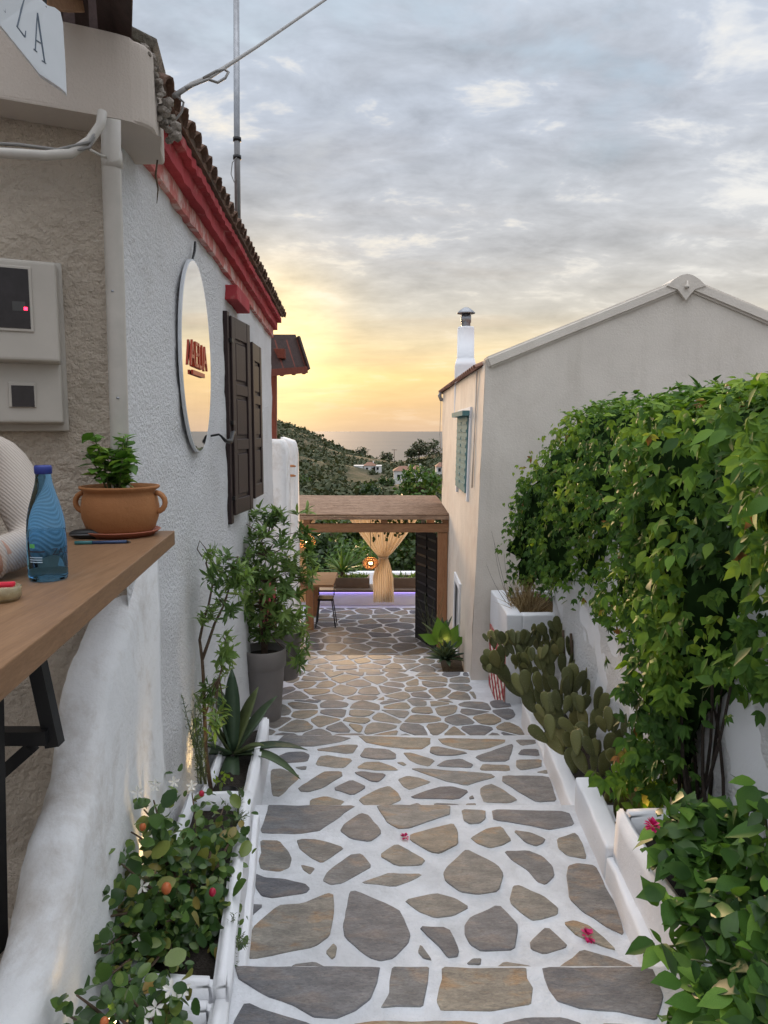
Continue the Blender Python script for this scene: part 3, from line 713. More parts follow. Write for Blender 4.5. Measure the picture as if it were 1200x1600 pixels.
# ------------------------------------------------------------------ low parapet beside the counter
prof = [(2.775, -2.6), (2.775, -.375), (2.62, -.40), (2.56, -.50), (2.46, -.585), (2.32, -.66), (2.20, -.715), (2.13, -.79), (2.09, -.90), (2.03, -1.0), (1.95, -1.05), (1.85, -1.10), (1.78, -1.20), (1.70, -1.28), (1.5, -1.33), (.9, -1.36), (.9, -2.6)]
prof_top = sorted([(Y, Z) for Y, Z in prof[1:-1]] + [(-.3, -1.45)])
def ptop(Y):
    acc = 0
    for dY in (-.035, -.018, 0, .018, .035):
        y = Y + dY; z = prof_top[-1][1]
        for (a, b), (c, d) in zip(prof_top, prof_top[1:]):
            if a <= y <= c and c > a: z = b + (d - b) * (y - a) / (c - a); break
        acc += z
    return acc / 5
TH = .15
bm = bmesh.new(); rows = []; ncol = 130
for i in range(ncol + 1):
    Y = -.3 + 3.075 * i / ncol; zt = ptop(Y); sl = (ptop(Y + .02) - ptop(Y - .02)) / .04
    st_ = math.sqrt(1 + sl * sl)         # round by distance normal to the sloping edge
    sec = [(0, -2.6 + (zt - .06 * st_ + 2.6) * j / 16) for j in range(17)]
    for a in (20, 40, 60, 80): sec.append((-.06 * (1 - math.cos(R(a))), zt - .06 * st_ * (1 - math.sin(R(a)))))
    for a in (80, 60, 40, 20, 0): sec.append((-TH + .06 * (1 - math.cos(R(a))), zt - .06 * st_ * (1 - math.sin(R(a)))))
    sec.append((-TH, -2.6))
    rows.append([bm.verts.new(wp(Y, z, .022 + o_ + .010 * fbm((Y * 2, z * 2, 1.0), 2.0) + .05 * max(0, -1.25 - z))) for o_, z in sec])
for a, b in zip(rows, rows[1:]):
    for k in range(len(a) - 1): bm.faces.new((a[k], b[k], b[k + 1], a[k + 1]))
bm.faces.new(rows[0]); bm.faces.new(rows[-1][::-1])
parapet = tag(frombm('parapet_wall', bm, M['smooth'], None, True), 'smooth whitewashed parapet with stepped rounded end beneath the counter', 'wall')
box('terrace_floor', -4.5, wall_x(2.0) - .12, .2, 2.45, -1.55, -1.42, M['beige'])
bpy.data.objects['terrace_floor']['kind'] = 'structure'
tag(bpy.data.objects['terrace_floor'], 'plastered floor of the seating ledge behind the parapet', 'floor')

# ------------------------------------------------------------------ planters on the left
def planter(label, x0f, x1f, y0, y1, zt, zb, th=.05, soil=.07, group='white masonry planters along the left wall', name='planter', mat=None):
    e = empty(name, ((x0f(y0) + x1f(y0)) / 2, (y0 + y1) / 2, zb), label, 'planter', group)
    mat = mat or M['paint']
    bm = bmesh.new()
    def quad(ya, yb, xa, xb, z0, z1):
        hexa(bm, [(xa(ya), ya, z0), (xb(ya), ya, z0), (xb(yb), yb, z0), (xa(yb), yb, z0), (xa(ya), ya, z1), (xb(ya), ya, z1), (xb(yb), yb, z1), (xa(yb), yb, z1)])
    quad(y0, y1, lambda y: x1f(y) - th, x1f, zb, zt)
    quad(y0, y1, x0f, lambda y: x0f(y) + th * .6, zb, zt + .002)
    quad(y0, y0 + th, lambda y: x0f(y) + th * .6, lambda y: x1f(y) - th, zb, zt - .001)
    quad(y1 - th, y1, lambda y: x0f(y) + th * .6, lambda y: x1f(y) - th, zb, zt - .0015)
    bmesh.ops.bevel(bm, geom=bm.edges[:], offset=.011, segments=2, affect='EDGES'); weather(bm, .007)
    frombm('box_wall', bm, mat, e, True)
    V = []; Fs = []; n = 12
    for j in range(n + 1):
        for i in range(7):
            y = y0 + th + (y1 - y0 - 2 * th) * j / n; x = x0f(y) + th * .55 + (x1f(y) - x0f(y) - th * 1.5) * i / 6
            V.append((x, y, zt - soil + .02 * fbm((x, y, 0), 9)))
    for j in range(n):
        for i in range(6): a = j * 7 + i; Fs.append((a, a + 1, a + 8, a + 7))
    raw('soil', V, Fs, M['soil'], e, True)
    return e
lin = lambda ya, xa, yb, xb: (lambda y: xa + (xb - xa) * (y - ya) / (yb - ya))
px1 = lin(2.0, -.455, 3.2, -.600)
wl = lambda y: wall_x(y) + .03 + (.05 if y < 2.76 else 0)
planter('nearest white planter at the foot of the parapet, lowest in view', wl, lin(1.3, -.40, 2.0, -.452), 1.25, 1.965, -1.625, -1.95)
planter('long white planter with the round-leaved flowering shrub', wl, px1, 1.975, 3.14, -1.60, -2.0)
planter('white planter holding the agave', wl, lin(3.15, -.615, 4.3, -.70), 3.15, 4.32, -1.73, -2.2)
# low white ledge along the planters
bm = bmesh.new()
hexa(bm, [(-.47, 2.05, -1.95), (-.415, 2.05, -1.95), (-.575, 3.3, -1.95), (-.62, 3.3, -1.95), (-.47, 2.05, -1.80), (-.435, 2.05, -1.80), (-.592, 3.3, -1.80), (-.62, 3.3, -1.80)])
bevel(bm, .008, 2); weather(bm, .005)
tag(frombm('kerb', bm, M['paint'], None, True), 'low white kerb at the base of the long left planter', 'kerb')

# ------------------------------------------------------------------ right side: kerbs, planters, retaining wall
XR = 1.30
rk = lin(2.2, .875, 4.9, .99)
def kerb(y0, y1, zt, w, label, dz=0.0, x_off=0.0):
    bm = bmesh.new(); x = lambda y: rk(y) + x_off
    hexa(bm, [(x(y0), y0, -2.3), (x(y0) + w, y0, -2.3), (x(y1) + w, y1, -2.3), (x(y1), y1, -2.3), (x(y0) + .012, y0, zt), (x(y0) + w, y0, zt), (x(y1) + w, y1, zt + dz), (x(y1) + .012, y1, zt + dz)])
    bevel(bm, .014, 3); weather(bm, .007)
    return tag(frombm('kerb', bm, M['paint'], None, True), label, 'kerb', 'white stepped kerbs along the right planter')
kerb(3.46, 4.30, -1.87, .09, 'middle white kerb block in front of the cactus clump')
kerb(4.305, 5.25, -1.98, .09, 'farthest white kerb block at the cactus, by the patterned panel')
kerb(2.86, 3.45, -1.70, .10, 'tallest white kerb block beside the yellow-lit cactus stem', .015)
kerb(2.10, 2.855, -1.76, .07, 'low white ledge at the foot of the near right planter', .02)
raw('cactus_bed', [(rk(2.8) + .05, 2.8, -1.80), (XR + .02, 2.8, -1.80), (XR + .02, 5.3, -2.04), (rk(5.3) + .05, 5.3, -2.04)], [(0, 1, 2, 3)], M['soil'])
tag(bpy.data.objects['cactus_bed'], 'strip of dark soil under the prickly pear', 'soil', kind='structure')
planter('near white planter with the pink flower on the right', lambda y: rk(y) + .06 + (2.2 - y) * .04, lambda y: XR + .35, 1.1, 2.84, -1.52, -2.0, .06, .09, None)
rw = empty('retaining_wall', (XR, 3.5, -2.2), 'rough white retaining wall under the creeper', 'wall')
patch('face', (XR, .8, -2.4), (XR, 5.6, -2.4), (XR + .02, 5.6, -.08), (XR + .02, .8, -.08), 90, 50, .014, M['stucco'], rw, 2.5, fine=.003, nrm=(-1, 0, 0))
bm = bmesh.new(); bx(bm, XR + .012, XR + .3, .8, 5.6, -2.4, -.07); frombm('core', bm, M['paint'], rw)
# tall white box with dry grass at the house corner, patterned panel on its alley face
pb = empty('planter', (1.12, 6.0, -2.2), 'tall white corner planter holding dry grass against the gable', 'planter')
bm = bmesh.new()
BX0, BX1, BY0, BY1, BZ = .965, 1.9, 5.63, 6.55, -1.43
bx(bm, BX0, BX0 + .12, BY0, BY1, -2.4, BZ); bx(bm, BX0 + .12, BX1, BY0, BY0 + .11, -2.4, BZ - .0015); bx(bm, BX0 + .12, BX1, BY1 - .05, BY1, -2.4, BZ - .003)
bevel(bm, .014, 3); weather(bm, .007, .12); frombm('box_wall', bm, M['paint'], pb, True)
raw('soil', [(BX0 + .1, BY0 + .1, BZ - .06), (BX1, BY0 + .1, BZ - .06), (BX1, BY1, BZ - .06), (BX0 + .1, BY1, BZ - .06)], [(0, 1, 2, 3)], M['soil'], pb)
pan = box('patterned_panel', BX0 - .012, BX0 - .002, BY0 + .03, BY1 - .06, -2.3, BZ - .30, M['pink'], pb)
k = 0
for zi in range(7):
    for yi in range(7):
        y = BY0 + .06 + yi * .115; z = -2.26 + zi * .08
        if z > BZ - .36: continue
        obox('tile_stripe', (BX0 - .0145, y + .03, z + .02), Vector((.003, 0, 0)), Vector((0, .052, .030)), Vector((0, -.008, .013)), M['petal_w'] if (zi + yi) % 2 else M['red'], pan)

# ------------------------------------------------------------------ right house
GY = 6.62
hr = empty('house', (2.6, GY, -2.3), 'cream gabled house with white chimney and teal shutter on the right', 'house')
g0 = at(735, 1068, GY); gt = at(759, 562, GY); pk = at(1070, 436, GY)
XL0, XL1 = g0.x, gt.x
ZG, ZP, XP = gt.z, pk.z, pk.x
XRR = XP + (XP - XL1)
# gable face as a plastered sheet
NU, NV = 60, 40; V = []; Fs = []
for j in range(NV + 1):
    for i in range(NU + 1):
        s, t = i / NU, j / NV
        xt = XL1 + (XRR - XL1) * s
        zt = ZG + (ZP - ZG) * (1 - abs(xt - XP) / (XP - XL1))
        z = -3.6 + (zt + 3.6) * t; k_ = min(1, max(0, (z + 2.3) / (ZG + 2.3))); xlz = XL0 + (XL1 - XL0) * k_; x = xlz + (XRR - xlz) * s
        V.append((x, GY - .010 * fbm((x, z, 0), 1.3), z))
for j in range(NV):
    for i in range(NU): a = j * (NU + 1) + i; Fs.append((a, a + 1, a + NU + 2, a + NU + 1))
raw('gable_wall', V, Fs, M['gable'], hr, True)
# coping band on the gable
for sgn, xa in ((-1, XL1), (1, XRR)):
    a = Vector((xa, GY, ZG)); b = Vector((XP, GY, ZP)); d = (b - a).normalized(); nrm = Vector((-d.z, 0, d.x)) if sgn < 0 else Vector((d.z, 0, -d.x))
    nrm = nrm if nrm.z > 0 else -nrm
    bm = bmesh.new()
    ln = (b - a).length
    p0 = a + nrm * -.085 - d * .0; p1 = b + nrm * -.085
    hexa(bm, [p0 + Vector((0, -.035, 0)), p1 + Vector((0, -.035, 0)), p1 + Vector((0, .25, 0)), p0 + Vector((0, .25, 0)),
              a + nrm * .02 + Vector((0, -.035, 0)), b + nrm * .02 + Vector((0, -.035, 0)), b + nrm * .02 + Vector((0, .25, 0)), a + nrm * .02 + Vector((0, .25, 0))])
    bmesh.ops.bevel(bm, geom=bm.edges[:], offset=.02, segments=3, affect='EDGES')
    frombm('coping', bm, M['gable'], hr)
bm = bmesh.new()
c = Vector((XP, GY - .037, ZP - .02))
pts = [(-.17, -.045), (-.11, .01), (-.05, .045), (.0, .055), (.05, .045), (.11, .01), (.17, -.045), (.075, -.075), (0, -.165), (-.075, -.075)]
lo = [bm.verts.new(c + Vector((x, -.008, z))) for x, z in pts]; hi = [bm.verts.new(c + Vector((x, .29, z))) for x, z in pts]
for i in range(len(pts)): bm.faces.new((lo[i], lo[(i + 1) % len(pts)], hi[(i + 1) % len(pts)], hi[i]))
bm.faces.new(lo[::-1]); bm.faces.new(hi); frombm('ridge_ornament', bm, M['gable'], hr)
lathe('ornament_knob', [(0, -.012), (.018, -.01), (.018, .01), (.007, .016), (.006, .05), (0, .052)], (XP, GY - .06, ZP - .075), M['gable'], hr, 12)
# alley face, running back from the corner
fb0 = at(690, 960, 11.5); YH = 11.4
XB0 = at(700, 800, 10.2).x + .0; XB1 = at(692, 613, YH).x
zs = ZG - .05
w0, w1 = (0.24, 0.36), None
def sx(Y, Z):
    t = (Y - GY) / (YH - GY); kz = min(1, max(0, (Z + 2.3) / (ZG + 2.3)))
    near = XL0 + (XL1 - XL0) * kz; far = .90 + (XB1 - .90) * kz
    return near + (far - near) * t
def side_patch(name, y0, y1, z0, z1, mat, nu, nv, hole=None):
    us = [y0 + (y1 - y0) * i / nu for i in range(nu + 1)]; vs_ = [z0 + (z1 - z0) * j / nv for j in range(nv + 1)]
    if hole:
        for h_ in hole:
            us += [h_[0], h_[1]]; vs_ += [h_[2], h_[3]]
        us = sorted(set(us)); vs_ = sorted(set(vs_))
    V = [(sx(Y, Z) + .008 * fbm((Y, Z, 4), 1.7), Y, Z) for Z in vs_ for Y in us]; W = len(us); Fs = []
    for j in range(len(vs_) - 1):
        for i in range(W - 1):
            cy, cz = (us[i] + us[i + 1]) / 2, (vs_[j] + vs_[j + 1]) / 2
            if hole and any(h_[0] < cy < h_[1] and h_[2] < cz < h_[3] for h_ in hole): continue
            a = j * W + i; Fs.append((a, a + W, a + W + 1, a + 1))
    return raw(name, V, Fs, mat, hr, True)
# openings located from their outlines on the face
def face_pt(u, v):
    lo_, hi_ = GY, YH
    for _ in range(40):
        m_ = (lo_ + hi_) / 2; p = at(u, v, m_)
        if p.x > sx(m_, p.z): hi_ = m_
        else: lo_ = m_
    return at(u, v, (lo_ + hi_) / 2)
pa, pbq = face_pt(736, 650), face_pt(719, 650)
wt, wb = face_pt(728, 650).z, face_pt(728, 768).z
qa, qb = face_pt(719, 930), face_pt(712, 930)
W1 = (pa.y, min(pbq.y, pa.y + 1.25), wb, wt); 
qy0, qy1 = qa.y, min(qb.y, qa.y + .9); W2 = (qy0, qy1, -2.55, -1.75)
side_patch('side_wall', GY, YH, -3.6, ZG - .04, M['side'], 40, 30, [W1, W2])
for (a, b, z0, z1), sh in ((W1, True), (W2, False)):
    o_ = .015
    bm = bmesh.new()
    P = lambda Y, Z, o: Vector((sx(Y, Z) + o, Y, Z))
    q = [bm.verts.new(P(Y, Z, -.004)) for Y, Z in ((a, z0), (b, z0), (b, z1), (a, z1))] + [bm.verts.new(P(Y, Z, .14)) for Y, Z in ((a, z0), (b, z0), (b, z1), (a, z1))]
    for i in range(4): bm.faces.new((q[i], q[(i + 1) % 4], q[4 + (i + 1) % 4], q[4 + i]))
    bm.faces.new(q[4:])
    wn = frombm('window', bm, M['paint'], hr)
    raw('pane', [P(Y, Z, .12) for Y, Z in ((a, z0), (b, z0), (b, z1), (a, z1))], [(0, 1, 2, 3)], M['glass_dark'], wn)
    for Y in (a - .04, b + .04): bar('surround', P(Y, z0 - .08, -.006), P(Y, z1 + .08, -.006), .08, .03, M['paint'], wn, up=(1, 0, 0))
    bar('surround', P(a, z1 + .04, -.006), P(b, z1 + .04, -.006), .03, .08, M['paint'], wn)
    if sh:
        for (ya, yb) in ((a + .01, (a + b) / 2 - .004), ((a + b) / 2 + .004, b - .01)):
            bm = bmesh.new(); hexa(bm, [P(ya, z0, -.035), P(yb, z0, -.035), P(yb, z0, -.008), P(ya, z0, -.008), P(ya, z1, -.035), P(yb, z1, -.035), P(yb, z1, -.008), P(ya, z1, -.008)])
            s_ = frombm('shutter', bm, M['teal'], hr)
            nsl = 9
            for j in range(nsl):
                z = z0 + .08 + (z1 - z0 - .16) * j / (nsl - 1)
                bar('slat', P(ya + .045, z, -.037), P(yb - .045, z, -.037), .008, .03, M['teal'], s_)
        bar('lintel', P(a - .05, z1 + .02, -.05), P(b + .05, z1 + .02, -.05), .09, .05, M['teal'], wn)
# vertical joint and end walls
tube('joint_pipe', [Vector((sx(GY + .5, z) - .012, GY + .5, z)) for z in (ZG - .06, -.2, -.55)], .008, M['side'], hr, 6)
raw('end_wall', [(sx(YH, -3.6), YH, -3.6), (sx(YH, ZG), YH, ZG - .04), (XP, YH, ZP), (XRR, YH, ZG), (XRR, YH, -3.6)], [(0, 1, 2, 3, 4)], M['side'], hr)
raw('far_side_wall', [(XRR, GY, -3.6), (XRR, GY, ZG), (XRR, YH, ZG), (XRR, YH, -3.6)], [(0, 1, 2, 3)], M['side'], hr)
rf = raw('roof', [(sx(GY, ZG) - .03, GY + .2, ZG - .045), (sx(YH, ZG) - .03, YH + .05, ZG - .045), (XP, YH + .05, ZP - .05), (XP, GY + .2, ZP - .05), (XRR, GY + .2, ZG - .05), (XRR, YH + .05, ZG - .05)], [(0, 1, 2, 3), (3, 2, 5, 4)], M['rooftile'], hr)
tlm = bpy.data.meshes.new('eave_tile'); bm = bmesh.new()
for i in range(7):
    pass
V = []; Fs = []
for e in (0, 1):
    for i in range(6): a = math.pi * i / 5; V.append((.22 * e, math.cos(a) * .06, math.sin(a) * .03))
for i in range(5): Fs.append((i, i + 1, 7 + i, 6 + i))
tlm.from_pydata(V, [], Fs); tlm.update(); tlm.materials.append(M['rooftile'])
ny = 26
for i in range(ny):
    Y = GY + .32 + (YH - GY - .35) * i / (ny - 1)
    o = bpy.data.objects.new('eave_tile', tlm); C.objects.link(o); o.parent = hr; o.rotation_euler = (0, -R(22), random.uniform(-.04, .04)); o.location = Vector((sx(Y, ZG) - .06, Y, ZG - .045)) - hr.location
bm.free()
# chimney
cy = 9.4
cb = at(726, 600, cy); ct = at(728, 511, cy); cs = at(722, 572, cy)
rw_ = (at(741, 520, cy).x - at(714, 520, cy).x) / 2
ch = lathe('chimney', [(rw_ * 1.28, -.45), (rw_ * 1.26, cs.z - cb.z + .0), (rw_ * 1.05, cs.z - cb.z + .09), (rw_ * 1.0, .3), (rw_ * .97, ct.z - cb.z - .02), (rw_ * .9, ct.z - cb.z), (0, ct.z - cb.z)], (ct.x, cy, cb.z), M['paint'], hr, 24)
fz = ct.z
lathe('flue', [(rw_ * .52, 0), (rw_ * .52, .05), (rw_ * .60, .055), (rw_ * .60, .14), (rw_ * .5, .145), (rw_ * .5, .17), (0, .17)], (ct.x, cy, fz), M['steel'], ch, 20)
lathe('flue_cap', [(rw_ * 1.05, .165), (rw_ * 1.06, .172), (rw_ * .6, .215), (rw_ * .25, .238), (0, .24)], (ct.x, cy, fz), M['steel'], ch, 20)
# gutter elbow at the far end
ge = at(692, 618, YH)
tube('gutter', [ge + Vector((.06, 0, .05)), ge + Vector((-.03, 0, .05)), ge + Vector((-.05, 0, 0)), ge + Vector((-.03, 0, -.06)), ge + Vector((.06, 0, -.07))], .03, M['steel'], hr, 10)
tube('wire', [ge + Vector((-.03, 0, -.08)), ge + Vector((-.05, -.1, -.6)), ge + Vector((0.0, -.2, -1.4))], .004, M['cable'], hr, 5)

# ------------------------------------------------------------------ leaf builders
def leaf_shape(kind):
    """leaf along +Y (0..1), half width in X (unit = 0.5), normal +Z"""
    P = {'ovate': [(0, .06), (.18, .36), (.40, .50), (.65, .36), (.85, .14), (1, 0)],
         'round': [(0, .05), (.15, .34), (.45, .50), (.75, .42), (.92, .2), (1, 0)],
         'lance': [(0, .05), (.25, .38), (.5, .5), (.75, .32), (1, 0)],
         'quad': [(0, .25), (.5, .5), (1, .12)],
         'blade': [(0, .5), (.5, .42), (1, 0)]}[kind]
    V = []; Fs = []
    for y, w in P:
        droop = -.16 * y * y
        if w > 0: V += [(-w, y, droop + .22 * w * .6), (0, y, droop), (w, y, droop + .22 * w * .6)]
        else: V += [(0, y, droop)]
    n = len(P)
    for i in range(n - 1):
        a = 3 * i
        if P[i + 1][1] > 0: Fs += [(a, a + 1, a + 4, a + 3), (a + 1, a + 2, a + 5, a + 4)]
        else: Fs += [(a, a + 1, a + 3), (a + 1, a + 2, a + 3)]
    if kind == 'quad':
        V = [(-.5, 0, 0), (.5, 0.1, 0), (.35, 1, -.05), (-.45, .9, .05)]; Fs = [(0, 1, 2, 3)]
    if kind == 'blade':
        V = [(-.5, 0, 0), (.5, 0, 0), (.4, .5, 0), (-.4, .5, 0), (0, 1, -.12)]; Fs = [(0, 1, 2, 3), (3, 2, 4)]
    return np.array(V, float), Fs
SH = {k: leaf_shape(k) for k in ('ovate', 'round', 'lance', 'quad', 'blade')}
def leaves(name, kind, base, dirs, ups, ln, wd, mat, parent=None, tint=None, smooth=False):
    base, dirs, ups = (np.asarray(a, float) for a in (base, dirs, ups)); ln = np.asarray(ln, float); wd = np.asarray(wd, float)
    N = len(base); T, Fs = SH[kind]; nv = len(T)
    d = dirs / np.linalg.norm(dirs, axis=1, keepdims=True)
    s = np.cross(d, ups); s /= (np.linalg.norm(s, axis=1, keepdims=True) + 1e-9); u = np.cross(s, d)
    X = T[None, :, 0:1] * wd[:, None, None] * s[:, None, :] + T[None, :, 1:2] * ln[:, None, None] * d[:, None, :] + T[None, :, 2:3] * ln[:, None, None] * u[:, None, :]
    X += base[:, None, :]
    V = X.reshape(-1, 3)
    loops = []; starts = []; tot = 0; cnt = []
    for f in Fs: cnt.append(len(f))
    fl = np.array([i for f in Fs for i in f]); 
    allv = (fl[None, :] + (np.arange(N) * nv)[:, None]).reshape(-1)
    counts = np.tile(np.array(cnt), N); st = np.concatenate(([0], np.cumsum(counts)[:-1]))
    me = bpy.data.meshes.new(name); me.vertices.add(len(V)); me.vertices.foreach_set('co', V.ravel())
    me.loops.add(len(allv)); me.loops.foreach_set('vertex_index', allv.astype(np.int32))
    me.polygons.add(len(counts)); me.polygons.foreach_set('loop_start', st.astype(np.int32))
    me.update(calc_edges=True)
    at_ = me.attributes.new('tint', 'FLOAT', 'POINT')
    tn = RNG.random(N) if tint is None else np.asarray(tint, float)
    at_.data.foreach_set('value', np.repeat(np.clip(tn, 0, 1), nv).astype(np.float32))
    if smooth: me.shade_smooth()
    return link(name, me, mat, parent)
_lm = {}
def leaf_obj(kind, mat, pos, d, up, ln, wd, parent, name='leaf'):
    key = (kind, mat.name)
    if key not in _lm:
        T, Fs = SH[kind]; me = bpy.data.meshes.new(name); me.from_pydata([tuple(v) for v in T], [], Fs); me.update(); me.materials.append(mat); me.shade_smooth(); _lm[key] = me
    o = bpy.data.objects.new(name, _lm[key]); C.objects.link(o)
    d = Vector(d).normalized(); s = d.cross(Vector(up)); s = s.normalized() if s.length > 1e-5 else Vector((1, 0, 0)); u = s.cross(d)
    m = Matrix((s, d, u)).transposed()
    o.rotation_euler = m.to_euler(); o.scale = (wd, ln, ln); o.parent = parent
    o.location = Vector(pos) - parent.location
    return o
def rv(n, s=1.0): return RNG.normal(0, s, (n, 3))

# ------------------------------------------------------------------ counter and what stands on it
ZCT = -.325
ct = empty('bar_counter', (-.85, 1.6, -1.42), 'oak bar counter with black trestle legs on the left', 'counter')
n0 = gz(0, 1045, ZCT); n1 = gz(273, 829, ZCT)
dd = (n1 - n0).normalized(); back = Vector((-dd.y, dd.x, 0)); st = n0 - dd * .55
TH_ = .046; Wd = .46
bm = bmesh.new()
p = [st, n1, n1 + back * Wd, st + back * Wd]
hexa(bm, [Vector((q.x, q.y, ZCT - TH_)) for q in p] + [Vector((q.x, q.y, ZCT)) for q in p]); bevel(bm, .003, 2)
frombm('counter_top', bm, M['counter'], ct)
def cp_(s, b, z): return Vector((n0.x, n0.y, 0)) + dd * s + back * b + Vector((0, 0, z))
lt = at(47, 1000, 2.02); lt.z = ZCT - TH_; lb_ = at(82, 1150, 2.02); lb_ = lt + (lb_ - lt) * ((-1.42 - lt.z) / (lb_.z - lt.z)); lb_.x = max(min(lb_.x, wall_x(2) - .22), -1.3)
lb_ = Vector((wall_x(2) - .235, 2.02, -1.42)); lt = Vector((wall_x(2) - .10, 2.02, ZCT - TH_)); 
bar('leg', at(47, 985, 2.02), at(76, 1118, 2.02) + (at(76, 1118, 2.02) - at(47, 985, 2.02)) * .35, .04, .04, M['black'], ct, up=(0, 1, 0))
bar('leg', cp_(-.25, .40, ZCT - TH_), cp_(-.20, .42, -1.42), .05, .05, M['black'], ct)
bar('leg', cp_(1.0, .42, ZCT - TH_), cp_(.95, .44, -1.42), .05, .05, M['black'], ct)
bar('stretcher', at(-150, 1150, 2.0), at(76, 1150, 2.0), .045, .04, M['black'], ct)
bar('diagonal_brace', at(50, 1166, 2.0), at(-90, 1290, 2.0), .04, .035, M['black'], ct)

# water bottle
bt = gz(76, 905, ZCT); 
wb_ = empty('water_bottle', bt, 'blue water bottle standing on the counter', 'bottle')
m, nt, b = newmat('blue_glass'); n_ = noise_n(nt, 14, 3)
nt.links.new(ramp_n(nt, n_, [(0.3, (.16, .46, .84)), (0.7, (.26, .56, .90))]), b.inputs['Base Color']); setp(b, rough=0.03, trans=1.0, ior=1.12); M['bottle'] = m
m, nt, b = newmat('blue_tinted_water'); n_ = noise_n(nt, 6, 2)
nt.links.new(ramp_n(nt, n_, [(0.3, (.70, .88, .98)), (0.7, (.8, .93, 1.0))]), b.inputs['Base Color']); setp(b, rough=0.0, trans=1.0, ior=1.03); M['water_in'] = m
k = at(105, 905, bt.y).x - bt.x; hgt = at(76, 727, bt.y).z - at(76, 905, bt.y).z
prof_o = [(0, .004), (.55, .004), (.82, 0), (.96, .012), (1.0, .04), (1.0, .095), (.97, .10), (1.0, .105), (1.0, .33), (.985, .42), (.93, .53), (.80, .63), (.62, .73), (.46, .82), (.40, .88), (.385, .945)]
prof_b = [(r * k, z * hgt / .98) for r, z in prof_o]
inner = [(max(0, r * k - .0022), z * hgt / .98 + (.004 if i < 4 else 0)) for i, (r, z) in enumerate(prof_o)]
lathe('body', prof_b + [(0, prof_b[-1][1])], bt, M['bottle'], wb_, 40)
wat = [(r * .97, z + .002) for r, z in inner if z < hgt * .50]; wat.append((0, wat[-1][1]))
lathe('water', wat, bt, M['water_in'], wb_, 32)
M['cap'] = plain('dark_blue_cap', (.02, .035, .20), 0.4, 0.1)
lathe('cap', [(.40 * k, .925 * hgt), (.44 * k, .93 * hgt), (.45 * k, hgt * .985), (.40 * k, hgt), (0, hgt)], bt, M['cap'], wb_, 24)
M['label_green'] = plain('green_label_mark', (.10, .40, .12), 0.5, 0.1); M['label_ink'] = plain('black_label_ink', (.02, .03, .05), 0.5, 0.1); M['label_pale'] = plain('pale_label_line', (.42, .58, .72), 0.5, 0.1)
def text_mesh(txt):
    cu = bpy.data.curves.new('txt', 'FONT'); cu.body = txt; cu.resolution_u = 3
    o = bpy.data.objects.new('txt', cu); C.objects.link(o)
    bpy.context.view_layer.update()
    me = bpy.data.meshes.new_from_object(o.evaluated_get(bpy.context.evaluated_depsgraph_get()))
    bpy.data.objects.remove(o); return me
def wrap_text(txt, size, ang0, z, rad, mat, parent, c):
    me = text_mesh(txt); 
    for v in me.vertices:
        a = ang0 + v.co.x * size / rad; h = v.co.y * size
        v.co = Vector((c.x + rad * math.cos(a), c.y + rad * math.sin(a), c.z + z + h))
    me.update(); return link('print', me, mat, parent)
va = math.atan2(-bt.y, -bt.x)
wrap_text('ZAGORI', .021, va + .22, hgt * .235, k * 1.012, M['label_ink'], wb_, bt)
def band(name, a0, a1, z0, z1, mat):
    V = []; Fs = []; n = 10
    for i in range(n + 1):
        a = va + a0 + (a1 - a0) * i / n
        for z in (z0, z1): V.append((bt.x + k * 1.012 * math.cos(a), bt.y + k * 1.012 * math.sin(a), bt.z + z * hgt))
    for i in range(n): Fs.append((2 * i, 2 * i + 2, 2 * i + 3, 2 * i + 1))
    raw(name, V, Fs, mat, wb_)
band('label_mark', -.95, -.62, .30, .335, M['label_green'])
band('label_line', -.98, -.10, .262, .276, M['label_ink'])
for z in (.215, .195, .175): band('label_line', -.98, -.25, z, z + .008, M['label_pale'])

# terracotta pot with basil
pc = gz(190, 836, ZCT)
pt = empty('potted_basil', pc, 'terracotta pot of basil on a saucer at the counter end', 'potted plant')
pw = at(248, 790, pc.y).x - pc.x; ph = at(190, 752, pc.y).z - at(190, 826, pc.y).z
sc = lathe('saucer', [(0, .0), (pw * .80, .0), (pw * .98, .016), (pw * 1.0, .018), (pw * .97, .020), (pw * .80, .006), (0, .006)], pc, M['saucer'], pt, 36)
z0 = .007
pr_ = [(0, z0), (pw * .74, z0), (pw * .86, z0 + ph * .12), (pw * .96, z0 + ph * .35), (pw * .98, z0 + ph * .55), (pw * .93, z0 + ph * .78), (pw * .88, z0 + ph * .86), (pw * .90, z0 + ph * .90), (pw * 1.0, z0 + ph * .955), (pw * 1.0, z0 + ph), (pw * .93, z0 + ph * 1.0), (pw * .85, z0 + ph * .86), (pw * .84, z0 + ph * .80), (0, z0 + ph * .80)]
pot = lathe('pot', pr_, pc, M['terracotta'], pt, 40)
lathe('soil', [(pw * .86, z0 + ph * .82), (pw * .4, z0 + ph * .86), (0, z0 + ph * .85)], pc, M['soil'], pt, 20)
for sg in (-1, 1):
    pts = []
    for i in range(9):
        a = math.pi * i / 8; pts.append(pc + Vector((sg * (pw * .93 + math.sin(a) * pw * .24), 0, z0 + ph * (.45 + .40 * (1 - math.cos(a)) / 2))))
    tube('handle', pts, .0085, M['terracotta'], pt, 10)
B, D, U, Ln, Wn = [], [], [], [], []
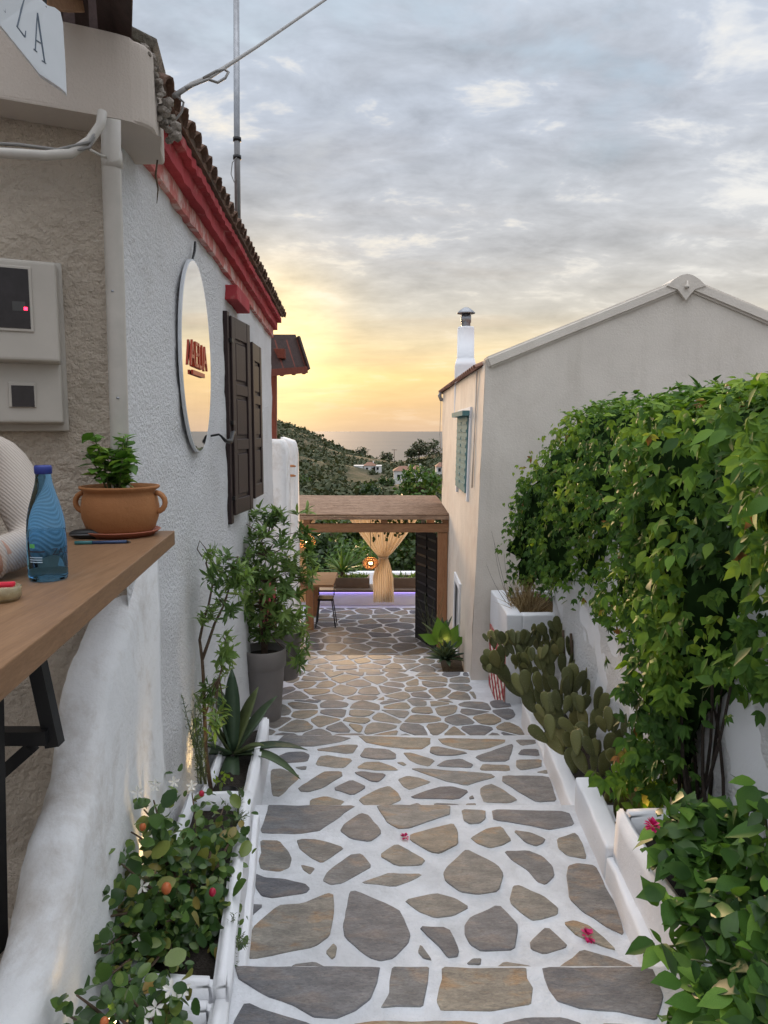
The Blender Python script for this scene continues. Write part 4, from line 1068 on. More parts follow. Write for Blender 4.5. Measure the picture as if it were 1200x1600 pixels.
for s in range(16):
    a = random.uniform(0, 6.28); r0 = random.uniform(.1, .5) * pw; top = pc + Vector((math.cos(a) * r0 * 1.9 + .012, math.sin(a) * r0 * 1.3, z0 + ph + random.uniform(.05, .165)))
    bs = pc + Vector((math.cos(a) * r0 * .6, math.sin(a) * r0 * .6, z0 + ph * .84)); md = (bs + top) / 2 + Vector((0, 0, .01))
    tube('stem', [bs, md, top], [.003, .0022, .0014], M['stem'], pt, 6)
    for i in range(15):
        t = .25 + .75 * i / 14; q = bs * (1 - t) + top * t; aa = i * 2.4 + random.random()
        dv = Vector((math.cos(aa), math.sin(aa), random.uniform(-.6, .8))); L_ = random.uniform(.032, .058)
        B.append(q); D.append(dv); U.append((random.uniform(-.3, .3), random.uniform(-.3, .3), 1)); Ln.append(L_); Wn.append(L_ * .8)
fo = leaves('foliage', 'ovate', B, D, U, Ln, Wn, M['basil'], pt, smooth=True)
# pen, spectacles case, ashtray
pA, pB = gz(117, 851, ZCT), gz(205, 849, ZCT); up_ = Vector((0, 0, .005))
pe = empty('pen', pA, 'dark blue pen lying in front of the spectacles case', 'pen')
M['penblue'] = plain('blue_plastic', (.03, .06, .14), 0.35, 0.1); M['pengreen'] = plain('teal_plastic', (.03, .14, .15), 0.35, 0.1)
tube('barrel', [pA + (pB - pA) * .30 + up_, pA + (pB - pA) * .92 + up_], .0048, M['penblue'], pe, 10)
tube('cap', [pA + up_, pA + (pB - pA) * .31 + up_], .0055, M['pengreen'], pe, 10)
tube('tip', [pA + (pB - pA) * .92 + up_, pB + up_ * .7], [.0045, .001], M['black'], pe, 8)
cA, cB = gz(112, 842, ZCT), gz(168, 841, ZCT)
gc = empty('spectacles_case', cA, 'black rounded case lying between the bottle and the pot', 'case')
bm = bmesh.new(); c0 = (cA + cB) / 2 + Vector((0, 0, .0145)); 
bmesh.ops.create_uvsphere(bm, u_segments=20, v_segments=12, radius=1.0, matrix=Matrix.Translation(c0) @ Matrix.Rotation(math.atan2(cB.y - cA.y, cB.x - cA.x), 4, 'Z') @ Matrix.Diagonal(((cB - cA).length * .58, .024, .0145, 1)))
for v in bm.verts:
    rel = v.co - c0; rel.z = math.copysign(min(abs(rel.z) * 1.25, .0145), rel.z); v.co = c0 + rel
frombm('shell', bm, M['black'], gc, True)
tube('seam', [cA + Vector((0, -.022, .0145)), (cA + cB) / 2 + Vector((0, -.0245, .0145)), cB + Vector((0, -.022, .0145))], .0012, M['steel'], gc, 6)
ac = gz(-2, 938, ZCT)
ash = empty('ashtray', ac, 'small glass dish with a red lighter at the counter edge', 'ashtray')
m, nt, b = newmat('amber_glass'); n_ = noise_n(nt, 40, 4); nt.links.new(ramp_n(nt, n_, [(0.3, (.55, .42, .22)), (0.7, (.85, .75, .5))]), b.inputs['Base Color']); setp(b, rough=0.08, trans=0.7, ior=1.45); M['amber'] = m
ra = at(31, 930, ac.y).x - ac.x
lathe('dish', [(0, 0), (ra * .86, 0), (ra, .008), (ra * 1.0, .026), (ra * .92, .028), (ra * .88, .008), (0, .006)], ac, M['amber'], ash, 28)
bar('lighter', ac + Vector((-.02, -.005, .030)), ac + Vector((ra * .75, .004, .031)), .016, .010, plain('red_plastic', (.62, .02, .05), .3, .1), ash, .004)

# electricity meter box on the front wall
def fw(u, v, o=0.0):
    """point on the front wall under pixel u,v, moved o toward the camera"""
    r = ray(u, v); n = fn; t = (cor.x * n.x + cor.y * n.y) / (r.x * n.x + r.y * n.y); p = r * t
    return p + n * o
mb = empty('electric_meter_box', fw(0, 670), 'beige electricity meter box with dark window on the front wall', 'meter box')
def fbox(name, u0, u1, v0, v1, o0, o1, mat, parent, bev=.006, taper=0.0):
    a, b = fw(u0, v0), fw(u1, v1); s0 = (a - cor).dot(fd); s1 = (b - cor).dot(fd)
    zt, zb = fw(u1, v0).z, fw(u1, v1).z
    def P(s, z, o): return Vector((cor.x, cor.y, 0)) + fd * s + fn * o + Vector((0, 0, z))
    bm = bmesh.new(); tp = taper
    hexa(bm, [P(s0, zb, o0), P(s1, zb, o0), P(s1 + tp, zb + tp, o1), P(s0 - tp, zb + tp, o1), P(s0, zt, o0), P(s1, zt, o0), P(s1 + tp, zt - tp, o1), P(s0 - tp, zt - tp, o1)])
    if bev: bevel(bm, bev, 3)
    return frombm(name, bm, mat, parent)
fbox('backplate', -110, 108, 414, 674, .0, .022, M['meter'], mb, .006)
fbox('lower_case', -104, 101, 560, 664, .018, .075, M['meter'], mb, .008, .006)
fbox('upper_case', -104, 97, 419, 576, .018, .125, M['meter'], mb, .010, .010)
# frame and window
up = fbox('window_frame', -70, 53, 430, 527, .110, .130, M['meter'], mb, .004)
fbox('window_pane', -66, 48, 434, 522, .112, .1315, M['meter_lo'], up, 0)
fbox('indicator', 37.5, 43, 490, 494.5, .128, .1335, M['redled'], up, 0)
fbox('display', 20, 40, 482, 496, .128, .1325, plain('lcd_grey', (.05, .05, .05), .2), up, 0)
lo_ = fbox('hatch_frame', 13, 57, 600, 638, .062, .080, M['meter'], mb, .003)
fbox('hatch_pane', 18, 54, 605, 637, .066, .0815, M['meter_lo'], lo_, 0)
lathe('wall_bolt', [(0, -.006), (.008, -.006), (.010, .0), (.006, .008), (0, .01)], fw(27, 412, .012), M['steel'], mb, 10)

# hanging sign
def sign():
    e = empty('hanging_sign', at(50, 60, 1.5), 'white pointed sign board with slate letters ZA hanging over the counter', 'sign')
    Ys = lambda u: 1.45 + u * .0012
    pts = [(-80, -120), (60, -2), (75, 12), (86, 15), (95, 22), (98, 35), (102, 100), (104, 148), (95, 140), (62, 118), (40, 90), (0, 41), (-80, -40)]
    bm = bmesh.new(); nrm = Vector((.35, -1, 0)).normalized() * .008
    f_ = [bm.verts.new(at(u, v, Ys(u)) + nrm) for u, v in pts]; b_ = [bm.verts.new(at(u, v, Ys(u)) - nrm) for u, v in pts]
    bm.faces.new(f_); bm.faces.new(b_[::-1])
    for i in range(len(pts)): bm.faces.new((f_[i], f_[(i + 1) % len(pts)], b_[(i + 1) % len(pts)], b_[i]))
    frombm('board', bm, M['whiteboard'], e)
    def stroke(name, segs):
        bm = bmesh.new()
        for (u0, v0, u1, v1, w) in segs:
            a, b = at(u0, v0, Ys(u0)), at(u1, v1, Ys(u1)); d = (b - a).normalized(); s = d.cross(nrm.normalized()).normalized() * w * Ys(u0) / F / 2
            hexa(bm, [a - s + nrm, b - s + nrm, b - s + nrm * 1.2, a - s + nrm * 1.2, a + s + nrm, b + s + nrm, b + s + nrm * 1.2, a + s + nrm * 1.2])
        frombm(name, bm, M['ink'], e)
    stroke('letter', [(-8, -20, -1, 12, 2.2), (-1, 12, 9, 24, 2.0), (9, 24, 9.5, 16, 1.4)])
    stroke('letter', [(14, -28, 38, 0, 2.0), (14, -28, 14, -19, 1.5), (38, 0, 27, 45, 3.6), (27, 45, 40, 62, 2.2), (40, 62, 41, 52, 1.6)])
    stroke('letter', [(59, 25, 56, 81, 1.6), (59, 24, 70, 100, 2.8), (57, 66, 66, 72, 1.6), (53.5, 80, 59, 85, 1.6), (66, 98, 73, 103, 1.6)])
    tube('hanger', [at(10, -20, 1.46), at(14, -150, 1.6)], .004, M['black'], e, 6); tube('hanger', [at(70, 12, 1.53), at(72, -100, 1.66)], .004, M['black'], e, 6)
sign()
# timber canopy above the beam
cn = empty('timber_canopy', at(120, 70, 2.2), 'dark timber canopy above the beige beam', 'canopy')
bar('rafter', at(180, 66, 2.62), at(176, -160, 1.9), .06, .10, M['darkwood'], cn, .004, up=(1, 0, 0))
obox('board', (at(70, 22, 2.55)), Vector((.22, .09, 0)), Vector((-.02, .05, .0)), Vector((0, 0, .10)), M['darkwood'], cn)
bar('beam', at(60, 4, 2.05), at(118, 10, 2.30), .05, .03, M['timber'], cn, .003)
for u in (90, 130, 165):
    bar('slat', at(u, 62, 2.55), at(u - 12, -150, 1.95), .04, .05, M['darkwood'], cn)
bar('post', at(186, 72, 2.72), at(182, -200, 2.72), .022, .03, M['darkwood'], cn)

# antenna mast and overhead cable
am = empty('antenna_mast', at(371, 390, 5.2), 'thin grey antenna mast rising behind the roof edge', 'mast')
tube('mast', [at(372.5, 430, 5.2), at(370, 200, 5.2), at(369, -60, 5.2)], [.021, .020, .019], M['steel'], am, 12)
for v in (218, 246): lathe('clamp', [(.022, -.012), (.028, -.012), (.028, .012), (.022, .012)], at(370.5, v, 5.2), M['black'], am, 14)
tube('clamp_wire', [at(370, 246, 5.17), at(363, 254, 5.17), at(361, 272, 5.17), at(366, 285, 5.17), at(370, 280, 5.17)], .003, M['cable'], am, 5)
oc = empty('overhead_cable', at(285, 142, 2.65), 'grey overhead cable tied to the eave with a loop', 'cable')
tube('main_cable', [at(272, 150, 2.65), at(300, 132, 2.75), at(330, 119, 2.9), at(400, 74, 3.5), at(512, -3, 5.0), at(700, -140, 9.0)], [.009, .009, .008, .007, .008, .012], M['cable'], oc, 8)
tube('loop', [at(290, 138, 2.7), at(325, 124, 2.8), at(340, 129, 2.82), at(352, 122, 2.85), at(357, 113, 2.86), at(350, 108, 2.86), at(338, 111, 2.84), at(318, 122, 2.8)], .005, M['cable'], oc, 7)
tube('tail', [at(276, 150, 2.66), at(287, 160, 2.68), at(284, 175, 2.68), at(272, 190, 2.68), at(266, 205, 2.68)], .004, M['cable'], oc, 6)
tube('root_tendril', [at(246, 250, 2.70), at(243, 275, 2.70), at(247, 295, 2.70), at(245, 318, 2.71)], [.003, .004, .003, .001], M['bark'], house, 5)

# oval mirror
mc_y = 3.72
def mp_(a, r=1.0):
    # outline measured on the wall plane: superellipse between its extremes
    return None
ya, yb = 3.33, 4.06
def wy(u):   # wall Y under pixel column u
    x = (u - 600) / F; return (-.875 + .047 * 2.5) / (x * 1.0 / CP * CP + .047) if False else None
def wall_hit(u, v, out=.0):
    r = ray(u, v); # X = -.875 -.047 (Y-2.5) + out
    t = (-.875 + .047 * 2.5 + out) / (r.x + .047 * r.y); return r * t
mt, mb_, ml, mr = wall_hit(309, 411, .03), wall_hit(318, 706, .03), wall_hit(285, 560, .03), wall_hit(329.5, 560, .03)
myc = (ml.y + mr.y) / 2; mry = (mr.y - ml.y) / 2; mzc = (mt.z + mb_.z) / 2; mrz = (mt.z - mb_.z) / 2
mir = empty('oval_mirror', wp(myc, mzc - mrz, .02), 'tall oval mirror with red letters hung on the left wall', 'mirror')
def ov(a, o, k=1.0): return wp(myc + mry * k * math.cos(a), mzc + mrz * k * math.sin(a), o)
n = 64; V = [ov(2 * math.pi * i / n, .012) for i in range(n)] + [ov(2 * math.pi * i / n, .026) for i in range(n)] + [ov(2 * math.pi * i / n, .028, .985) for i in range(n)]
raw('frame', V, [(i, (i + 1) % n, n + (i + 1) % n, n + i) for i in range(n)] + [(n + i, n + (i + 1) % n, 2 * n + (i + 1) % n, 2 * n + i) for i in range(n)] + [tuple(range(n))[::-1]], M['whiteboard'], mir)
raw('glass', [ov(2 * math.pi * i / n, .0282, .985) for i in range(n)], [tuple(range(n))], M['mirror'], mir)
def wall_text(txt, y0, y1, z0, hgt, out, depth, mat, parent):
    me = text_mesh(txt)
    xs = [v.co.x for v in me.vertices]; ys = [v.co.y for v in me.vertices]
    x0, x1, a0, a1 = min(xs), max(xs), min(ys), max(ys)
    for v in me.vertices:
        Y = y0 + (y1 - y0) * (v.co.x - x0) / (x1 - x0); Z = z0 + hgt * (v.co.y - a0) / (a1 - a0)
        v.co = wp(Y, Z, out)
    bm = bmesh.new(); bm.from_mesh(me); bpy.data.meshes.remove(me)
    r = bmesh.ops.extrude_face_region(bm, geom=bm.faces[:])
    for g in r['geom']:
        if isinstance(g, bmesh.types.BMVert): g.co.x += depth
    return frombm('lettering', bm, mat, parent)
l0, l1 = wall_hit(301.5, 560, .05), wall_hit(327, 560, .05); lz0, lz1 = wall_hit(312, 574, .05).z, wall_hit(312, 535, .05).z
wall_text('AELIA', l0.y, l1.y, lz0, lz1 - lz0, .031, .010, M['letter'], mir)
s0_, s1_ = wall_hit(305, 585, .05), wall_hit(323, 585, .05)
bar('subtitle_plate', wp(s0_.y, wall_hit(313, 584, .05).z, .036), wp(s1_.y, wall_hit(313, 584, .05).z, .036), .010, .020, M['letter'], mir)
tube('hook_wire', [wall_hit(305, 378, .02), wall_hit(304, 392, .02), wall_hit(301, 405, .02), wall_hit(299, 413, .02)], [.006, .007, .006, .004], M['black'], mir, 6)

# ------------------------------------------------------------------ garden spotlights (lit in the photograph)
def spotlight(pos, target, label, power, size=60, col=(1.0, .66, .30)):
    pos = Vector(pos); target = Vector(target); d = (target - pos).normalized()
    e = empty('garden_spotlight', pos, label, 'spotlight', 'small lit garden spotlights')
    tube('lamp_body', [pos - d * .05, pos], [.018, .022], M['black'], e, 12)
    tube('spike', [pos - d * .03, pos + Vector((0, 0, -.12))], [.006, .003], M['black'], e, 6)
    bm = bmesh.new(); s = d.cross(Vector((0.1, .2, 1))).normalized(); t = d.cross(s)
    bm.faces.new([bm.verts.new(pos + d * .001 + (s * math.cos(a) + t * math.sin(a)) * .018) for a in [i * math.pi / 6 for i in range(12)]]); frombm('lens', bm, M['lens'], e)
    l = bpy.data.lights.new('spotlight_glow', 'SPOT'); l.energy = power; l.spot_size = R(size); l.spot_blend = .8; l.color = col; l.shadow_soft_size = .018
    o = bpy.data.objects.new('spotlight_glow', l); C.objects.link(o); o.parent = e; o.location = d * .012; o.rotation_euler = d.to_track_quat('-Z', 'Y').to_euler()
spotlight(wp(2.42, -1.60, .12), wp(2.40, -1.1, .03), 'small lit spotlight behind the flowering shrub', 4.5)
spotlight(wp(3.30, -1.72, .10), wp(3.36, -1.2, .0), 'small lit spotlight behind the climbing shrub stem', 3.0)
spotlight(wp(1.72, -1.50, .14), wp(1.66, -1.2, .05), 'small lit spotlight in the nearest planter', 1.2)
spotlight((1.215, 3.02, -1.76), (1.12, 3.22, -1.50), 'small lit spotlight glowing behind the cactus stem', 3.0, 70, (1.0, .62, .12))
spotlight(at(697, 1012, 7.55) + Vector((0, -.06, 0)), at(690, 965, 7.7), 'small lit spotlight under the broad-leaved plant', .5, 70, (1.0, .75, .2))

# ------------------------------------------------------------------ plants on the left
def stem_tube(bm, a, b, r0, r1, bend=.03, n=5):
    a, b = Vector(a), Vector(b); o = Vector((random.uniform(-1, 1), random.uniform(-1, 1), random.uniform(-.3, .3))) * bend
    pts = [a.lerp(b, i / n) + o * math.sin(math.pi * i / n) for i in range(n + 1)]
    add_tube(bm, pts, [r0 + (r1 - r0) * i / n for i in range(n + 1)], 6); return pts
def flower(pos, d, r, mat, parent, petals=5, name='flower'):
    d = Vector(d).normalized(); s = d.cross(Vector((.2, .3, 1))).normalized(); t = d.cross(s); V = []; Fs = []
    for k in range(petals):
        a = 2 * math.pi * k / petals; c_, w_ = (s * math.cos(a) + t * math.sin(a)), (-s * math.sin(a) + t * math.cos(a)); b = len(V)
        V += [pos + c_ * r * .08 - w_ * r * .06, pos + c_ * r * .08 + w_ * r * .06, pos + c_ * r * .6 + w_ * r * .26 + d * r * .22, pos + c_ * r + w_ * r * .02 + d * r * .12, pos + c_ * r * .6 - w_ * r * .26 + d * r * .22]
        Fs.append((b, b + 1, b + 2, b + 3, b + 4))
    return raw(name, V, Fs, mat, parent)
def bloom(pos, r, mat, parent, n=22, name='flower'):
    bm = bmesh.new()
    for i in range(n):
        a = random.uniform(0, 6.28); e = random.uniform(-.3, 1.4); d = Vector((math.cos(a) * math.cos(e), math.sin(a) * math.cos(e), math.sin(e))); s = d.cross(Vector((.3, .1, 1))).normalized(); t = d.cross(s)
        q = pos + d * r * .2; L_ = r * random.uniform(.7, 1.05)
        bm.faces.new([bm.verts.new(q), bm.verts.new(q + d * L_ * .6 + s * r * .3), bm.verts.new(q + d * L_ + t * r * .15), bm.verts.new(q + d * L_ * .6 - s * r * .3)])
    return frombm(name, bm, mat, parent)

M['carissa_fill'] = leafmat('small_round_leaf', [(0.0, (.035, .075, .025)), (0.5, (.07, .135, .035)), (0.9, (.14, .21, .045)), (1.0, (.26, .20, .06))], trans=0.15, rough=0.3)
# flowering shrub with round glossy leaves
def round_shrub(label, root, tips, nleaf, flowers, fruits, Ls=(.046, .075), jit=.04, fill=900):
    e = empty('flowering_shrub', root, label, 'shrub'); bm = bmesh.new(); anchors = []
    for tp in tips:
        mid = Vector(root).lerp(Vector(tp), .45) + Vector((random.uniform(-.03, .03), random.uniform(-.05, .05), .03))
        p1 = stem_tube(bm, root, mid, .010, .006, .02); p2 = stem_tube(bm, mid, tp, .006, .0025, .02)
        anchors += p1[3:] + p2 + p2[2:]
    frombm('branches', bm, M['bark'], e, True)
    for i in range(nleaf):
        q = random.choice(anchors) + Vector((random.gauss(0, jit), random.gauss(0, jit), random.gauss(0, jit * .8)))
        d = Vector((random.gauss(0, 1), random.gauss(-.35, 1), random.gauss(.25, .7))); L_ = random.uniform(*Ls)
        leaf_obj('round', M['carissa'], q, d, (random.gauss(0, .5), random.gauss(-.5, .5), 1), L_, L_ * random.uniform(.62, .78), e)
    A = np.array([tuple(a) for a in anchors]); nF = fill; Bf = A[RNG.integers(0, len(A), nF)] + rv(nF, jit * 1.1); Lf = RNG.uniform(.024, .046, nF)
    leaves('foliage', 'round', Bf, rv(nF) + np.array((0, -.3, .3)), rv(nF, .5) + np.array((0, -.4, 1)), Lf, Lf * .65, M['carissa_fill'], e)['kind'] = 'stuff'
    for u, v, Y in flowers: flower(at(u, v, Y), (random.uniform(-.3, .5), -1, random.uniform(.2, .9)), .024, M['petal_w'], e)
    for u, v, Y, r_, mt_ in fruits:
        bm = bmesh.new(); bmesh.ops.create_uvsphere(bm, u_segments=14, v_segments=10, radius=r_, matrix=Matrix.Translation(at(u, v, Y)) @ Matrix.Diagonal((.9, .9, 1.12, 1))); frombm('fruit', bm, M[mt_], e, True)
    return e
root1 = at(290, 1490, 2.35); root1.z = -1.66
tips = [at(u, v, Y) for u, v, Y in ((225, 1265, 2.30), (300, 1240, 2.75), (350, 1260, 2.8), (190, 1350, 2.15), (140, 1440, 2.0), (180, 1480, 2.0), (250, 1330, 2.3), (330, 1340, 2.55), (365, 1400, 2.45), (340, 1450, 2.3), (260, 1440, 2.15), (300, 1390, 2.4), (370, 1300, 2.7), (375, 1460, 2.35), (230, 1410, 2.15), (310, 1300, 2.6), (215, 1500, 2.05), (120, 1435, 1.95), (150, 1400, 2.05), (130, 1500, 1.9), (170, 1525, 1.9), (205, 1300, 2.25), (200, 1535, 1.95), (265, 1515, 2.05), (330, 1505, 2.2), (240, 1250, 2.4))]
round_shrub('round-leaved shrub with white flowers and orange fruit in the long left planter', root1, tips, 290,
            [(215, 1238, 2.3), (243, 1228, 2.4), (272, 1222, 2.7), (300, 1228, 2.7), (222, 1385, 2.14), (218, 1472, 2.05), (140, 1475, 1.95)],
            [(260, 1388, 2.12, .017, 'fruit'), (223, 1292, 2.24, .012, 'fruit'), (332, 1394, 2.25, .013, 'fruit_r'), (315, 1240, 2.6, .011, 'fruit_r')])
root2 = at(200, 1640, 1.75); root2.z = -1.68
tips2 = [at(u, v, Y) for u, v, Y in ((120, 1555, 1.62), (105, 1585, 1.6), (150, 1590, 1.62), (205, 1560, 1.72), (260, 1555, 1.8), (280, 1540, 1.82), (180, 1585, 1.65), (240, 1590, 1.7))]
round_shrub('low round-leaved shrub with white blossoms in the nearest planter', root2, tips2, 70, [(268, 1545, 1.72), (243, 1575, 1.7), (225, 1590, 1.68), (285, 1545, 1.75)], [(163, 1597, 1.58, .011, 'fruit')], (.04, .06), .035, 130)

def scatter_anchor(name, e, anchors, n, kind, Ls, wr, mat, jit, outward=None, droop=0.0, upv=(0, 0, 1)):
    A = np.array([tuple(a) for a in anchors]); idx = RNG.integers(0, len(A), n); B = A[idx] + rv(n, jit)
    D = rv(n); D[:, 2] = D[:, 2] * .7 - droop
    if outward is not None: D += (B - np.array(outward)) / (np.linalg.norm(B - np.array(outward), axis=1, keepdims=True) + 1e-6) * 1.2
    U = rv(n, .4) + np.array(upv); L_ = RNG.uniform(*Ls, n)
    o = leaves(name, kind, B, D, U, L_, L_ * wr * RNG.uniform(.8, 1.2, n), mat, e); o['kind'] = 'stuff'; return o
# rosemary and small herbs
def needle_plant(label, spots, n, ln=(.015, .03)):
    e = empty('rosemary', spots[0][0], label, 'herb'); bm = bmesh.new(); anc = []
    for a, b in spots: anc += stem_tube(bm, a, b, .003, .0012, .015, 8)
    frombm('sprig', bm, M['stem'], e, True)
    B, D, U, L_ = [], [], [], []
    for i in range(n):
        k = random.randrange(len(spots)); a, b = map(Vector, spots[k]); t = random.uniform(.1, 1); q = a.lerp(b, t); dr = (b - a).normalized()
        B.append(q + Vector((random.gauss(0, .004), random.gauss(0, .004), random.gauss(0, .004)))); D.append(dr * .7 + Vector((random.gauss(0, .7), random.gauss(0, .7), random.gauss(0, .7)))); U.append((0, -.5, 1)); L_.append(random.uniform(*ln))
    o = leaves('needles', 'blade', B, D, U, L_, np.array(L_) * .13, M['rosemary'], e); o['kind'] = 'stuff'
sp = []
for k in range(9): sp.append((at(318 + random.uniform(-10, 6), 1225, 3.25), at(288 + random.uniform(-8, 28), 1100 + random.uniform(-15, 70), 3.25 + random.uniform(-.1, .1))))
needle_plant('grey-green rosemary sprigs against the wall by the agave', sp, 620)
sp = [(at(345, 1480, 2.3), at(345 + random.uniform(-15, 45), 1470 + random.uniform(-45, 40), 2.25 + random.uniform(-.1, .1))) for k in range(12)]
needle_plant('rosemary trailing over the near end of the long planter', sp, 520)
sp = [(at(365, 1290, 2.8), at(360 + random.uniform(-15, 35), 1250 + random.uniform(-20, 30), 2.85)) for k in range(6)]
needle_plant('fine-leaved herb at the far end of the flowering shrub', sp, 200)
sp = [(at(270, 1440, 2.3), at(265 + random.uniform(-20, 20), 1380 + random.uniform(-20, 30), 2.3)) for k in range(8)]
needle_plant('pale fine-leaved herb in the middle of the flowering shrub', sp, 260)

# climbing shrub with twin stems beside the wall
def narrow_shrub(label, stems, anchors_extra, n, Ls, parent_root, name='shrub', wr=.26, jit=.03, mat='shrub'):
    e = empty(name, parent_root, label, 'shrub'); bm = bmesh.new(); anc = []
    for pts, r0, r1 in stems:
        m_ = len(pts); add_tube(bm, pts, [r0 + (r1 - r0) * i / (m_ - 1) for i in range(m_)], 7)
        for a, b in zip(pts[len(pts) // 2:], pts[len(pts) // 2 + 1:]): anc += [Vector(a).lerp(Vector(b), t) for t in (0, .5, 1)]
    tw = list(anchors_extra)
    for q in tw:
        s = min(anc, key=lambda c: (c - q).length); stem_tube(bm, s, q, .004, .0016, .012, 4)
    frombm('branches', bm, M['bark'], e, True)
    # whorls of narrow leaves at each twig end and along the twig
    B, D, U, L_, T = [], [], [], [], []
    per = max(1, n // max(1, len(tw)))
    for q in tw:
        ax = Vector((random.gauss(0, .6), random.gauss(-.2, .6), random.gauss(.7, .5))).normalized(); tone = random.random()
        for i in range(per):
            a = random.uniform(0, 6.28); s = ax.cross(Vector((.3, .2, 1))).normalized(); t = ax.cross(s)
            d = (s * math.cos(a) + t * math.sin(a)) + ax * random.uniform(-.3, 1.3)
            B.append(q + ax * random.uniform(-.055, .02) + Vector((random.gauss(0, jit * .3),) * 3)); D.append(d); U.append(ax + Vector((random.gauss(0, .3), random.gauss(-.2, .3), .3))); L_.append(random.uniform(*Ls)); T.append(.25 * random.random() + .75 * tone)
    o = leaves('foliage', 'lance', B, D, U, L_, np.array(L_) * wr, M[mat], e, T); o['kind'] = 'stuff'
    return e
YS = 3.45
st1 = [at(330, 1235, YS), at(322, 1180, YS), at(320, 1120, YS), at(318, 1060, YS), at(316, 1030, YS), at(312, 1000, YS), at(318, 970, YS), at(326, 945, YS), at(332, 915, YS), at(322, 880, YS)]
st2 = [at(316, 1030, YS), at(325, 1005, YS), at(335, 975, YS + .03), at(350, 945, YS + .05), at(362, 905, YS + .1), at(372, 870, YS + .1)]
st3 = [at(320, 1120, YS), at(330, 1090, YS), at(342, 1060, YS + .04), at(350, 1030, YS + .05), at(352, 1000, YS + .05)]
tw = [at(u + random.uniform(-6, 6), v + random.uniform(-6, 6), YS + random.uniform(-.1, .15)) for u, v in ((332, 885), (345, 875), (325, 905), (340, 915), (355, 905), (365, 890), (345, 935), (330, 950), (322, 965), (355, 955), (375, 930), (385, 905), (350, 1000), (345, 1030), (352, 1045), (338, 1070), (330, 1095), (312, 1095), (342, 1100), (320, 1075), (335, 1130), (308, 1130), (318, 1160), (360, 880), (338, 860), (370, 915), (352, 1018))]
narrow_shrub('tall leggy shrub with twin bare stems climbing the left wall', [(st1, .011, .004), (st2, .009, .003), (st3, .005, .002)], tw, 800, (.04, .072), st1[0])
tube('vine_end', [at(345, 910, 3.6), at(335, 880, 3.6), at(320, 855, 3.58), at(312, 845, 3.57), at(308, 858, 3.57), at(316, 870, 3.57)], .0025, M['bark'], bpy.data.objects['shrub'] if 'shrub' in bpy.data.objects else None, 5)

# big potted shrub
YP = 5.35
pot_c = at(415, 1118, YP); pot_c.z = -2.15
def tall_pot(c, rtop, h, label, seg=40):
    e = empty('potted_shrub', c, label, 'potted plant')
    r = rtop
    lathe('pot', [(0, 0), (r * .70, 0), (r * .72, .01), (r * .905, h * .735), (r * .925, h * .745), (r * .97, h * .755), (r * 1.0, h * .985), (r * .99, h), (r * .94, h), (r * .92, h * .88), (0, h * .88)], c, M['greypot'], e, seg)
    lathe('soil', [(r * .93, h * .885), (r * .5, h * .90), (0, h * .895)], c, M['soil'], e, 18)
    return e
rt = (at(449, 1020, YP).x - at(380, 1020, YP).x) / 2; hp = at(415, 1012, YP).z - at(415, 1122, YP).z
pot_c = at(414.5, 1122, YP)
ps = tall_pot(pot_c, rt, hp, 'bushy shrub in the tall taupe pot nearest on the left')
top = pot_c + Vector((0, 0, hp * .9))
bm = bmesh.new(); anc = []; tips_ = []
for (du, dv) in ((0, 0), (-3, 0), (4, 0)):
    p_ = stem_tube(bm, top + Vector((du * .004, 0, 0)), at(418 + du * 2, 930, YP), .010, .007, .01)
for i in range(235):
    while True:
        u, v = random.uniform(335, 500), random.uniform(780, 1010)
        cx, cy, rx, ry = 414, 895, 88, 112
        k_ = ((u - cx) / rx) ** 2 + ((v - cy) / ry) ** 2
        if k_ < 1.0 * (0.75 + .5 * noise.noise(Vector((u * .03, v * .03, 1)))) + .08: break
    q = at(u, v, YP + random.uniform(-.28, .34) * math.sqrt(max(.05, 1 - min(1, k_)))); tips_.append(q)
for (u, v) in ((480, 795), (465, 800), (440, 800), (405, 795), (360, 792), (350, 800), (470, 1095 - 70), (470, 1040), (465, 1030), (478, 985), (455, 1010), (400, 985), (486, 870), (488, 905)):
    tips_.append(at(u, v, YP + random.uniform(-.15, .1)))
core = [at(418, v, YP) for v in (985, 950, 910, 870, 840)]
for q in tips_[::3]:
    s = min(core, key=lambda c_: abs(c_.z - (q.z - .12))); stem_tube(bm, s, q, .004, .0015, .02, 4)
frombm('branches', bm, M['bark'], ps, True)
B, D, U, L_, T = [], [], [], [], []
for q in tips_:
    ax = ((q - at(418, 930, YP)).normalized() + Vector((random.gauss(0, .5), random.gauss(0, .5), random.gauss(.5, .4)))).normalized(); tone = random.random(); s = ax.cross(Vector((.31, .2, 1))).normalized(); t = ax.cross(s)
    for i in range(random.randint(8, 15)):
        a = random.uniform(0, 6.28); d = (s * math.cos(a) + t * math.sin(a)) + ax * random.uniform(-.2, 1.4)
        B.append(q - ax * random.uniform(0, .05)); D.append(d); U.append(ax + Vector((random.gauss(0, .3), random.gauss(-.2, .3), .3))); L_.append(random.uniform(.055, .10)); T.append(.3 * random.random() + .7 * tone)
o = leaves('foliage', 'lance', B, D, U, L_, np.array(L_) * .27, M['shrub'], ps, T); o['kind'] = 'stuff'
Y2 = 5.95
c2 = at(446, 1058, Y2); 
ps2 = tall_pot(c2, .145, at(446, 985, Y2).z - c2.z, 'second taupe pot half hidden behind the bushy shrub')
tw2 = [at(random.uniform(440, 482), random.uniform(960, 1040), Y2 + random.uniform(-.15, .15)) for _ in range(26)]
B, D, U, L_, T = [], [], [], [], []
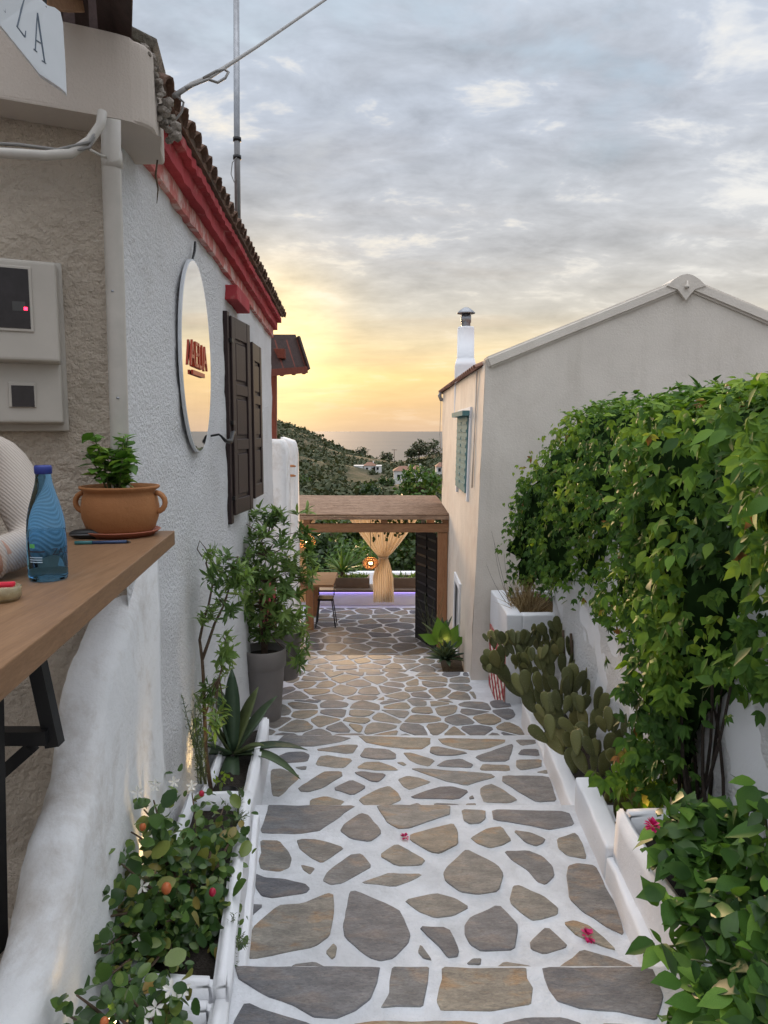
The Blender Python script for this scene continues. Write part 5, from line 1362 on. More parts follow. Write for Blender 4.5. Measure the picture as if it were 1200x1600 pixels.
for q in tw2:
    for i in range(12): B.append(q); D.append(rv(1)[0] + np.array((.1, -.1, .2))); U.append((random.gauss(0, .3), -.3, 1)); L_.append(random.uniform(.05, .085)); T.append(random.random())
o = leaves('foliage', 'lance', B, D, U, L_, np.array(L_) * .3, M['shrub'], ps2, T); o['kind'] = 'stuff'

# agaves: every leaf a part
def agave_leaf(parent, base, d, up, ln, wd, thick, bend):
    base, d, up = Vector(base), Vector(d).normalized(), Vector(up); s = d.cross(up).normalized(); u = s.cross(d)
    n = 8; V = []; Fs = []
    for i in range(n + 1):
        t = i / n; w = wd * (.42 + .9 * t - 1.32 * t ** 3.2) * .5 if t < 1 else 0.002
        w = max(w, .002); c = base + d * ln * t - Vector((0, 0, 1)) * bend * ln * t * t
        th = thick * (1 - t) + .002
        V += [c - s * w + u * w * .42, c + u * 0.0 + u * th * .15, c + s * w + u * w * .42, c - u * th]
    for i in range(n):
        a = 4 * i
        for k_ in range(4): Fs.append((a + k_, a + (k_ + 1) % 4, a + 4 + (k_ + 1) % 4, a + 4 + k_))
    Fs += [(3, 2, 1, 0), tuple(4 * n + k_ for k_ in range(4))]
    return raw('leaf', V, Fs, M['agave'], parent, True)
def agave(label, c, spec, n, ln, wd, elev=(20, 85)):
    e = empty('agave', c, label, 'agave'); c = Vector(c)
    for (a, el, L_, w_, bd) in spec:
        d = Vector((math.cos(R(a)) * math.cos(R(el)), math.sin(R(a)) * math.cos(R(el)), math.sin(R(el))))
        agave_leaf(e, c + d * .02, d, (0, 0, 1) if el < 80 else (0, -1, .2), L_, w_, .014, bd)
    for i in range(n):
        a = 137.5 * i; el = elev[0] + (elev[1] - elev[0]) * i / max(1, n - 1); L_ = ln * random.uniform(.8, 1.1)
        d = Vector((math.cos(R(a)) * math.cos(R(el)), math.sin(R(a)) * math.cos(R(el)), math.sin(R(el))))
        agave_leaf(e, c + d * .02, d, (0, 0, 1), L_, wd * random.uniform(.85, 1.1), .012, random.uniform(.05, .3))
    return e
ag = at(364, 1180, 3.85); 
SPEC = [(15, 14, .36, .085, .30), (-12, 16, .34, .085, .55), (-85, -5, .26, .10, .75), (35, 50, .36, .085, .12), (50, 62, .34, .09, .05), (150, 72, .40, .075, .05), (100, 75, .42, .085, .05), (185, 60, .34, .07, .1), (60, 35, .30, .08, .15), (200, 20, .22, .08, .25), (-30, 35, .22, .07, .2), (120, 60, .34, .075, .1), (230, 40, .22, .06, .2)]
agave('large agave with arching green leaves in the left planter', ag, [(a_, e_, l_ * 1.12, w_ * 1.4, b_) for a_, e_, l_, w_, b_ in SPEC], 0, .3, .08)
Bb = [at(348 + random.uniform(-14, 16), 1216 + random.uniform(-9, 9), 3.55) for _ in range(22)]
limep = empty('seedling', Bb[0], 'small lime-green seedling under the agave', 'seedling')
leaves('foliage', 'ovate', Bb, rv(22) + np.array((0, -.3, .4)), rv(22, .3) + np.array((0, -.4, 1)), RNG.uniform(.018, .032, 22), RNG.uniform(.012, .02, 22), M['lime'], limep)
npot = at(358, 1240, 3.5); lathe('nursery_pot', [(0, -.06), (.032, -.06), (.042, .02), (.038, .02), (.03, -.04), (0, -.04)], npot, M['black'], limep, 16)

# ------------------------------------------------------------------ plants on the right
# prickly pear: pads as parts
def pad_mesh(k):
    rng = random.Random(k); bm = bmesh.new()
    bmesh.ops.create_uvsphere(bm, u_segments=12, v_segments=8, radius=1.0)
    for v in bm.verts:
        x, y, z = v.co; t = (z + 1) / 2; w = .33 * (0.50 + .55 * t) * (1 + .05 * noise.noise(Vector((x, y, z + k))))
        v.co = (x * w, y * .065 * (1.2 - .3 * t), t * 1.12)
    me = bpy.data.meshes.new('pad'); bm.to_mesh(me); bm.free(); me.shade_smooth(); me.materials.append(M['cactus']); return me
pads = [pad_mesh(k) for k in range(3)]
cac = empty('prickly_pear', (1.1, 4.2, -1.95), 'sprawling prickly pear clump behind the white kerb', 'cactus')
npad = 0
rngc = random.Random(21)
def grow(pos, d, face, size, depth, lim):
    global npad
    if npad > 290: return
    o = bpy.data.objects.new('pad', pads[rngc.randrange(3)]); C.objects.link(o); o.parent = cac
    d = d.normalized(); s = d.cross(face); s = s.normalized() if s.length > .01 else Vector((1, 0, 0)); f = d.cross(s)
    o.rotation_euler = Matrix((s, -f, d)).transposed().to_euler(); o.scale = (size, size, size); o.location = pos - cac.location; npad += 1
    if depth <= 0: return
    k = rngc.choice((2, 2, 2, 3)) if depth > 1 else rngc.choice((1, 2, 2))
    for i in range(k):
        off = (i - (k - 1) / 2) * .55 + rngc.uniform(-.2, .2)
        nd = (d + s * off * .9 + Vector((rngc.gauss(-.10, .16), rngc.gauss(-.06, .16), rngc.uniform(.1, .5)))).normalized()
        tip = pos + d * size * (1.0 - .16 * abs(off)) + s * off * size * .36
        if tip.z > lim: continue
        grow(tip - nd * .008, nd, (face + Vector((rngc.gauss(0, .35), rngc.gauss(-.1, .2), 0))).normalized(), size * rngc.uniform(.72, 1.04), depth - 1, lim)
for (Y, X, sz, dep, lim, lean) in reversed(((5.28, 1.10, .15, 5, -1.50, -.35), (5.40, 1.24, .15, 5, -1.46, .0), (4.95, 1.05, .145, 4, -1.55, -.60), (4.90, 1.20, .145, 5, -1.52, 0), (4.6, 1.06, .14, 4, -1.62, -.45), (4.5, 1.2, .14, 4, -1.58, .1), (4.2, 1.07, .135, 4, -1.64, -.35), (4.15, 1.2, .135, 4, -1.58, .05), (3.85, 1.05, .13, 3, -1.66, -.30), (3.8, 1.18, .13, 3, -1.60, .1), (3.55, 1.07, .12, 3, -1.62, -.2), (3.4, 1.16, .12, 2, -1.60, .05), (3.25, 1.10, .11, 2, -1.64, -.1), (3.1, 1.14, .12, 1, -1.62, 0))):
    grow(Vector((X, Y, -1.80 - .08 * max(0, Y - 3.0))), Vector((lean, rngc.uniform(-.15, .1), 1)), Vector((rngc.uniform(-.5, .3), -1, 0)).normalized(), sz * 1.12, dep, lim)
bm = bmesh.new()
for (u, v0, v1, Y) in ((880, 1085, 985, 5.0), (892, 1100, 990, 4.95), (905, 1070, 975, 5.1)): stem_tube(bm, at(u + 6, v0, Y), at(u, v1, Y), .012, .010, .01)
frombm('dry_stem', bm, M['bark'], cac, True)

# dry grass and weeds in the corner planter
dg = empty('dry_grass', (1.25, 5.95, BZ - .05), 'tuft of straw-coloured dry grass in the tall corner planter', 'grass tuft')
n = 420; cx_, cy_ = 1.17, 5.92
B = np.stack([RNG.normal(cx_, .045, n), RNG.normal(cy_, .06, n), np.full(n, BZ - .06)], 1)
D = np.stack([RNG.normal(.10, .42, n), RNG.normal(-.1, .3, n), RNG.uniform(.55, 1.1, n)], 1)
leaves('blades', 'blade', B, D, rv(n, .3) + np.array((0, -1, .3)), RNG.uniform(.16, .33, n), RNG.uniform(.003, .006, n), M['drygrass'], dg)['kind'] = 'stuff'
n = 160
B = np.stack([RNG.normal(1.30, .05, n), RNG.normal(5.82, .04, n), np.full(n, BZ - .04)], 1)
D = np.stack([RNG.normal(.75, .28, n), RNG.normal(-.2, .25, n), RNG.uniform(.2, .75, n)], 1)
leaves('blades', 'blade', B, D, rv(n, .3) + np.array((0, -1, .3)), RNG.uniform(.14, .26, n), RNG.uniform(.003, .005, n), M['drygrass'], dg)['kind'] = 'stuff'
bm = bmesh.new()
for (u0, v0, u1, v1) in ((795, 945, 768, 830), (800, 950, 772, 845), (790, 940, 760, 882), (805, 930, 788, 865)): stem_tube(bm, at(u0, v0, 5.95), at(u1, v1, 5.95), .0018, .0008, .03, 6)
frombm('stalk', bm, M['bark'], dg)
tag(tube('metal_rod', [at(816, 766, 6.1), at(832, 812, 6.1)], .012, M['steel'], None, 8), 'short grey metal rod sticking out of the creeper by the gable', 'rod')

# creeper hanging over the retaining wall
iv = empty('creeper', (XR + .1, 3.8, -1.2), 'dense green creeper cascading over the right retaining wall', 'creeper')
def pl1(x, pts):
    for (a, b), (c, d) in zip(pts, pts[1:]):
        if x <= c: return b + (d - b) * max(0, min(1, (x - a) / (c - a)))
    return pts[-1][1]
def top_z(Y): return pl1(Y, [(1.2, .12), (2.2, .12), (2.7, .11), (3.4, .10), (4.3, .13), (5.2, .10), (5.7, -.05), (6.05, -.40), (6.35, -.62)]) + .09 * fbm((Y, 0, 0), 2.2)
def bot_z(Y): return pl1(Y, [(1.2, -.62), (2.2, -.74), (2.6, -.86), (2.95, -1.46), (3.2, -1.56), (3.4, -1.02), (4.2, -.98), (5.0, -1.04), (5.6, -1.15), (6.35, -1.34)]) + .13 * fbm((Y, 5, 0), 4)
def front_x(Y, t):
    base = pl1(Y, [(1.2, 1.30), (2.4, 1.25), (3.1, 1.19), (3.5, 1.22), (4.3, 1.24), (5.4, 1.26), (5.9, 1.22), (6.35, 1.13)])
    bulge = .055 * math.sin(math.pi * min(1, t * 1.05)) 
    return base - bulge + .12 * fbm((Y, t * 1.7, 2.0), 1.7) + .05 * fbm((Y, t * 2, 7), 6) - .11 * noise.noise(Vector((Y * 5.0, t * 2.0, 4))) + .03
def ivy_pt(Y, t):
    """t 0..1 down the front; t<0 over the top"""
    zt, zb = top_z(Y), bot_z(Y)
    if t < 0: return Vector((front_x(Y, 0) + .10 - t * .9, Y, zt + .03 * math.sin(-t * 3)))
    k = min(1, t / .12); ez = zt - (zt - zb) * t
    return Vector((front_x(Y, t) + .10 * (1 - k) ** 2, Y, ez))
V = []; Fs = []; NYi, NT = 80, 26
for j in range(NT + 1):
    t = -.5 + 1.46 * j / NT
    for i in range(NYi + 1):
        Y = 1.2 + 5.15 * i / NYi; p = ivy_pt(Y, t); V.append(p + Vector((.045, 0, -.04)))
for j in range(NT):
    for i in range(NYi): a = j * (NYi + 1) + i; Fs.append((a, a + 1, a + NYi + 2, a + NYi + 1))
inner_m = leafmat('creeper_shaded_leaf', [(0, (.014, .03, .010)), (1, (.03, .06, .016))], attr=True, trans=0.0, rough=.95, spec=0.0)  # dark sheet closing the gaps between leaves, their shade put into its colour
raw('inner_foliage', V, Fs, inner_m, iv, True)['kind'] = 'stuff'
def ivy_set(n, y0, y1, Ls, wr, jit, tmax=1.04, tmin=-.4, asobj=False, out=0.0):
    B, D, U, L_, T = [], [], [], [], []
    for _ in range(n):
        Y = random.uniform(y0, y1); t = random.uniform(tmin, tmax)
        lump = noise.noise(Vector((Y * 6, t * 4, 3)))
        strand = noise.noise(Vector((Y * 5.0, t * 2.0, 4)))
        if strand < -.15 and t > .12 and random.random() < .6: continue
        p = ivy_pt(Y, t) + Vector((random.gauss(-.02 - out, jit) - .035 * lump, random.gauss(0, jit), random.gauss(0, jit)))
        if t < .04: d = Vector((random.gauss(-.6, .6), random.gauss(-.35, .6), random.gauss(.15, .35))); u = Vector((random.gauss(-.2, .35), random.gauss(-.2, .35), 1))
        else: d = Vector((random.gauss(-.35, .35), random.gauss(-.15, .45), random.gauss(-.75, .35))); u = Vector((-1, random.gauss(-.5, .5), random.uniform(.1, .8)))
        l = random.uniform(*Ls)
        tone = .38 + .55 * noise.noise(Vector((Y * 2.6, t * 3.2, 9))) + .25 * (random.random() - .3) + .12 * lump + (.12 if t < .1 else 0)  # lighter tint on top and bulges, darker hollows: light and shade in leaf colour
        if random.random() < .012: tone = .99
        d = d + Vector((random.gauss(0, .25), random.gauss(0, .25), random.gauss(0, .25)))
        if asobj: leaf_obj('ovate', M['ivy_one'], p, d, u, l, l * wr * random.uniform(.85, 1.15), iv)
        else:
            dn = d.normalized(); sd = dn.cross(u).normalized() if dn.cross(u).length > .01 else Vector((0, 1, 0))
            k5 = random.choice((3, 3, 5, 5, 1)); sp_ = {1: (0,), 3: (-.75, 0, .75), 5: (-1.35, -.68, 0, .68, 1.35)}[k5]
            for a_ in sp_:
                a2_ = a_ + random.gauss(0, .12); B.append(p); D.append(dn * math.cos(a2_) + sd * math.sin(a2_)); U.append(u + Vector((random.gauss(0, .25), random.gauss(0, .25), random.gauss(0, .25)))); L_.append(l * (1.15 - .25 * abs(a_)) * random.uniform(.85, 1.15)); T.append(tone + random.uniform(-.07, .07))
    if not asobj:
        L_ = np.array(L_); leaves('foliage', 'ovate', B, D, U, L_, L_ * wr * RNG.uniform(.8, 1.2, len(L_)), M['ivy'], iv, T)['kind'] = 'stuff'
ivy_set(4200, 3.3, 6.35, (.024, .052), .46, .035, 1.06)
ivy_set(3600, 1.2, 3.5, (.03, .066), .46, .04, 1.06)
ivy_set(600, 2.85, 3.25, (.035, .07), .48, .06, 1.05, .55, out=.03)
ivy_set(420, 1.6, 3.5, (.055, .092), .55, .035, .95, -.3, asobj=True, out=.02)
bm = bmesh.new()
for i in range(34):
    Y = random.uniform(2.6, 6.2); p = ivy_pt(Y, random.uniform(.9, 1.0)); stem_tube(bm, p, p + Vector((random.uniform(-.06, .02), random.uniform(-.04, .04), -random.uniform(.06, .18))), .002, .001, .02, 4)
frombm('tendrils', bm, M['stem'], iv)['kind'] = 'stuff'
# dry bark mass of the creeper trunk
bm = bmesh.new()
for i in range(11): stem_tube(bm, (XR - .02 + random.uniform(-.04, .03), 2.75 + random.uniform(-.25, .25), -1.75), (XR - .06 + random.uniform(-.05, .05), 2.8 + random.uniform(-.3, .3), -.9), .009, .005, .05, 6)
M['darkbark'] = plain('shaggy_dark_bark', (.035, .025, .02), .95, .4, 40, bstr=.8)
frombm('trunk', bm, M['darkbark'], iv, True)

# pointed-leaf plant with the magenta flower
mi = empty('flowering_plant', (1.2, 2.0, -1.6), 'leafy plant with pointed leaves and one magenta flower at lower right', 'plant')
bm = bmesh.new(); nodes = []
def tip_of(u, v, Y): return at(u, v, Y)
spec = [(1040, 1320, 2.35), (1075, 1290, 2.4), (1100, 1310, 2.3), (1130, 1300, 2.3), (1180, 1235, 2.2), (1195, 1250, 2.15), (1150, 1330, 2.1), (1045, 1410, 2.1), (1060, 1440, 2.05), (1110, 1400, 2.0), (1140, 1380, 2.05), (1165, 1420, 1.95), (1190, 1330, 2.0), (1195, 1400, 1.85), (1080, 1500, 1.95), (1120, 1500, 1.85), (1160, 1480, 1.8), (1190, 1500, 1.75), (1060, 1560, 1.9), (1100, 1570, 1.8), (1150, 1560, 1.7), (1190, 1570, 1.65), (1045, 1590, 1.85), (1120, 1600, 1.7), (1175, 1610, 1.6), (1150, 1260, 2.3), (1215, 1300, 2.0), (1230, 1420, 1.8), (1120, 1440, 1.95), (1090, 1360, 2.2), (1075, 1540, 1.85), (1030, 1480, 2.1), (1025, 1300, 2.35), (1045, 1275, 2.42), (1075, 1255, 2.4), (1110, 1265, 2.35), (1055, 1345, 2.25)]
for (u, v, Y) in spec:
    tip = at(u, v, Y); root = Vector((1.22 + random.uniform(-.1, .15), Y + random.uniform(-.1, .15), -1.58)); pts = stem_tube(bm, root, tip, .007, .003, .03, 6); nodes.append((pts, tip))
frombm('stems', bm, M['stem'], mi, True)
for pts, tip in nodes:
    ax = (tip - pts[-2]).normalized()
    for i in range(7):
        k_ = random.choice((6, 6, 6, 5, 5, 4)); q = pts[k_] + Vector((random.gauss(0, .012), random.gauss(0, .012), random.gauss(0, .012))); a = random.uniform(0, 6.28)
        h = Vector((math.cos(a), math.sin(a), 0))
        small = i < 3
        d = h + Vector((-.15, -.25, random.uniform(.3, 1.1) if small else random.uniform(-.9, .35))); L_ = random.uniform(.04, .065) if small else random.uniform(.075, .125)
        leaf_obj('ovate', M['mira'], q, d, Vector((0, -.25, 1)) + h * (.3 if small else -.1), L_, L_ * (.45 if small else random.uniform(.5, .66)), mi)
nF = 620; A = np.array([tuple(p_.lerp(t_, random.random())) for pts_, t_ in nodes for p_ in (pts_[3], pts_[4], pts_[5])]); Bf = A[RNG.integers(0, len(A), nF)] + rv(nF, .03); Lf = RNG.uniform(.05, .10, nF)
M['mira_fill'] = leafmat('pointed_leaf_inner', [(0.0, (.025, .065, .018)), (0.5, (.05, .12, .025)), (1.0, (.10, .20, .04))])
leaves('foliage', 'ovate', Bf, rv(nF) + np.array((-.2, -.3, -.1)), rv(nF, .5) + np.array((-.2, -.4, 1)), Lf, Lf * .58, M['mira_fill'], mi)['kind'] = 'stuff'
bloom(at(1020, 1291, 2.2), .026, M['petal_p'], mi, 40)
# fallen blossoms on the path
for (u, v, z, r_, lb) in ((633, 1311, -1.85, .022, 'small crimson petal fallen on the middle of the path'), (918, 1466, -1.85, .030, 'larger magenta blossom fallen near the right kerb')):
    p = gz(u, v, z) + Vector((0, 0, .008)); o = bloom(p, r_, M['petal_p'], None, 20, 'fallen_blossom'); tag(o, lb, 'blossom', 'blossoms fallen on the path')

# bed at the house wall: broad leaf, succulents
bed = at(690, 1036, 7.5)
bz = -2.45
box('bed_soil', .60, .90, 7.24, 7.9, bz - .1, bz + .007, M['soil']); tag(bpy.data.objects['bed_soil'], 'small soil bed against the cream side wall', 'soil', kind='structure')
ar = empty('broad_leaved_plant', at(695, 1020, 7.6), 'broad glowing green leaf plant by the cream side wall', 'plant')
for (u, v, du, dv, L_, w_) in ((690, 1005, -6, -45, .30, .19), (700, 1008, 20, -40, .26, .15), (684, 1005, -35, -18, .24, .12), (695, 1006, 2, -60, .26, .14), (705, 1010, 28, -20, .2, .11)):
    a_, b_ = at(u, v, 7.6), at(u + du, v + dv, 7.5); bar('stalk', at(695, 1022, 7.6), a_, .012, .012, M['lime'], ar)
    leaf_obj('ovate', M['aroid'], a_, b_ - a_, Vector((0, -1, .55)), L_, w_, ar)
agave('dark rosette succulent at the foot of the cream wall', at(697, 1030, 7.38), [], 44, .21, .065, (6, 80))
agave('spiky agave behind the broad-leaved plant', at(692, 1000, 7.95), [], 22, .28, .06, (5, 80))
wb2 = empty('weeds', at(668, 985, 8.2), 'thin flowering weeds beside the black screen', 'weeds')
sp = [(at(672 + random.uniform(-6, 10), 1000, 8.2), at(672 + random.uniform(-22, 25), 935 + random.uniform(-15, 30), 8.2)) for _ in range(14)]
bm = bmesh.new()
for a, b in sp: stem_tube(bm, a, b, .003, .001, .04, 6)
frombm('stalk', bm, M['stem'], wb2)

# ------------------------------------------------------------------ neighbouring porch and curved parapet on the left
pw_ = empty('parapet_wall', (-1.1, 8.2, ZT), 'curved white parapet with clay holes beyond the left house', 'wall')
bm = bmesh.new()
def pp_(u, v, Y): return at(u, v, Y)
# plan: short wall turning toward the camera, rounded top
def curved(name, u0, u1, Y0, Y1, vt0, vt1, th, zb):
    bm = bmesh.new(); n = 10; rows = []
    for i in range(n + 1):
        t = i / n; u = u0 + (u1 - u0) * t; Y = Y0 + (Y1 - Y0) * t; v = vt0 + (vt1 - vt0) * t
        p = at(u, v, Y); zt = p.z - (.10 * max(0, (t - .8) / .2) ** 2)
        prof = [(0, zb), (0, zt - .05), (.02, zt - .012), (.05, zt), (th - .05, zt), (th - .02, zt - .012), (th, zt - .05), (th, zb)]
        rows.append([bm.verts.new((p.x + .0, p.y + o_, z_)) for o_, z_ in prof])
    for a, b in zip(rows, rows[1:]):
        for k_ in range(7): bm.faces.new((a[k_], a[k_ + 1], b[k_ + 1], b[k_]))
    bm.faces.new(rows[0]); bm.faces.new(rows[-1][::-1])
    return frombm(name, bm, M['smooth'], pw_, True)
curved('pier', 405, 446, 7.5, 7.62, 686, 687, .35, -3.3)
curved('pier', 438, 460, 8.4, 8.5, 683, 690, .40, -3.3)
for v in (728, 743):
    p = at(455, v, 8.385); lathe('clay_pipe', [(.05, -.012), (.055, .0), (.03, .012), (0, .012)], p, M['terracotta'], pw_, 14)
pc_ = empty('porch', at(425, 690, 8.0), 'red-brown timber porch with pitched roof beyond the left house', 'porch')
bar('post', at(426, 690, 7.9), at(426, 552, 7.9), .085, .085, M['redwood'], pc_, .004)
bar('post', at(412, 690, 8.1), at(412, 552, 8.1), .07, .07, M['redwood'], pc_, .004)
bar('beam', at(405, 553, 7.9), at(446, 553, 7.9), .10, .10, M['redwood'], pc_, .004)
rfa = [at(416, 528, 7.8), at(461, 528, 8.6), at(478, 580, 8.4), at(470, 590, 7.6)]
A_, B_, C_, D_ = at(400, 527, 7.7), at(462, 527, 8.3), at(478, 578, 8.2), at(416, 583, 7.6)
bm = bmesh.new(); dz = Vector((0, 0, .03)); hexa(bm, [D_, C_, B_, A_, D_ + dz, C_ + dz, B_ + dz, A_ + dz]); prf = frombm('porch_roof', bm, M['darkwood'], pc_)
for t in (0.1, .4, .7, .97):
    bar('rafter', A_.lerp(B_, t) - dz * 1.2, D_.lerp(C_, t) - dz * 1.2, .04, .05, M['redwood'], prf)
bar('fascia', D_ + Vector((0, -.02, .0)), C_ + Vector((0.01, -.02, 0)), .03, .07, M['redwood'], prf)
bar('fascia', B_ + Vector((.02, 0, 0)), C_ + Vector((.02, 0, 0)), .03, .06, M['darkwood'], prf)

# ------------------------------------------------------------------ pergola
YPG, YPB = 10.0, 12.75
pg = empty('pergola', (-.2, 11.4, ZT), 'timber pergola with reed roof over the lower terrace', 'pergola')
rz = at(600, 805, YPG).z
xl, xr = -2.4, at(704, 806, YPG).x
V = []; Fs = []; nx, nyy = 60, 24
for j in range(nyy + 1):
    for i in range(nx + 1):
        x = xl + (xr - xl) * i / nx; y = YPG - .06 + (YPB - YPG + .12) * j / nyy
        V.append((x, y, rz + .012 * fbm((x * 2, y * 6, 0), 3) - .0 * y))
for j in range(nyy):
    for i in range(nx): a = j * (nx + 1) + i; Fs.append((a, a + 1, a + nx + 2, a + nx + 1))
reed = raw('reed_roof', V, Fs, M['reed'], pg, True)
# individual reed bundles laid across the roof
for i in range(48):
    y = YPG - .05 + (YPB - YPG + .08) * i / 47
    pts = [(xl + (xr - xl) * t, y + random.uniform(-.01, .01), rz + .010 + random.uniform(-.004, .006)) for t in (0, .25, .5, .75, 1)]
    tube('reed_bundle', pts, .020, M['reed'], reed, 5)
box('fascia_board', xl, xr + .005, YPG - .10, YPG - .075, rz - .05, rz - .005, M['reed'], pg, .003)
zb0, zb1 = at(600, 831, YPG).z, at(600, 818, YPG).z
box('front_beam', xl, xr - .01, YPG - .06, YPG + .06, zb0, zb1, M['timber'], pg, .005)
box('rear_beam', xl, xr - .01, YPB - .1, YPB, zb0 + .02, zb1, M['timber'], pg, .005)
for u in (480, 600, 697):
    x = at(u, 813, YPG).x
    box('joist', x - .045, x + .045, YPG - .05, YPB, zb1 + .002, rz - .05, M['timber'], pg, .004)
xp = at(691, 900, YPG).x
box('post', xp - .065, xp + .065, YPG - .05, YPG + .08, ZT, zb0 - .002, M['timber_v'], pg, .005)
box('post', -1.62, -1.49, YPG - .05, YPG + .08, ZT, zb0 - .002, M['timber_v'], pg, .005)
box('post', xp - .065, xp + .065, YPB - .12, YPB + .0, ZT, zb0 + .018, M['timber_v'], pg, .005)
box('post', -2.3, -2.17, YPB - .12, YPB, ZT, zb0 + .018, M['timber_v'], pg, .005)

M['black_matte'] = plain('matte_black', (.012, .012, .014), .85, .2); M['table_oak'] = wood('rough_oak', (.20, .115, .065), (.36, .22, .13), (1, 14, 14), 5, 0.85, 0.1)
# black folding screen at the right
sc_ = empty('folding_screen', (at(668, 960, 10.7).x, 10.7, ZT), 'black slatted folding screen at the pergola post', 'screen')
xa, xb = at(651, 900, 11.0).x, at(683, 900, 10.35).x
zt_ = at(660, 836, 10.6).z
for k_, (u0, y0, u1, y1) in enumerate(((651, 11.1, 668, 10.75), (668, 10.75, 683, 10.4))):
    a, b = at(u0, 900, y0), at(u1, 900, y1)
    bm = bmesh.new(); d = (b - a); d.z = 0; nrm = Vector((-d.y, d.x, 0)).normalized() * .012
    a2, b2 = Vector((a.x, a.y, 0)), Vector((b.x, b.y, 0)); zz0 = Vector((0, 0, ZT + .02)); zz1 = Vector((0, 0, zt_))
    hexa(bm, [a2 - nrm + zz0, b2 - nrm + zz0, b2 + nrm + zz0, a2 + nrm + zz0, a2 - nrm + zz1, b2 - nrm + zz1, b2 + nrm + zz1, a2 + nrm + zz1]); lf = frombm('leaf_panel', bm, M['black'], sc_)
    for q in (a2, b2): bar('stile', q + zz0, q + zz1, .04, .04, M['black_matte'], lf)
    for j in range(12):
        z = Vector((0, 0, ZT + .15 + j * .14)); bar('slat', a2 + z - nrm * 1.5, b2 + z - nrm * 1.5, .006, .10, M['black_matte'], lf)

# curtains
def curtain(label, YC_, u_c, top_w, v_top, v_knot, v_bot, knot_w, bot_w, lean=0.0, grp='tied linen curtains'):
    e = empty('curtain', at(u_c, v_bot, YC_), label, 'curtain', grp)
    nz, na = 40, 72; V = []; Fs = []; zt2, zk, zb2 = at(u_c, v_top, YC_).z, at(u_c, v_knot, YC_).z, at(u_c, v_bot, YC_).z; xc0 = at(u_c, v_knot, YC_).x
    for j in range(nz + 1):
        t = j / nz; z = zt2 + (zb2 - zt2) * t
        if z > zk: s = (z - zk) / (zt2 - zk); w = knot_w + (top_w - knot_w) * s ** .85
        else: s = (zk - z) / (zk - zb2); w = knot_w + (bot_w - knot_w) * min(1, s * 2.2) ** .7
        for i in range(na + 1):
            a = i / na; ph = a * 2 * math.pi * 9
            amp = .045 * (.5 + .5 * min(1, w / top_w * 2))
            x = xc0 + lean * (t - .4) + (a - .5) * w + .006 * math.sin(ph * 2.1 + j * .2); y = YC_ + amp * math.sin(ph + .5 * math.sin(j * .15)) + .02 * fbm((a * 4, z, 0), 3)
            V.append((x, y, z))
    for j in range(nz):
        for i in range(na): a = j * (na + 1) + i; Fs.append((a, a + 1, a + na + 2, a + na + 1))
    cl = raw('cloth', V, Fs, M['curtain'], e, True)
    tube('tie', [(xc0 + knot_w * .62 * math.cos(a), YC_ + .075 * math.sin(a), zk) for a in [i * math.pi / 6 for i in range(13)]], .016, M['curtain'], e, 8)
    return e
YCU = 12.45
tw_ = at(662, 820, YCU).x - at(548, 820, YCU).x
curtain('tan linen curtain tied at the waist in the middle of the pergola', YCU, 599, tw_, 806, 871, 941, .12, .36)
curtain('tan linen curtain gathered at the left end of the pergola', 11.9, 466, at(500, 820, 11.9).x - at(440, 820, 11.9).x, 806, 866, 941, .14, .34)
# hanging vine on the middle curtain
hv = empty('hanging_vine', at(590, 810, 12.1), 'thin dark vine hanging from the pergola before the curtain', 'vine')
B = []; bm = bmesh.new()
for (u, v0, v1) in ((588, 808, 850), (605, 812, 848), (618, 812, 838), (632, 810, 836), (640, 810, 828)):
    a, b = at(u, v0, 12.2), at(u + random.uniform(-3, 3), v1, 12.2); stem_tube(bm, a, b, .004, .002, .02)
    B += [a.lerp(b, random.random()) + Vector((random.gauss(0, .02), random.gauss(0, .03), 0)) for _ in range(16)]
frombm('stem', bm, M['stem'], hv)
nB = len(B); leaves('foliage', 'ovate', [tuple(b) for b in B], rv(nB) + np.array((0, 0, -.8)), rv(nB, .4) + np.array((0, -1, .3)), RNG.uniform(.05, .09, nB), RNG.uniform(.035, .06, nB), M['tree'], hv)

# wicker pendant lamps
def pendant(label, u, v, Y, r_, hh, power):
    c = at(u, v, Y); e = empty('pendant_lamp', c, label, 'pendant lamp', 'wicker pendant lamps under the pergola')
    bm = bmesh.new(); rings = 9
    for i in range(rings):
        t = -1 + 2 * (i + .5) / rings; rr_ = r_ * math.sqrt(max(.08, 1 - t * t * .86)); z = t * hh / 2
        add_tube(bm, [c + Vector((rr_ * math.cos(a), rr_ * math.sin(a), z)) for a in [k_ * 2 * math.pi / 20 for k_ in range(21)]], .0075, 5, False)
    for k_ in range(16):
        a = k_ * 2 * math.pi / 16; add_tube(bm, [c + Vector((r_ * math.sqrt(max(.08, 1 - t * t * .86)) * math.cos(a), r_ * math.sqrt(max(.08, 1 - t * t * .86)) * math.sin(a), t * hh / 2)) for t in (-.95, -.5, 0, .5, .95)], .004, 4, False)
    frombm('wicker_shade', bm, M['wicker'], e, True)
    bm = bmesh.new(); bmesh.ops.create_uvsphere(bm, u_segments=12, v_segments=8, radius=.026, matrix=Matrix.Translation(c)); frombm('bulb', bm, M['bulb'], e, True)
    tube('cord', [c + Vector((0, 0, .02)), Vector((c.x, c.y, rz - .03))], .004, M['black'], e, 5)
    l = bpy.data.lights.new('lamp_glow', 'POINT'); l.energy = power; l.color = (1, .6, .28); l.shadow_soft_size = .03
    o = bpy.data.objects.new('lamp_glow', l); C.objects.link(o); o.parent = e; o.location = (0, 0, 0)
pendant('round lit wicker pendant lamp left of the middle curtain', 579, 880, 11.6, .125, .19, 2.2)
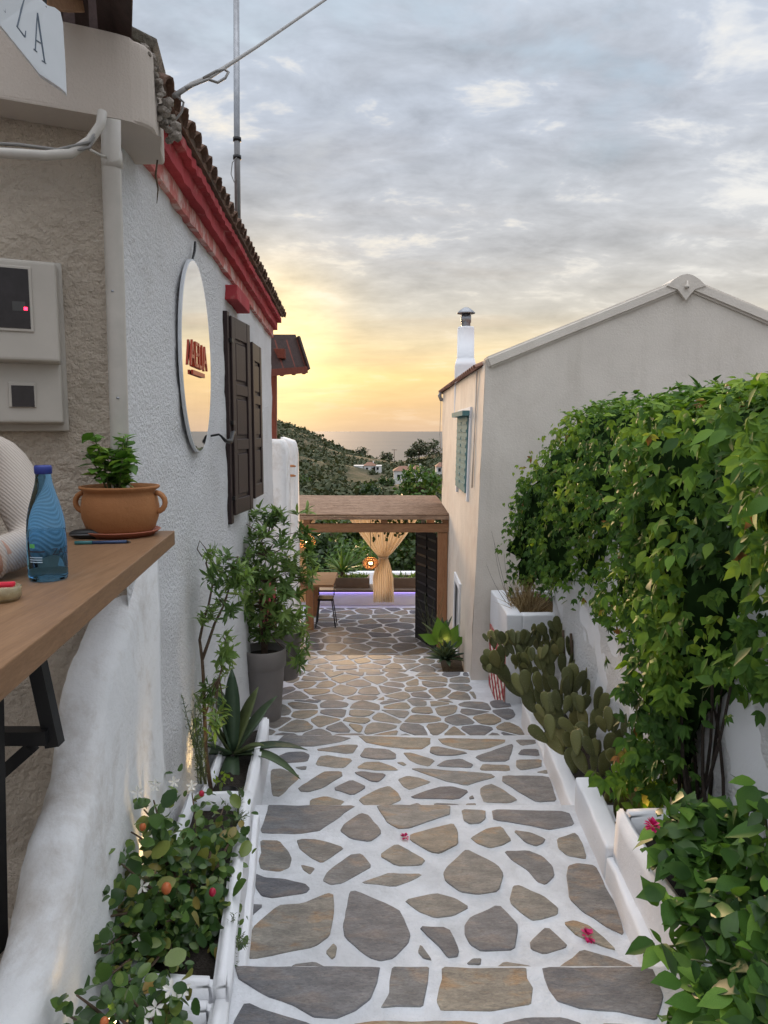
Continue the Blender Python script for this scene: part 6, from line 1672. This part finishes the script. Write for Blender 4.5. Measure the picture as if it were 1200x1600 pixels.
pendant('lit wicker bell lamp at the left end of the pergola', 478, 846, 11.2, .15, .20, 3.5)

# bench wall with violet strip, brown planter boxes
YB = at(600, 945, 12.0)
yb_ = gz(560, 946, ZT).y
zbt = at(560, 922, yb_).z
be = empty('bench_wall', (-.5, yb_ + .2, ZT), 'low plastered bench lit by a violet strip behind the terrace', 'bench')
box('seat_wall', -3.6, at(652, 930, yb_).x, yb_, yb_ + .45, ZT, zbt - .03, M['brownbox'] if False else M['paint'], be, .006)
box('seat_slab', -3.6, at(652, 930, yb_).x + .02, yb_ - .07, yb_ + .47, zbt - .028, zbt + .015, M['brownbox'], be, .004)
box('light_strip', -3.5, at(652, 930, yb_).x, yb_ - .045, yb_ - .025, zbt - .040, zbt - .030, M['led'], be)
for (u0, u1, lb) in ((523, 577, 'left brown planter box on the bench'), (584, 652, 'right brown planter box on the bench behind the curtain')):
    a, b = at(u0, 904, yb_ + .12), at(u1, 904, yb_ + .12); z0_, z1_ = zbt + .016, at(u0, 903, yb_ + .12).z
    e = empty('planter_box', (a.x, yb_ + .2, z0_), lb, 'planter', 'brown planter boxes on the bench')
    bm = bmesh.new(); bx(bm, a.x, b.x, yb_ + .10, yb_ + .14, z0_, z1_); bx(bm, a.x, b.x, yb_ + .38, yb_ + .42, z0_, z1_); bx(bm, a.x, a.x + .04, yb_ + .141, yb_ + .379, z0_, z1_ - .001); bx(bm, b.x - .04, b.x, yb_ + .141, yb_ + .379, z0_, z1_ - .001); frombm('box_wall', bm, M['brownbox'], e)
    box('soil', a.x + .03, b.x - .03, yb_ + .13, yb_ + .39, z0_, z1_ - .03, M['soil'], e)
    n = 90; B = np.stack([RNG.uniform(a.x + .05, b.x - .05, n), RNG.uniform(yb_ + .16, yb_ + .36, n), np.full(n, z1_ - .03)], 1)
    leaves('foliage', 'lance', B, rv(n, .5) + np.array((0, 0, 1)), rv(n, .4) + np.array((0, -1, .2)), RNG.uniform(.05, .14, n), RNG.uniform(.015, .03, n), M['shrub'], e)
# yucca in the left box
yk = at(535, 905, yb_ + .3); yu = empty('yucca', yk, 'spiky yucca standing at the left end of the planter box', 'yucca')
tube('stem', [yk + Vector((0, 0, -.2)), yk + Vector((0, 0, .15))], .04, M['bark'], yu, 8)
n = 64; B = np.tile(np.array(yk + Vector((0, 0, .14))), (n, 1)); D = rv(n); D[:, 2] = np.abs(D[:, 2]) * .9 + .15
leaves('foliage', 'blade', B, D, rv(n, .2) + np.array((0, -.5, 1)), RNG.uniform(.35, .62, n), RNG.uniform(.03, .045, n), M['tree2'], yu)
# white low wall beyond the boxes
tag(box('garden_wall', at(540, 897, 15.0).x, at(655, 897, 15.0).x, 14.9, 15.1, ZT, at(600, 893, 15).z, M['paint'], None, .03), 'low white garden wall behind the brown planter boxes', 'wall')

# table and stool
tb_z = ZT + .75
a = gz(523, 911, tb_z); yt0 = gz(505, 914, tb_z).y; yt1 = gz(505, 894, tb_z).y
ta = empty('table', (a.x - .5, (yt0 + yt1) / 2, ZT), 'oak dining table under the left end of the pergola', 'table')
xt1 = gz(524, 905, tb_z).x
box('tabletop', xt1 - 1.1, xt1, yt0, yt1, tb_z - .04, tb_z, M['table_oak'], ta, .004)
xleg = at(484, 950, yt0 + .06).x
box('leg', xleg - .06, xleg + .06, yt0 + .02, yt0 + .12, ZT, tb_z - .041, M['timber_v'], ta, .004)
box('leg', xleg - .06, xleg + .06, yt1 - .12, yt1 - .02, ZT, tb_z - .041, M['timber_v'], ta, .004)
box('leg', xt1 - 1.05, xt1 - .95, yt0 + .02, yt0 + .12, ZT, tb_z - .041, M['timber_v'], ta, .004)
ys_ = yt0 + .35
so = empty('stool', at(508, 975, ys_), 'black metal stool tucked under the table', 'stool')
sxa, sxb = at(497, 930, ys_).x, at(521, 930, ys_).x; sz = ZT + .47
bm = bmesh.new(); bx(bm, sxa, sxb, ys_ - .15, ys_ + .15, sz - .03, sz); bevel(bm, .01, 2); frombm('seat', bm, M['black_matte'], so)
for x_, y_ in ((sxa, -.14), (sxb, -.14), (sxa, .14), (sxb, .14)): tube('leg', [(x_ + (.02 if x_ == sxa else -.02), ys_ + y_ * .8, sz - .02), (x_ + (-.03 if x_ == sxa else .04), ys_ + y_ * 1.2, ZT)], .010, M['black'], so, 6)
tube('backrest', [(sxa, ys_ + .15, sz), (sxa, ys_ + .2, sz + .2), (sxb, ys_ + .2, sz + .2), (sxb, ys_ + .15, sz)], .010, M['black'], so, 6)

# ------------------------------------------------------------------ terrain, sea
def interp(x, xs, ys): return np.interp(x, xs, ys)
def terr_z(X, Y):
    """height of the land by bearing and distance: valley, slope with houses, crest line, fall to the sea"""
    X, Y = np.asarray(X, float), np.asarray(Y, float)
    u = 600 + F * X / np.maximum(Y, 1.0); d = Y
    vc = interp(u, [-400, 0, 200, 360, 436, 470, 500, 540, 580, 620, 650, 690, 760, 900, 1100, 1600], [560, 585, 610, 640, 659, 670, 684, 704, 717, 725, 719, 711, 704, 698, 694, 690])
    dc = interp(u, [0, 540, 620, 690, 1200], [620, 600, 470, 420, 430])
    v3 = interp(u, [0, 430, 500, 600, 700, 1200], [690, 716, 734, 748, 738, 725])
    zof = lambda v, dd: dd * (-SP + (800 - v) / F * CP) / (CP + (800 - v) / F * SP)
    out = np.zeros_like(d)
    for k in range(len(d)):
        xs = [-50, 14, 20, 60, 120, 190, 300, dc[k], dc[k] + 140, dc[k] + 420, 1600]
        zc_ = zof(vc[k], dc[k])
        ys = [-4.3, -4.3, -5.5, -14, -17.5, zof(779, 190), zof(v3[k], 300), zc_, zc_ - 22, -150, -185]
        out[k] = np.interp(d[k], xs, ys)
    return out
def terr(x, y): return float(terr_z(np.array([x]), np.array([y]))[0])
na_, nr_ = 150, 130
rs = np.concatenate((np.linspace(13.2, 60, 24), np.geomspace(66, 1500, nr_ - 24)))
angs = np.radians(np.linspace(-62, 62, na_))
AA, RR_ = np.meshgrid(angs, rs); X = (np.sin(AA) * RR_).ravel(); Y = (np.cos(AA) * RR_).ravel(); Zt = terr_z(X, Y)
Zn = np.array([fbm((x * .012, y * .012, 0), 1.0, 5) * min(3, .008 * math.hypot(x, y)) for x, y in zip(X, Y)])
Zt = np.where(RR_.ravel() < 18, np.minimum(Zt, -4.2), Zt) + Zn
V = np.stack([X, Y, Zt], 1); Fs = []
for j in range(len(rs) - 1):
    for i in range(na_ - 1): a = j * na_ + i; Fs.append((a, a + 1, a + na_ + 1, a + na_))
m, nt, b = newmat('dry_hillside')
n1 = noise_n(nt, .03, 9, .7); n2 = noise_n(nt, .3, 8, .75)
c = ramp_n(nt, n1, [(0.35, (.04, .05, .025)), (0.5, (.075, .072, .04)), (0.62, (.15, .115, .075)), (0.75, (.10, .09, .055))])
c = mix_n(nt, .5, c, ramp_n(nt, n2, [(0.38, (.02, .03, .014)), (0.52, (.07, .068, .04)), (0.66, (.20, .165, .12))]))
nt.links.new(c, b.inputs['Base Color']); setp(b, rough=.95, spec=.1); M['hill'] = m
tag(raw('terrain', V, Fs, M['hill'], None, True), 'scrubby hillside falling to the sea', 'terrain', kind='structure')
gs = []
box('ground', -60, 60, -40, 13.6, -4.6, -4.2, M['soil']); tag(bpy.data.objects['ground'], 'earth under the lane and houses', 'ground', kind='structure')
m, nt, b = newmat('sea_water')
n1 = noise_n(nt, .02, 6, .6, stretch=(1, .4, 1)); nt.links.new(ramp_n(nt, noise_n(nt, .0006, 4), [(0.3, (.05, .075, .09)), (0.7, (.07, .09, .10))]), b.inputs['Base Color']); setp(b, rough=.8, spec=.5, ior=1.33)
bump_n(nt, b, n1, .5, 1.0); M['sea'] = m
tag(raw('sea', [(-90000, 500, -140), (90000, 500, -140), (90000, 140000, -140), (-90000, 140000, -140)], [(0, 1, 2, 3)], M['sea']), 'calm sea under the sunset', 'sea', kind='structure')

# scrub over the hills (one mass) -------------------------------------------------
def view_spot(umin, umax, dmin, dmax):
    d = math.exp(random.uniform(math.log(dmin), math.log(dmax))); u = random.uniform(umin, umax); x = (u - 600) / F * d; return x, d
B, D, U, L_, T = [], [], [], [], []
for _ in range(13000):
    x, y = view_spot(330, 800, 140, 800)
    if noise.noise(Vector((x * .018, y * .018, 2))) < -.2 and random.random() < .75: continue
    uu = 600 + F * x / y
    if (535 < uu < 600 and 235 < y < 345) or (608 < uu < 662 and 165 < y < 260): continue
    z = terr(x, y); s = random.uniform(.7, 1.7) * (1 + y / 900) * (1.35 if random.random() < .2 else 1); tone = random.random()
    nq = 13
    for k_ in range(nq):
        d = Vector((random.gauss(0, 1), random.gauss(0, 1), abs(random.gauss(0, .8)))).normalized() * random.uniform(.45, 1.0)
        B.append((x + d.x * s, y + d.y * s, z + d.z * s * .95 - .1 * s)); D.append((random.gauss(0, 1), random.gauss(0, 1), random.gauss(0, .7))); U.append((d.x, d.y, d.z + .3)); L_.append(s * random.uniform(.45, .85)); T.append(.6 * tone + .4 * random.random())
L_ = np.array(L_); sb = leaves('scrub', 'quad', B, D, U, L_, L_ * .8, M['scrub'], None, T)
tag(sb, 'dark green scrub covering the far hillside', 'scrub', kind='stuff')

# trees --------------------------------------------------------------------------
def tree(label, x, y, zb, h, rx, rz_, nleaf, leaf, mat, group=None, crown_c=None, name='tree', trunk=.03, flat=1.0):
    e = empty(name, (x, y, zb), label, 'tree', group); bm = bmesh.new()
    ct_ = Vector((x, y, zb + h - rz_)); tr_top = Vector((x, y, zb + h - rz_ * .9))
    add_tube(bm, [Vector((x, y, zb)), Vector((x, y, zb)).lerp(tr_top, .5) + Vector((.03 * h * random.uniform(-1, 1), 0, 0)), tr_top], [trunk * h, trunk * h * .75, trunk * h * .5], 7)
    cl = []
    for i in range(26):
        d = Vector((random.gauss(0, 1), random.gauss(0, 1), random.gauss(.1, 1))).normalized() * random.uniform(.45, 1.0) ** .6
        q = ct_ + Vector((d.x * rx * .85, d.y * rx * .85, d.z * rz_ * .85)); cl.append((q, random.uniform(.24, .42) * rx, random.random()))
        if i % 2 == 0: add_tube(bm, [tr_top, tr_top.lerp(q, .6) + Vector((0, 0, -.05 * h)), q], [trunk * h * .4, trunk * h * .22, trunk * h * .08], 5)
    frombm('trunk', bm, M['bark'], e, True)
    B, D, U, L2, T = [], [], [], [], []
    for i in range(nleaf):
        q, r_, tone = cl[random.randrange(len(cl))]; d = Vector((random.gauss(0, 1), random.gauss(0, 1), random.gauss(0, 1))).normalized() * random.uniform(.5, 1.1)
        B.append(q + Vector((d.x * r_, d.y * r_, d.z * r_ * .85))); D.append(d + Vector((random.gauss(0, .7), random.gauss(0, .7), random.gauss(-.2, .6)))); U.append(d + Vector((0, 0, .5))); L2.append(leaf * random.uniform(.7, 1.3)); T.append(.55 * tone + .45 * random.random())
    o = leaves('crown', 'lance' if leaf < .3 else 'quad', B, D, U, L2, np.array(L2) * .6, mat, e, T); o['kind'] = 'stuff'
    return e
G = 'trees on the far ridge'
for (u, v, d, h, rx, lb) in ((770 - 115, 712, 400, 9.5, 4.0, 'pointed dark tree on the ridge between the two poles'), (642, 716, 410, 6, 3.6, 'small round tree left of the pointed ridge tree'), (676, 712, 395, 8.0, 6.5, 'broad tree on the ridge nearest the cream house'), (565, 718, 540, 8, 4.2, 'dark cypress-like tree on the left ridge'), (604, 722, 500, 7, 5.0, 'small dark tree in the dip of the ridge')):
    p = at(u, v, d); tree(lb, p.x, d, terr(p.x, d) - .5, h + max(0, p.z - terr(p.x, d)), rx, h * .46, 420, 1.1, M['scrub'], G)
for (u, v, d, h, rx, lb) in ((582, 752, 310, 5.5, 2.6, 'dark round tree in front of the far left white house'), (548, 757, 300, 4.0, 2.8, 'shrubby tree below the terrace of the far left white house'), (604, 764, 230, 4.0, 2.6, 'round tree left of the far right white house'), (674, 762, 215, 4.5, 2.4, 'tree right of the far right white house'), (575, 776, 190, 4.0, 3.4, 'green tree on the valley slope above the pergola'), (465, 768, 220, 6, 5.0, 'dark tree on the slope beside the left parapet')):
    p = at(u, v, d); tree(lb, p.x, d, min(terr(p.x, d), p.z) - .5, h + max(0, p.z - terr(p.x, d)) * .3, rx, h * .5, 520, .8, M['scrub'] if d > 250 else M['tree'], 'trees in the valley')
# near leafy crowns just below the terrace
NEAR = [(658, 762, 18.5, .62, 'bright green bushy tree rising above the pergola roof', 'tree2', 1500, .10), (500, 875, 19, 1.25, 'dark bushy tree behind the left half of the pergola', 'tree', 2600, .16), (560, 872, 22, 1.5, 'dark tree behind the pergola left of the middle curtain', 'tree', 2600, .17), (548, 885, 16.5, .8, 'green shrub right behind the yucca', 'tree2', 1400, .10), (635, 872, 17.5, 1.0, 'dense dark tree behind the middle curtain and screen', 'tree', 2600, .14), (598, 880, 20, 1.3, 'green tree behind the round pendant lamp', 'tree2', 1800, .14), (450, 875, 18, 1.2, 'dark tree behind the left curtain', 'tree', 2000, .15), (690, 865, 19, 1.3, 'dark tree behind the folding screen', 'tree', 2000, .16), (520, 838, 30, 1.5, 'grey-green tree deeper in the valley', 'tree', 2200, .22), (600, 840, 32, 1.7, 'dark tree deeper in the valley at centre', 'tree', 2200, .22), (465, 838, 30, 1.5, 'dark tree deeper in the valley at left', 'tree', 2000, .22), (670, 840, 34, 1.8, 'dark tree deeper in the valley at right', 'tree', 2000, .22)]
for (u, v, d, r_, lb, mt_, nl, lf) in NEAR:
    p = at(u, v, d); zb = min(terr(p.x, d), p.z - r_ * 1.5) - .3
    tree(lb, p.x, d, zb, p.z + r_ * .9 - zb, r_, r_ * .95, nl, lf, M[mt_], 'trees below the terrace', trunk=.018)

# far white houses
def far_house(label, u, v, d, w, h, dep, roof_tiled, blocks):
    p = at(u, v, d); zb = p.z
    e = empty('far_house', (p.x, d, zb), label, 'house')
    for (dx, dz, w_, h_, hip) in blocks:
        x0, x1 = p.x + dx, p.x + dx + w_; z0, z1 = zb + dz - 4, zb + dz + h_
        wl_ = box('wall', x0, x1, d, d + dep, z0, z1, M['housewhite'], e)
        nw = max(1, int(w_ / 2.2))
        for i in range(nw):
            xc = x0 + w_ * (i + .5) / nw
            for fl in range(max(1, int(h_ / 2.8))):
                zc = zb + dz + 1.3 + fl * 2.7
                if zc + .8 > z1: continue
                wn = box('window', xc - .5, xc + .5, d - .06, d + .02, zc - .65, zc + .65, M['glass_dark'], e)
                box('sill', xc - .62, xc + .62, d - .14, d + .01, zc - .76, zc - .66, M['housewhite'], wn)
        if hip:
            V = [(x0 - .3, d - .3, z1), (x1 + .3, d - .3, z1), (x1 + .3, d + dep + .3, z1), (x0 - .3, d + dep + .3, z1), (x0 + w_ * .3, d + dep / 2, z1 + 1.5), (x1 - w_ * .3, d + dep / 2, z1 + 1.5)]
            rf_ = raw('roof', V, [(0, 1, 5, 4), (1, 2, 5), (2, 3, 4, 5), (3, 0, 4), (3, 2, 1, 0)], M['rooftile'], e)
            box('chimney', x1 - w_ * .25, x1 - w_ * .25 + .6, d + dep * .4, d + dep * .4 + .6, z1 + .4, z1 + 2.0, M['housewhite'], rf_)
        else:
            box('parapet', x0 - .1, x1 + .1, d - .1, d + dep, z1, z1 + .4, M['housewhite'], e)
    return e
far_house('far white house with terraced flat roofs on the left slope', 560, 738, 330, 0, 0, 7, False, [(-2.0, -.8, 4.2, 3.4, False), (2.6, .2, 5.0, 2.8, True), (6.8, .4, 3.6, 2.2, False), (-9.5, -3.2, 4.5, 1.3, False), (-4.8, -3.6, 3.2, 2.0, False)])
far_house('far white house with red hipped roof and balcony', 619, 748, 245, 0, 0, 7, True, [(-.8, -.6, 6.6, 3.2, True), (5.6, .4, 3.0, 2.4, True)])
far_house('small far white house at the edge of the cream wall', 684, 740, 260, 0, 0, 6, True, [(-.5, 0, 4.5, 2.4, True)])
for (u, vt, vb, d, lb) in ((575, 702, 718, 520, 'far utility pole on the left ridge'), (616, 702, 722, 430, 'tall far lamp post on the ridge at centre'), (655, 702, 716, 420, 'far utility pole beside the pointed tree'), (604.5, 708, 720, 500, 'short far post in the dip of the ridge')):
    e = empty('utility_pole', at(u, vb, d), lb, 'pole', 'poles on the far ridge')
    tube('pole', [at(u, vb + 6, d), at(u, vt, d)], [.22, .16], M['bark'], e, 6)
    bar('crossarm', at(u - 4, vt + 1, d), at(u + 4, vt + 1, d), .2, .25, M['bark'], e)
tag(raw('dirt_track', [at(482, 765, 225), at(490, 764, 228), at(520, 774, 205), at(505, 776, 200)], [(0, 1, 2, 3)], M['rubble']), 'pale dirt track on the valley slope', 'track', kind='structure')

# ------------------------------------------------------------------ seated person at the counter
def person():
    J = {'pelvis': (-1.30, 1.62, -.62), 'waist': (-1.29, 1.62, -.42), 'chest': (-1.24, 1.62, -.18), 'neck0': (-1.22, 1.62, .02), 'neck': (-1.20, 1.62, .10), 'head': (-1.18, 1.61, .20), 'crown': (-1.19, 1.61, .31),
         'shL': (-1.05, 1.80, -.05), 'elL': (-.935, 1.715, -.262), 'fmL': (-1.0, 1.50, -.288), 'wrL': (-1.06, 1.38, -.292), 'haL': (-1.09, 1.31, -.298),
         'shR': (-1.19, 1.44, -.045), 'elR': (-1.02, 1.22, -.27), 'fmR': (-.98, 1.14, -.285), 'wrR': (-.95, 1.05, -.292), 'haR': (-.93, .98, -.298),
         'hipL': (-1.24, 1.60, -.66), 'knL': (-1.26, 1.28, -.70), 'anL': (-1.27, 1.27, -1.15), 'toL': (-1.24, 1.14, -1.22),
         'hipR': (-1.40, 1.57, -.66), 'knR': (-1.46, 1.22, -.70), 'anR': (-1.47, 1.21, -1.15), 'toR': (-1.44, 1.08, -1.22)}
    rad = {'pelvis': .15, 'waist': .125, 'chest': .145, 'neck0': .075, 'neck': .052, 'head': .088, 'crown': .06, 'sh': .068, 'el': .054, 'fm': .040, 'wr': .027, 'ha': .030, 'hip': .095, 'kn': .062, 'an': .042, 'to': .035}
    E = [('pelvis', 'waist'), ('waist', 'chest'), ('chest', 'neck0'), ('neck0', 'neck'), ('neck', 'head'), ('head', 'crown')]
    for s in 'LR': E += [('chest', 'sh' + s), ('sh' + s, 'el' + s), ('el' + s, 'fm' + s), ('fm' + s, 'wr' + s), ('wr' + s, 'ha' + s), ('pelvis', 'hip' + s), ('hip' + s, 'kn' + s), ('kn' + s, 'an' + s), ('an' + s, 'to' + s)]
    J = {k: (v[0] + .12, v[1], v[2]) for k, v in J.items()}
    names = list(J); verts = [J[k] for k in names]; rads = [rad.get(k, rad.get(k[:2], rad.get(k[:3], .05))) for k in names]
    edges = [(names.index(a), names.index(b)) for a, b in E]
    for s in 'LR':
        w, h = Vector(J['wr' + s]), Vector(J['ha' + s]); d = (h - w).normalized(); sd = d.cross(Vector((0, 0, 1))).normalized()
        for i, (o_, L_) in enumerate(((-.026, .062), (-.009, .072), (.009, .068), (.026, .052))):
            b0 = h + sd * o_ + d * .02; k1 = b0 + d * L_ * .55 + Vector((0, 0, .004)); k2 = b0 + d * L_ + Vector((0, 0, -.006))
            i0 = len(verts); verts += [tuple(b0), tuple(k1), tuple(k2)]; rads += [.0095, .0085, .007]; edges += [(names.index('ha' + s), i0), (i0, i0 + 1), (i0 + 1, i0 + 2)]
        t0 = w + sd * -.022 + d * .025; t1 = t0 + (d * .6 - sd).normalized() * .032; t2 = t1 + (d - sd * .4).normalized() * .026
        i0 = len(verts); verts += [tuple(t0), tuple(t1), tuple(t2)]; rads += [.011, .0095, .008]; edges += [(names.index('wr' + s), i0), (i0, i0 + 1), (i0 + 1, i0 + 2)]
    me = bpy.data.meshes.new('body'); me.from_pydata(verts, edges, []); me.update()
    o = bpy.data.objects.new('tmp_body', me); C.objects.link(o)
    sk = o.modifiers.new('skin', 'SKIN'); sub = o.modifiers.new('sub', 'SUBSURF'); sub.levels = 2; sub.render_levels = 2
    for i, r_ in enumerate(rads): me.skin_vertices[0].data[i].radius = (r_, r_)
    me.skin_vertices[0].data[0].use_root = True
    bpy.context.view_layer.update()
    m2 = bpy.data.meshes.new_from_object(o.evaluated_get(bpy.context.evaluated_depsgraph_get()))
    bpy.data.objects.remove(o)
    skin = plain('skin', (.40, .22, .15), .55, .08, 30)
    m_, nt, b = newmat('cream_ribbed_knit'); tc = nt.nodes.new('ShaderNodeTexCoord'); wv = nt.nodes.new('ShaderNodeTexWave'); wv.wave_type = 'BANDS'; wv.bands_direction = 'DIAGONAL'; wv.inputs['Scale'].default_value = 60; wv.inputs['Distortion'].default_value = 1.5
    nt.links.new(tc.outputs['Object'], wv.inputs['Vector']); nt.links.new(ramp_n(nt, wv.outputs['Fac'], [(0.2, (.40, .345, .30)), (0.8, (.50, .44, .39))]), b.inputs['Base Color']); setp(b, rough=.9, spec=.1); bump_n(nt, b, wv.outputs['Fac'], .25, .004)
    trousers = plain('dark_trousers', (.03, .03, .035), .9, .2, 20); hairm = plain('brown_hair', (.05, .03, .02), .6, .3, 60, bstr=.5)
    m2.materials.clear()
    for x in (m_, skin, trousers, hairm): m2.materials.append(x)
    wl_, wr_ = Vector(J['elL']), Vector(J['elR'])
    hd = Vector(J['head'])
    for v in m2.vertices:      # nose, brow and chin shaped into the same surface
        r = v.co - hd
        if r.length < .16 and r.x > .03:
            k_ = math.exp(-((r.y / .016) ** 2 + ((r.z + .005) / .03) ** 2)); v.co.x += .015 * k_
            v.co.x -= .010 * (math.exp(-(((r.y - .032) / .016) ** 2 + ((r.z - .025) / .013) ** 2)) + math.exp(-(((r.y + .032) / .016) ** 2 + ((r.z - .025) / .013) ** 2)))
    for p in m2.polygons:
        c = p.center; k_ = 0
        if c.z > .05: k_ = 1
        elif c.z < -.52: k_ = 2
        for s in 'LR':
            el, wr2 = Vector(J['el' + s]), Vector(J['wr' + s]); ax = (wr2 - el); t = (c - el).dot(ax) / ax.length_squared
            if t > .36 and (c - el.lerp(wr2, min(1.5, t))).length < .075: k_ = 1
        if c.z < -1.10: k_ = 2
        p.material_index = k_
    m2.shade_smooth()
    e = empty('person', (-1.16, 1.62, -1.42), 'person in a cream ribbed top leaning an arm on the counter', 'person')
    link('body', m2, None, e)
    bm = bmesh.new(); bmesh.ops.create_uvsphere(bm, u_segments=24, v_segments=16, radius=1, matrix=Matrix.Translation(hd + Vector((-.022, 0, .035))) @ Matrix.Diagonal((.105, .105, .125, 1)))
    bmesh.ops.delete(bm, geom=[v for v in bm.verts if (v.co.x - hd.x > .03 and v.co.z - hd.z < .075)], context='VERTS')
    for v in bm.verts: v.co += (v.co - hd).normalized() * .008 * fbm(v.co, 14)
    frombm('hair', bm, hairm, e, True)
    for sy in (-.033, .033):
        bm = bmesh.new(); bmesh.ops.create_uvsphere(bm, u_segments=10, v_segments=8, radius=.010, matrix=Matrix.Translation(hd + Vector((.057, sy, .025)))); ey = frombm('eye', bm, M['petal_w'], e, True)
        bm = bmesh.new(); bmesh.ops.create_uvsphere(bm, u_segments=8, v_segments=6, radius=.0052, matrix=Matrix.Translation(hd + Vector((.0622, sy, .025)))); frombm('iris', bm, M['black'], ey, True)
    obox('mouth', hd + Vector((.066, 0, -.045)), Vector((.004, 0, 0)), Vector((0, .018, 0)), Vector((0, 0, .004)), plain('lips', (.34, .12, .10), .5), e, .002)
    # cuff folds
    el, wr2 = Vector(J['elL']), Vector(J['wrL']); ax = (wr2 - el).normalized(); s = ax.cross(Vector((0, 0, 1))).normalized(); t = ax.cross(s); q = el + ax * .14
    tube('cuff', [q + (s * math.cos(a) + t * math.sin(a)) * .047 for a in [i * math.pi / 9 for i in range(19)]], .009, m_, e, 8)
    ch = empty('stool', (-1.18, 1.62, -1.42), 'plain bar stool under the seated person', 'stool')
    lathe('seat', [(0, .70), (.16, .70), (.17, .68), (.16, .66), (0, .66)], (-1.18, 1.62, -1.42), M['black'], ch, 24)
    for a in range(4): 
        c_, s_ = math.cos(a * 1.571 + .78), math.sin(a * 1.571 + .78); tube('leg', [(-1.18 + c_ * .1, 1.62 + s_ * .1, -.75), (-1.18 + c_ * .17, 1.62 + s_ * .17, -1.42)], .012, M['black'], ch, 8)
person()
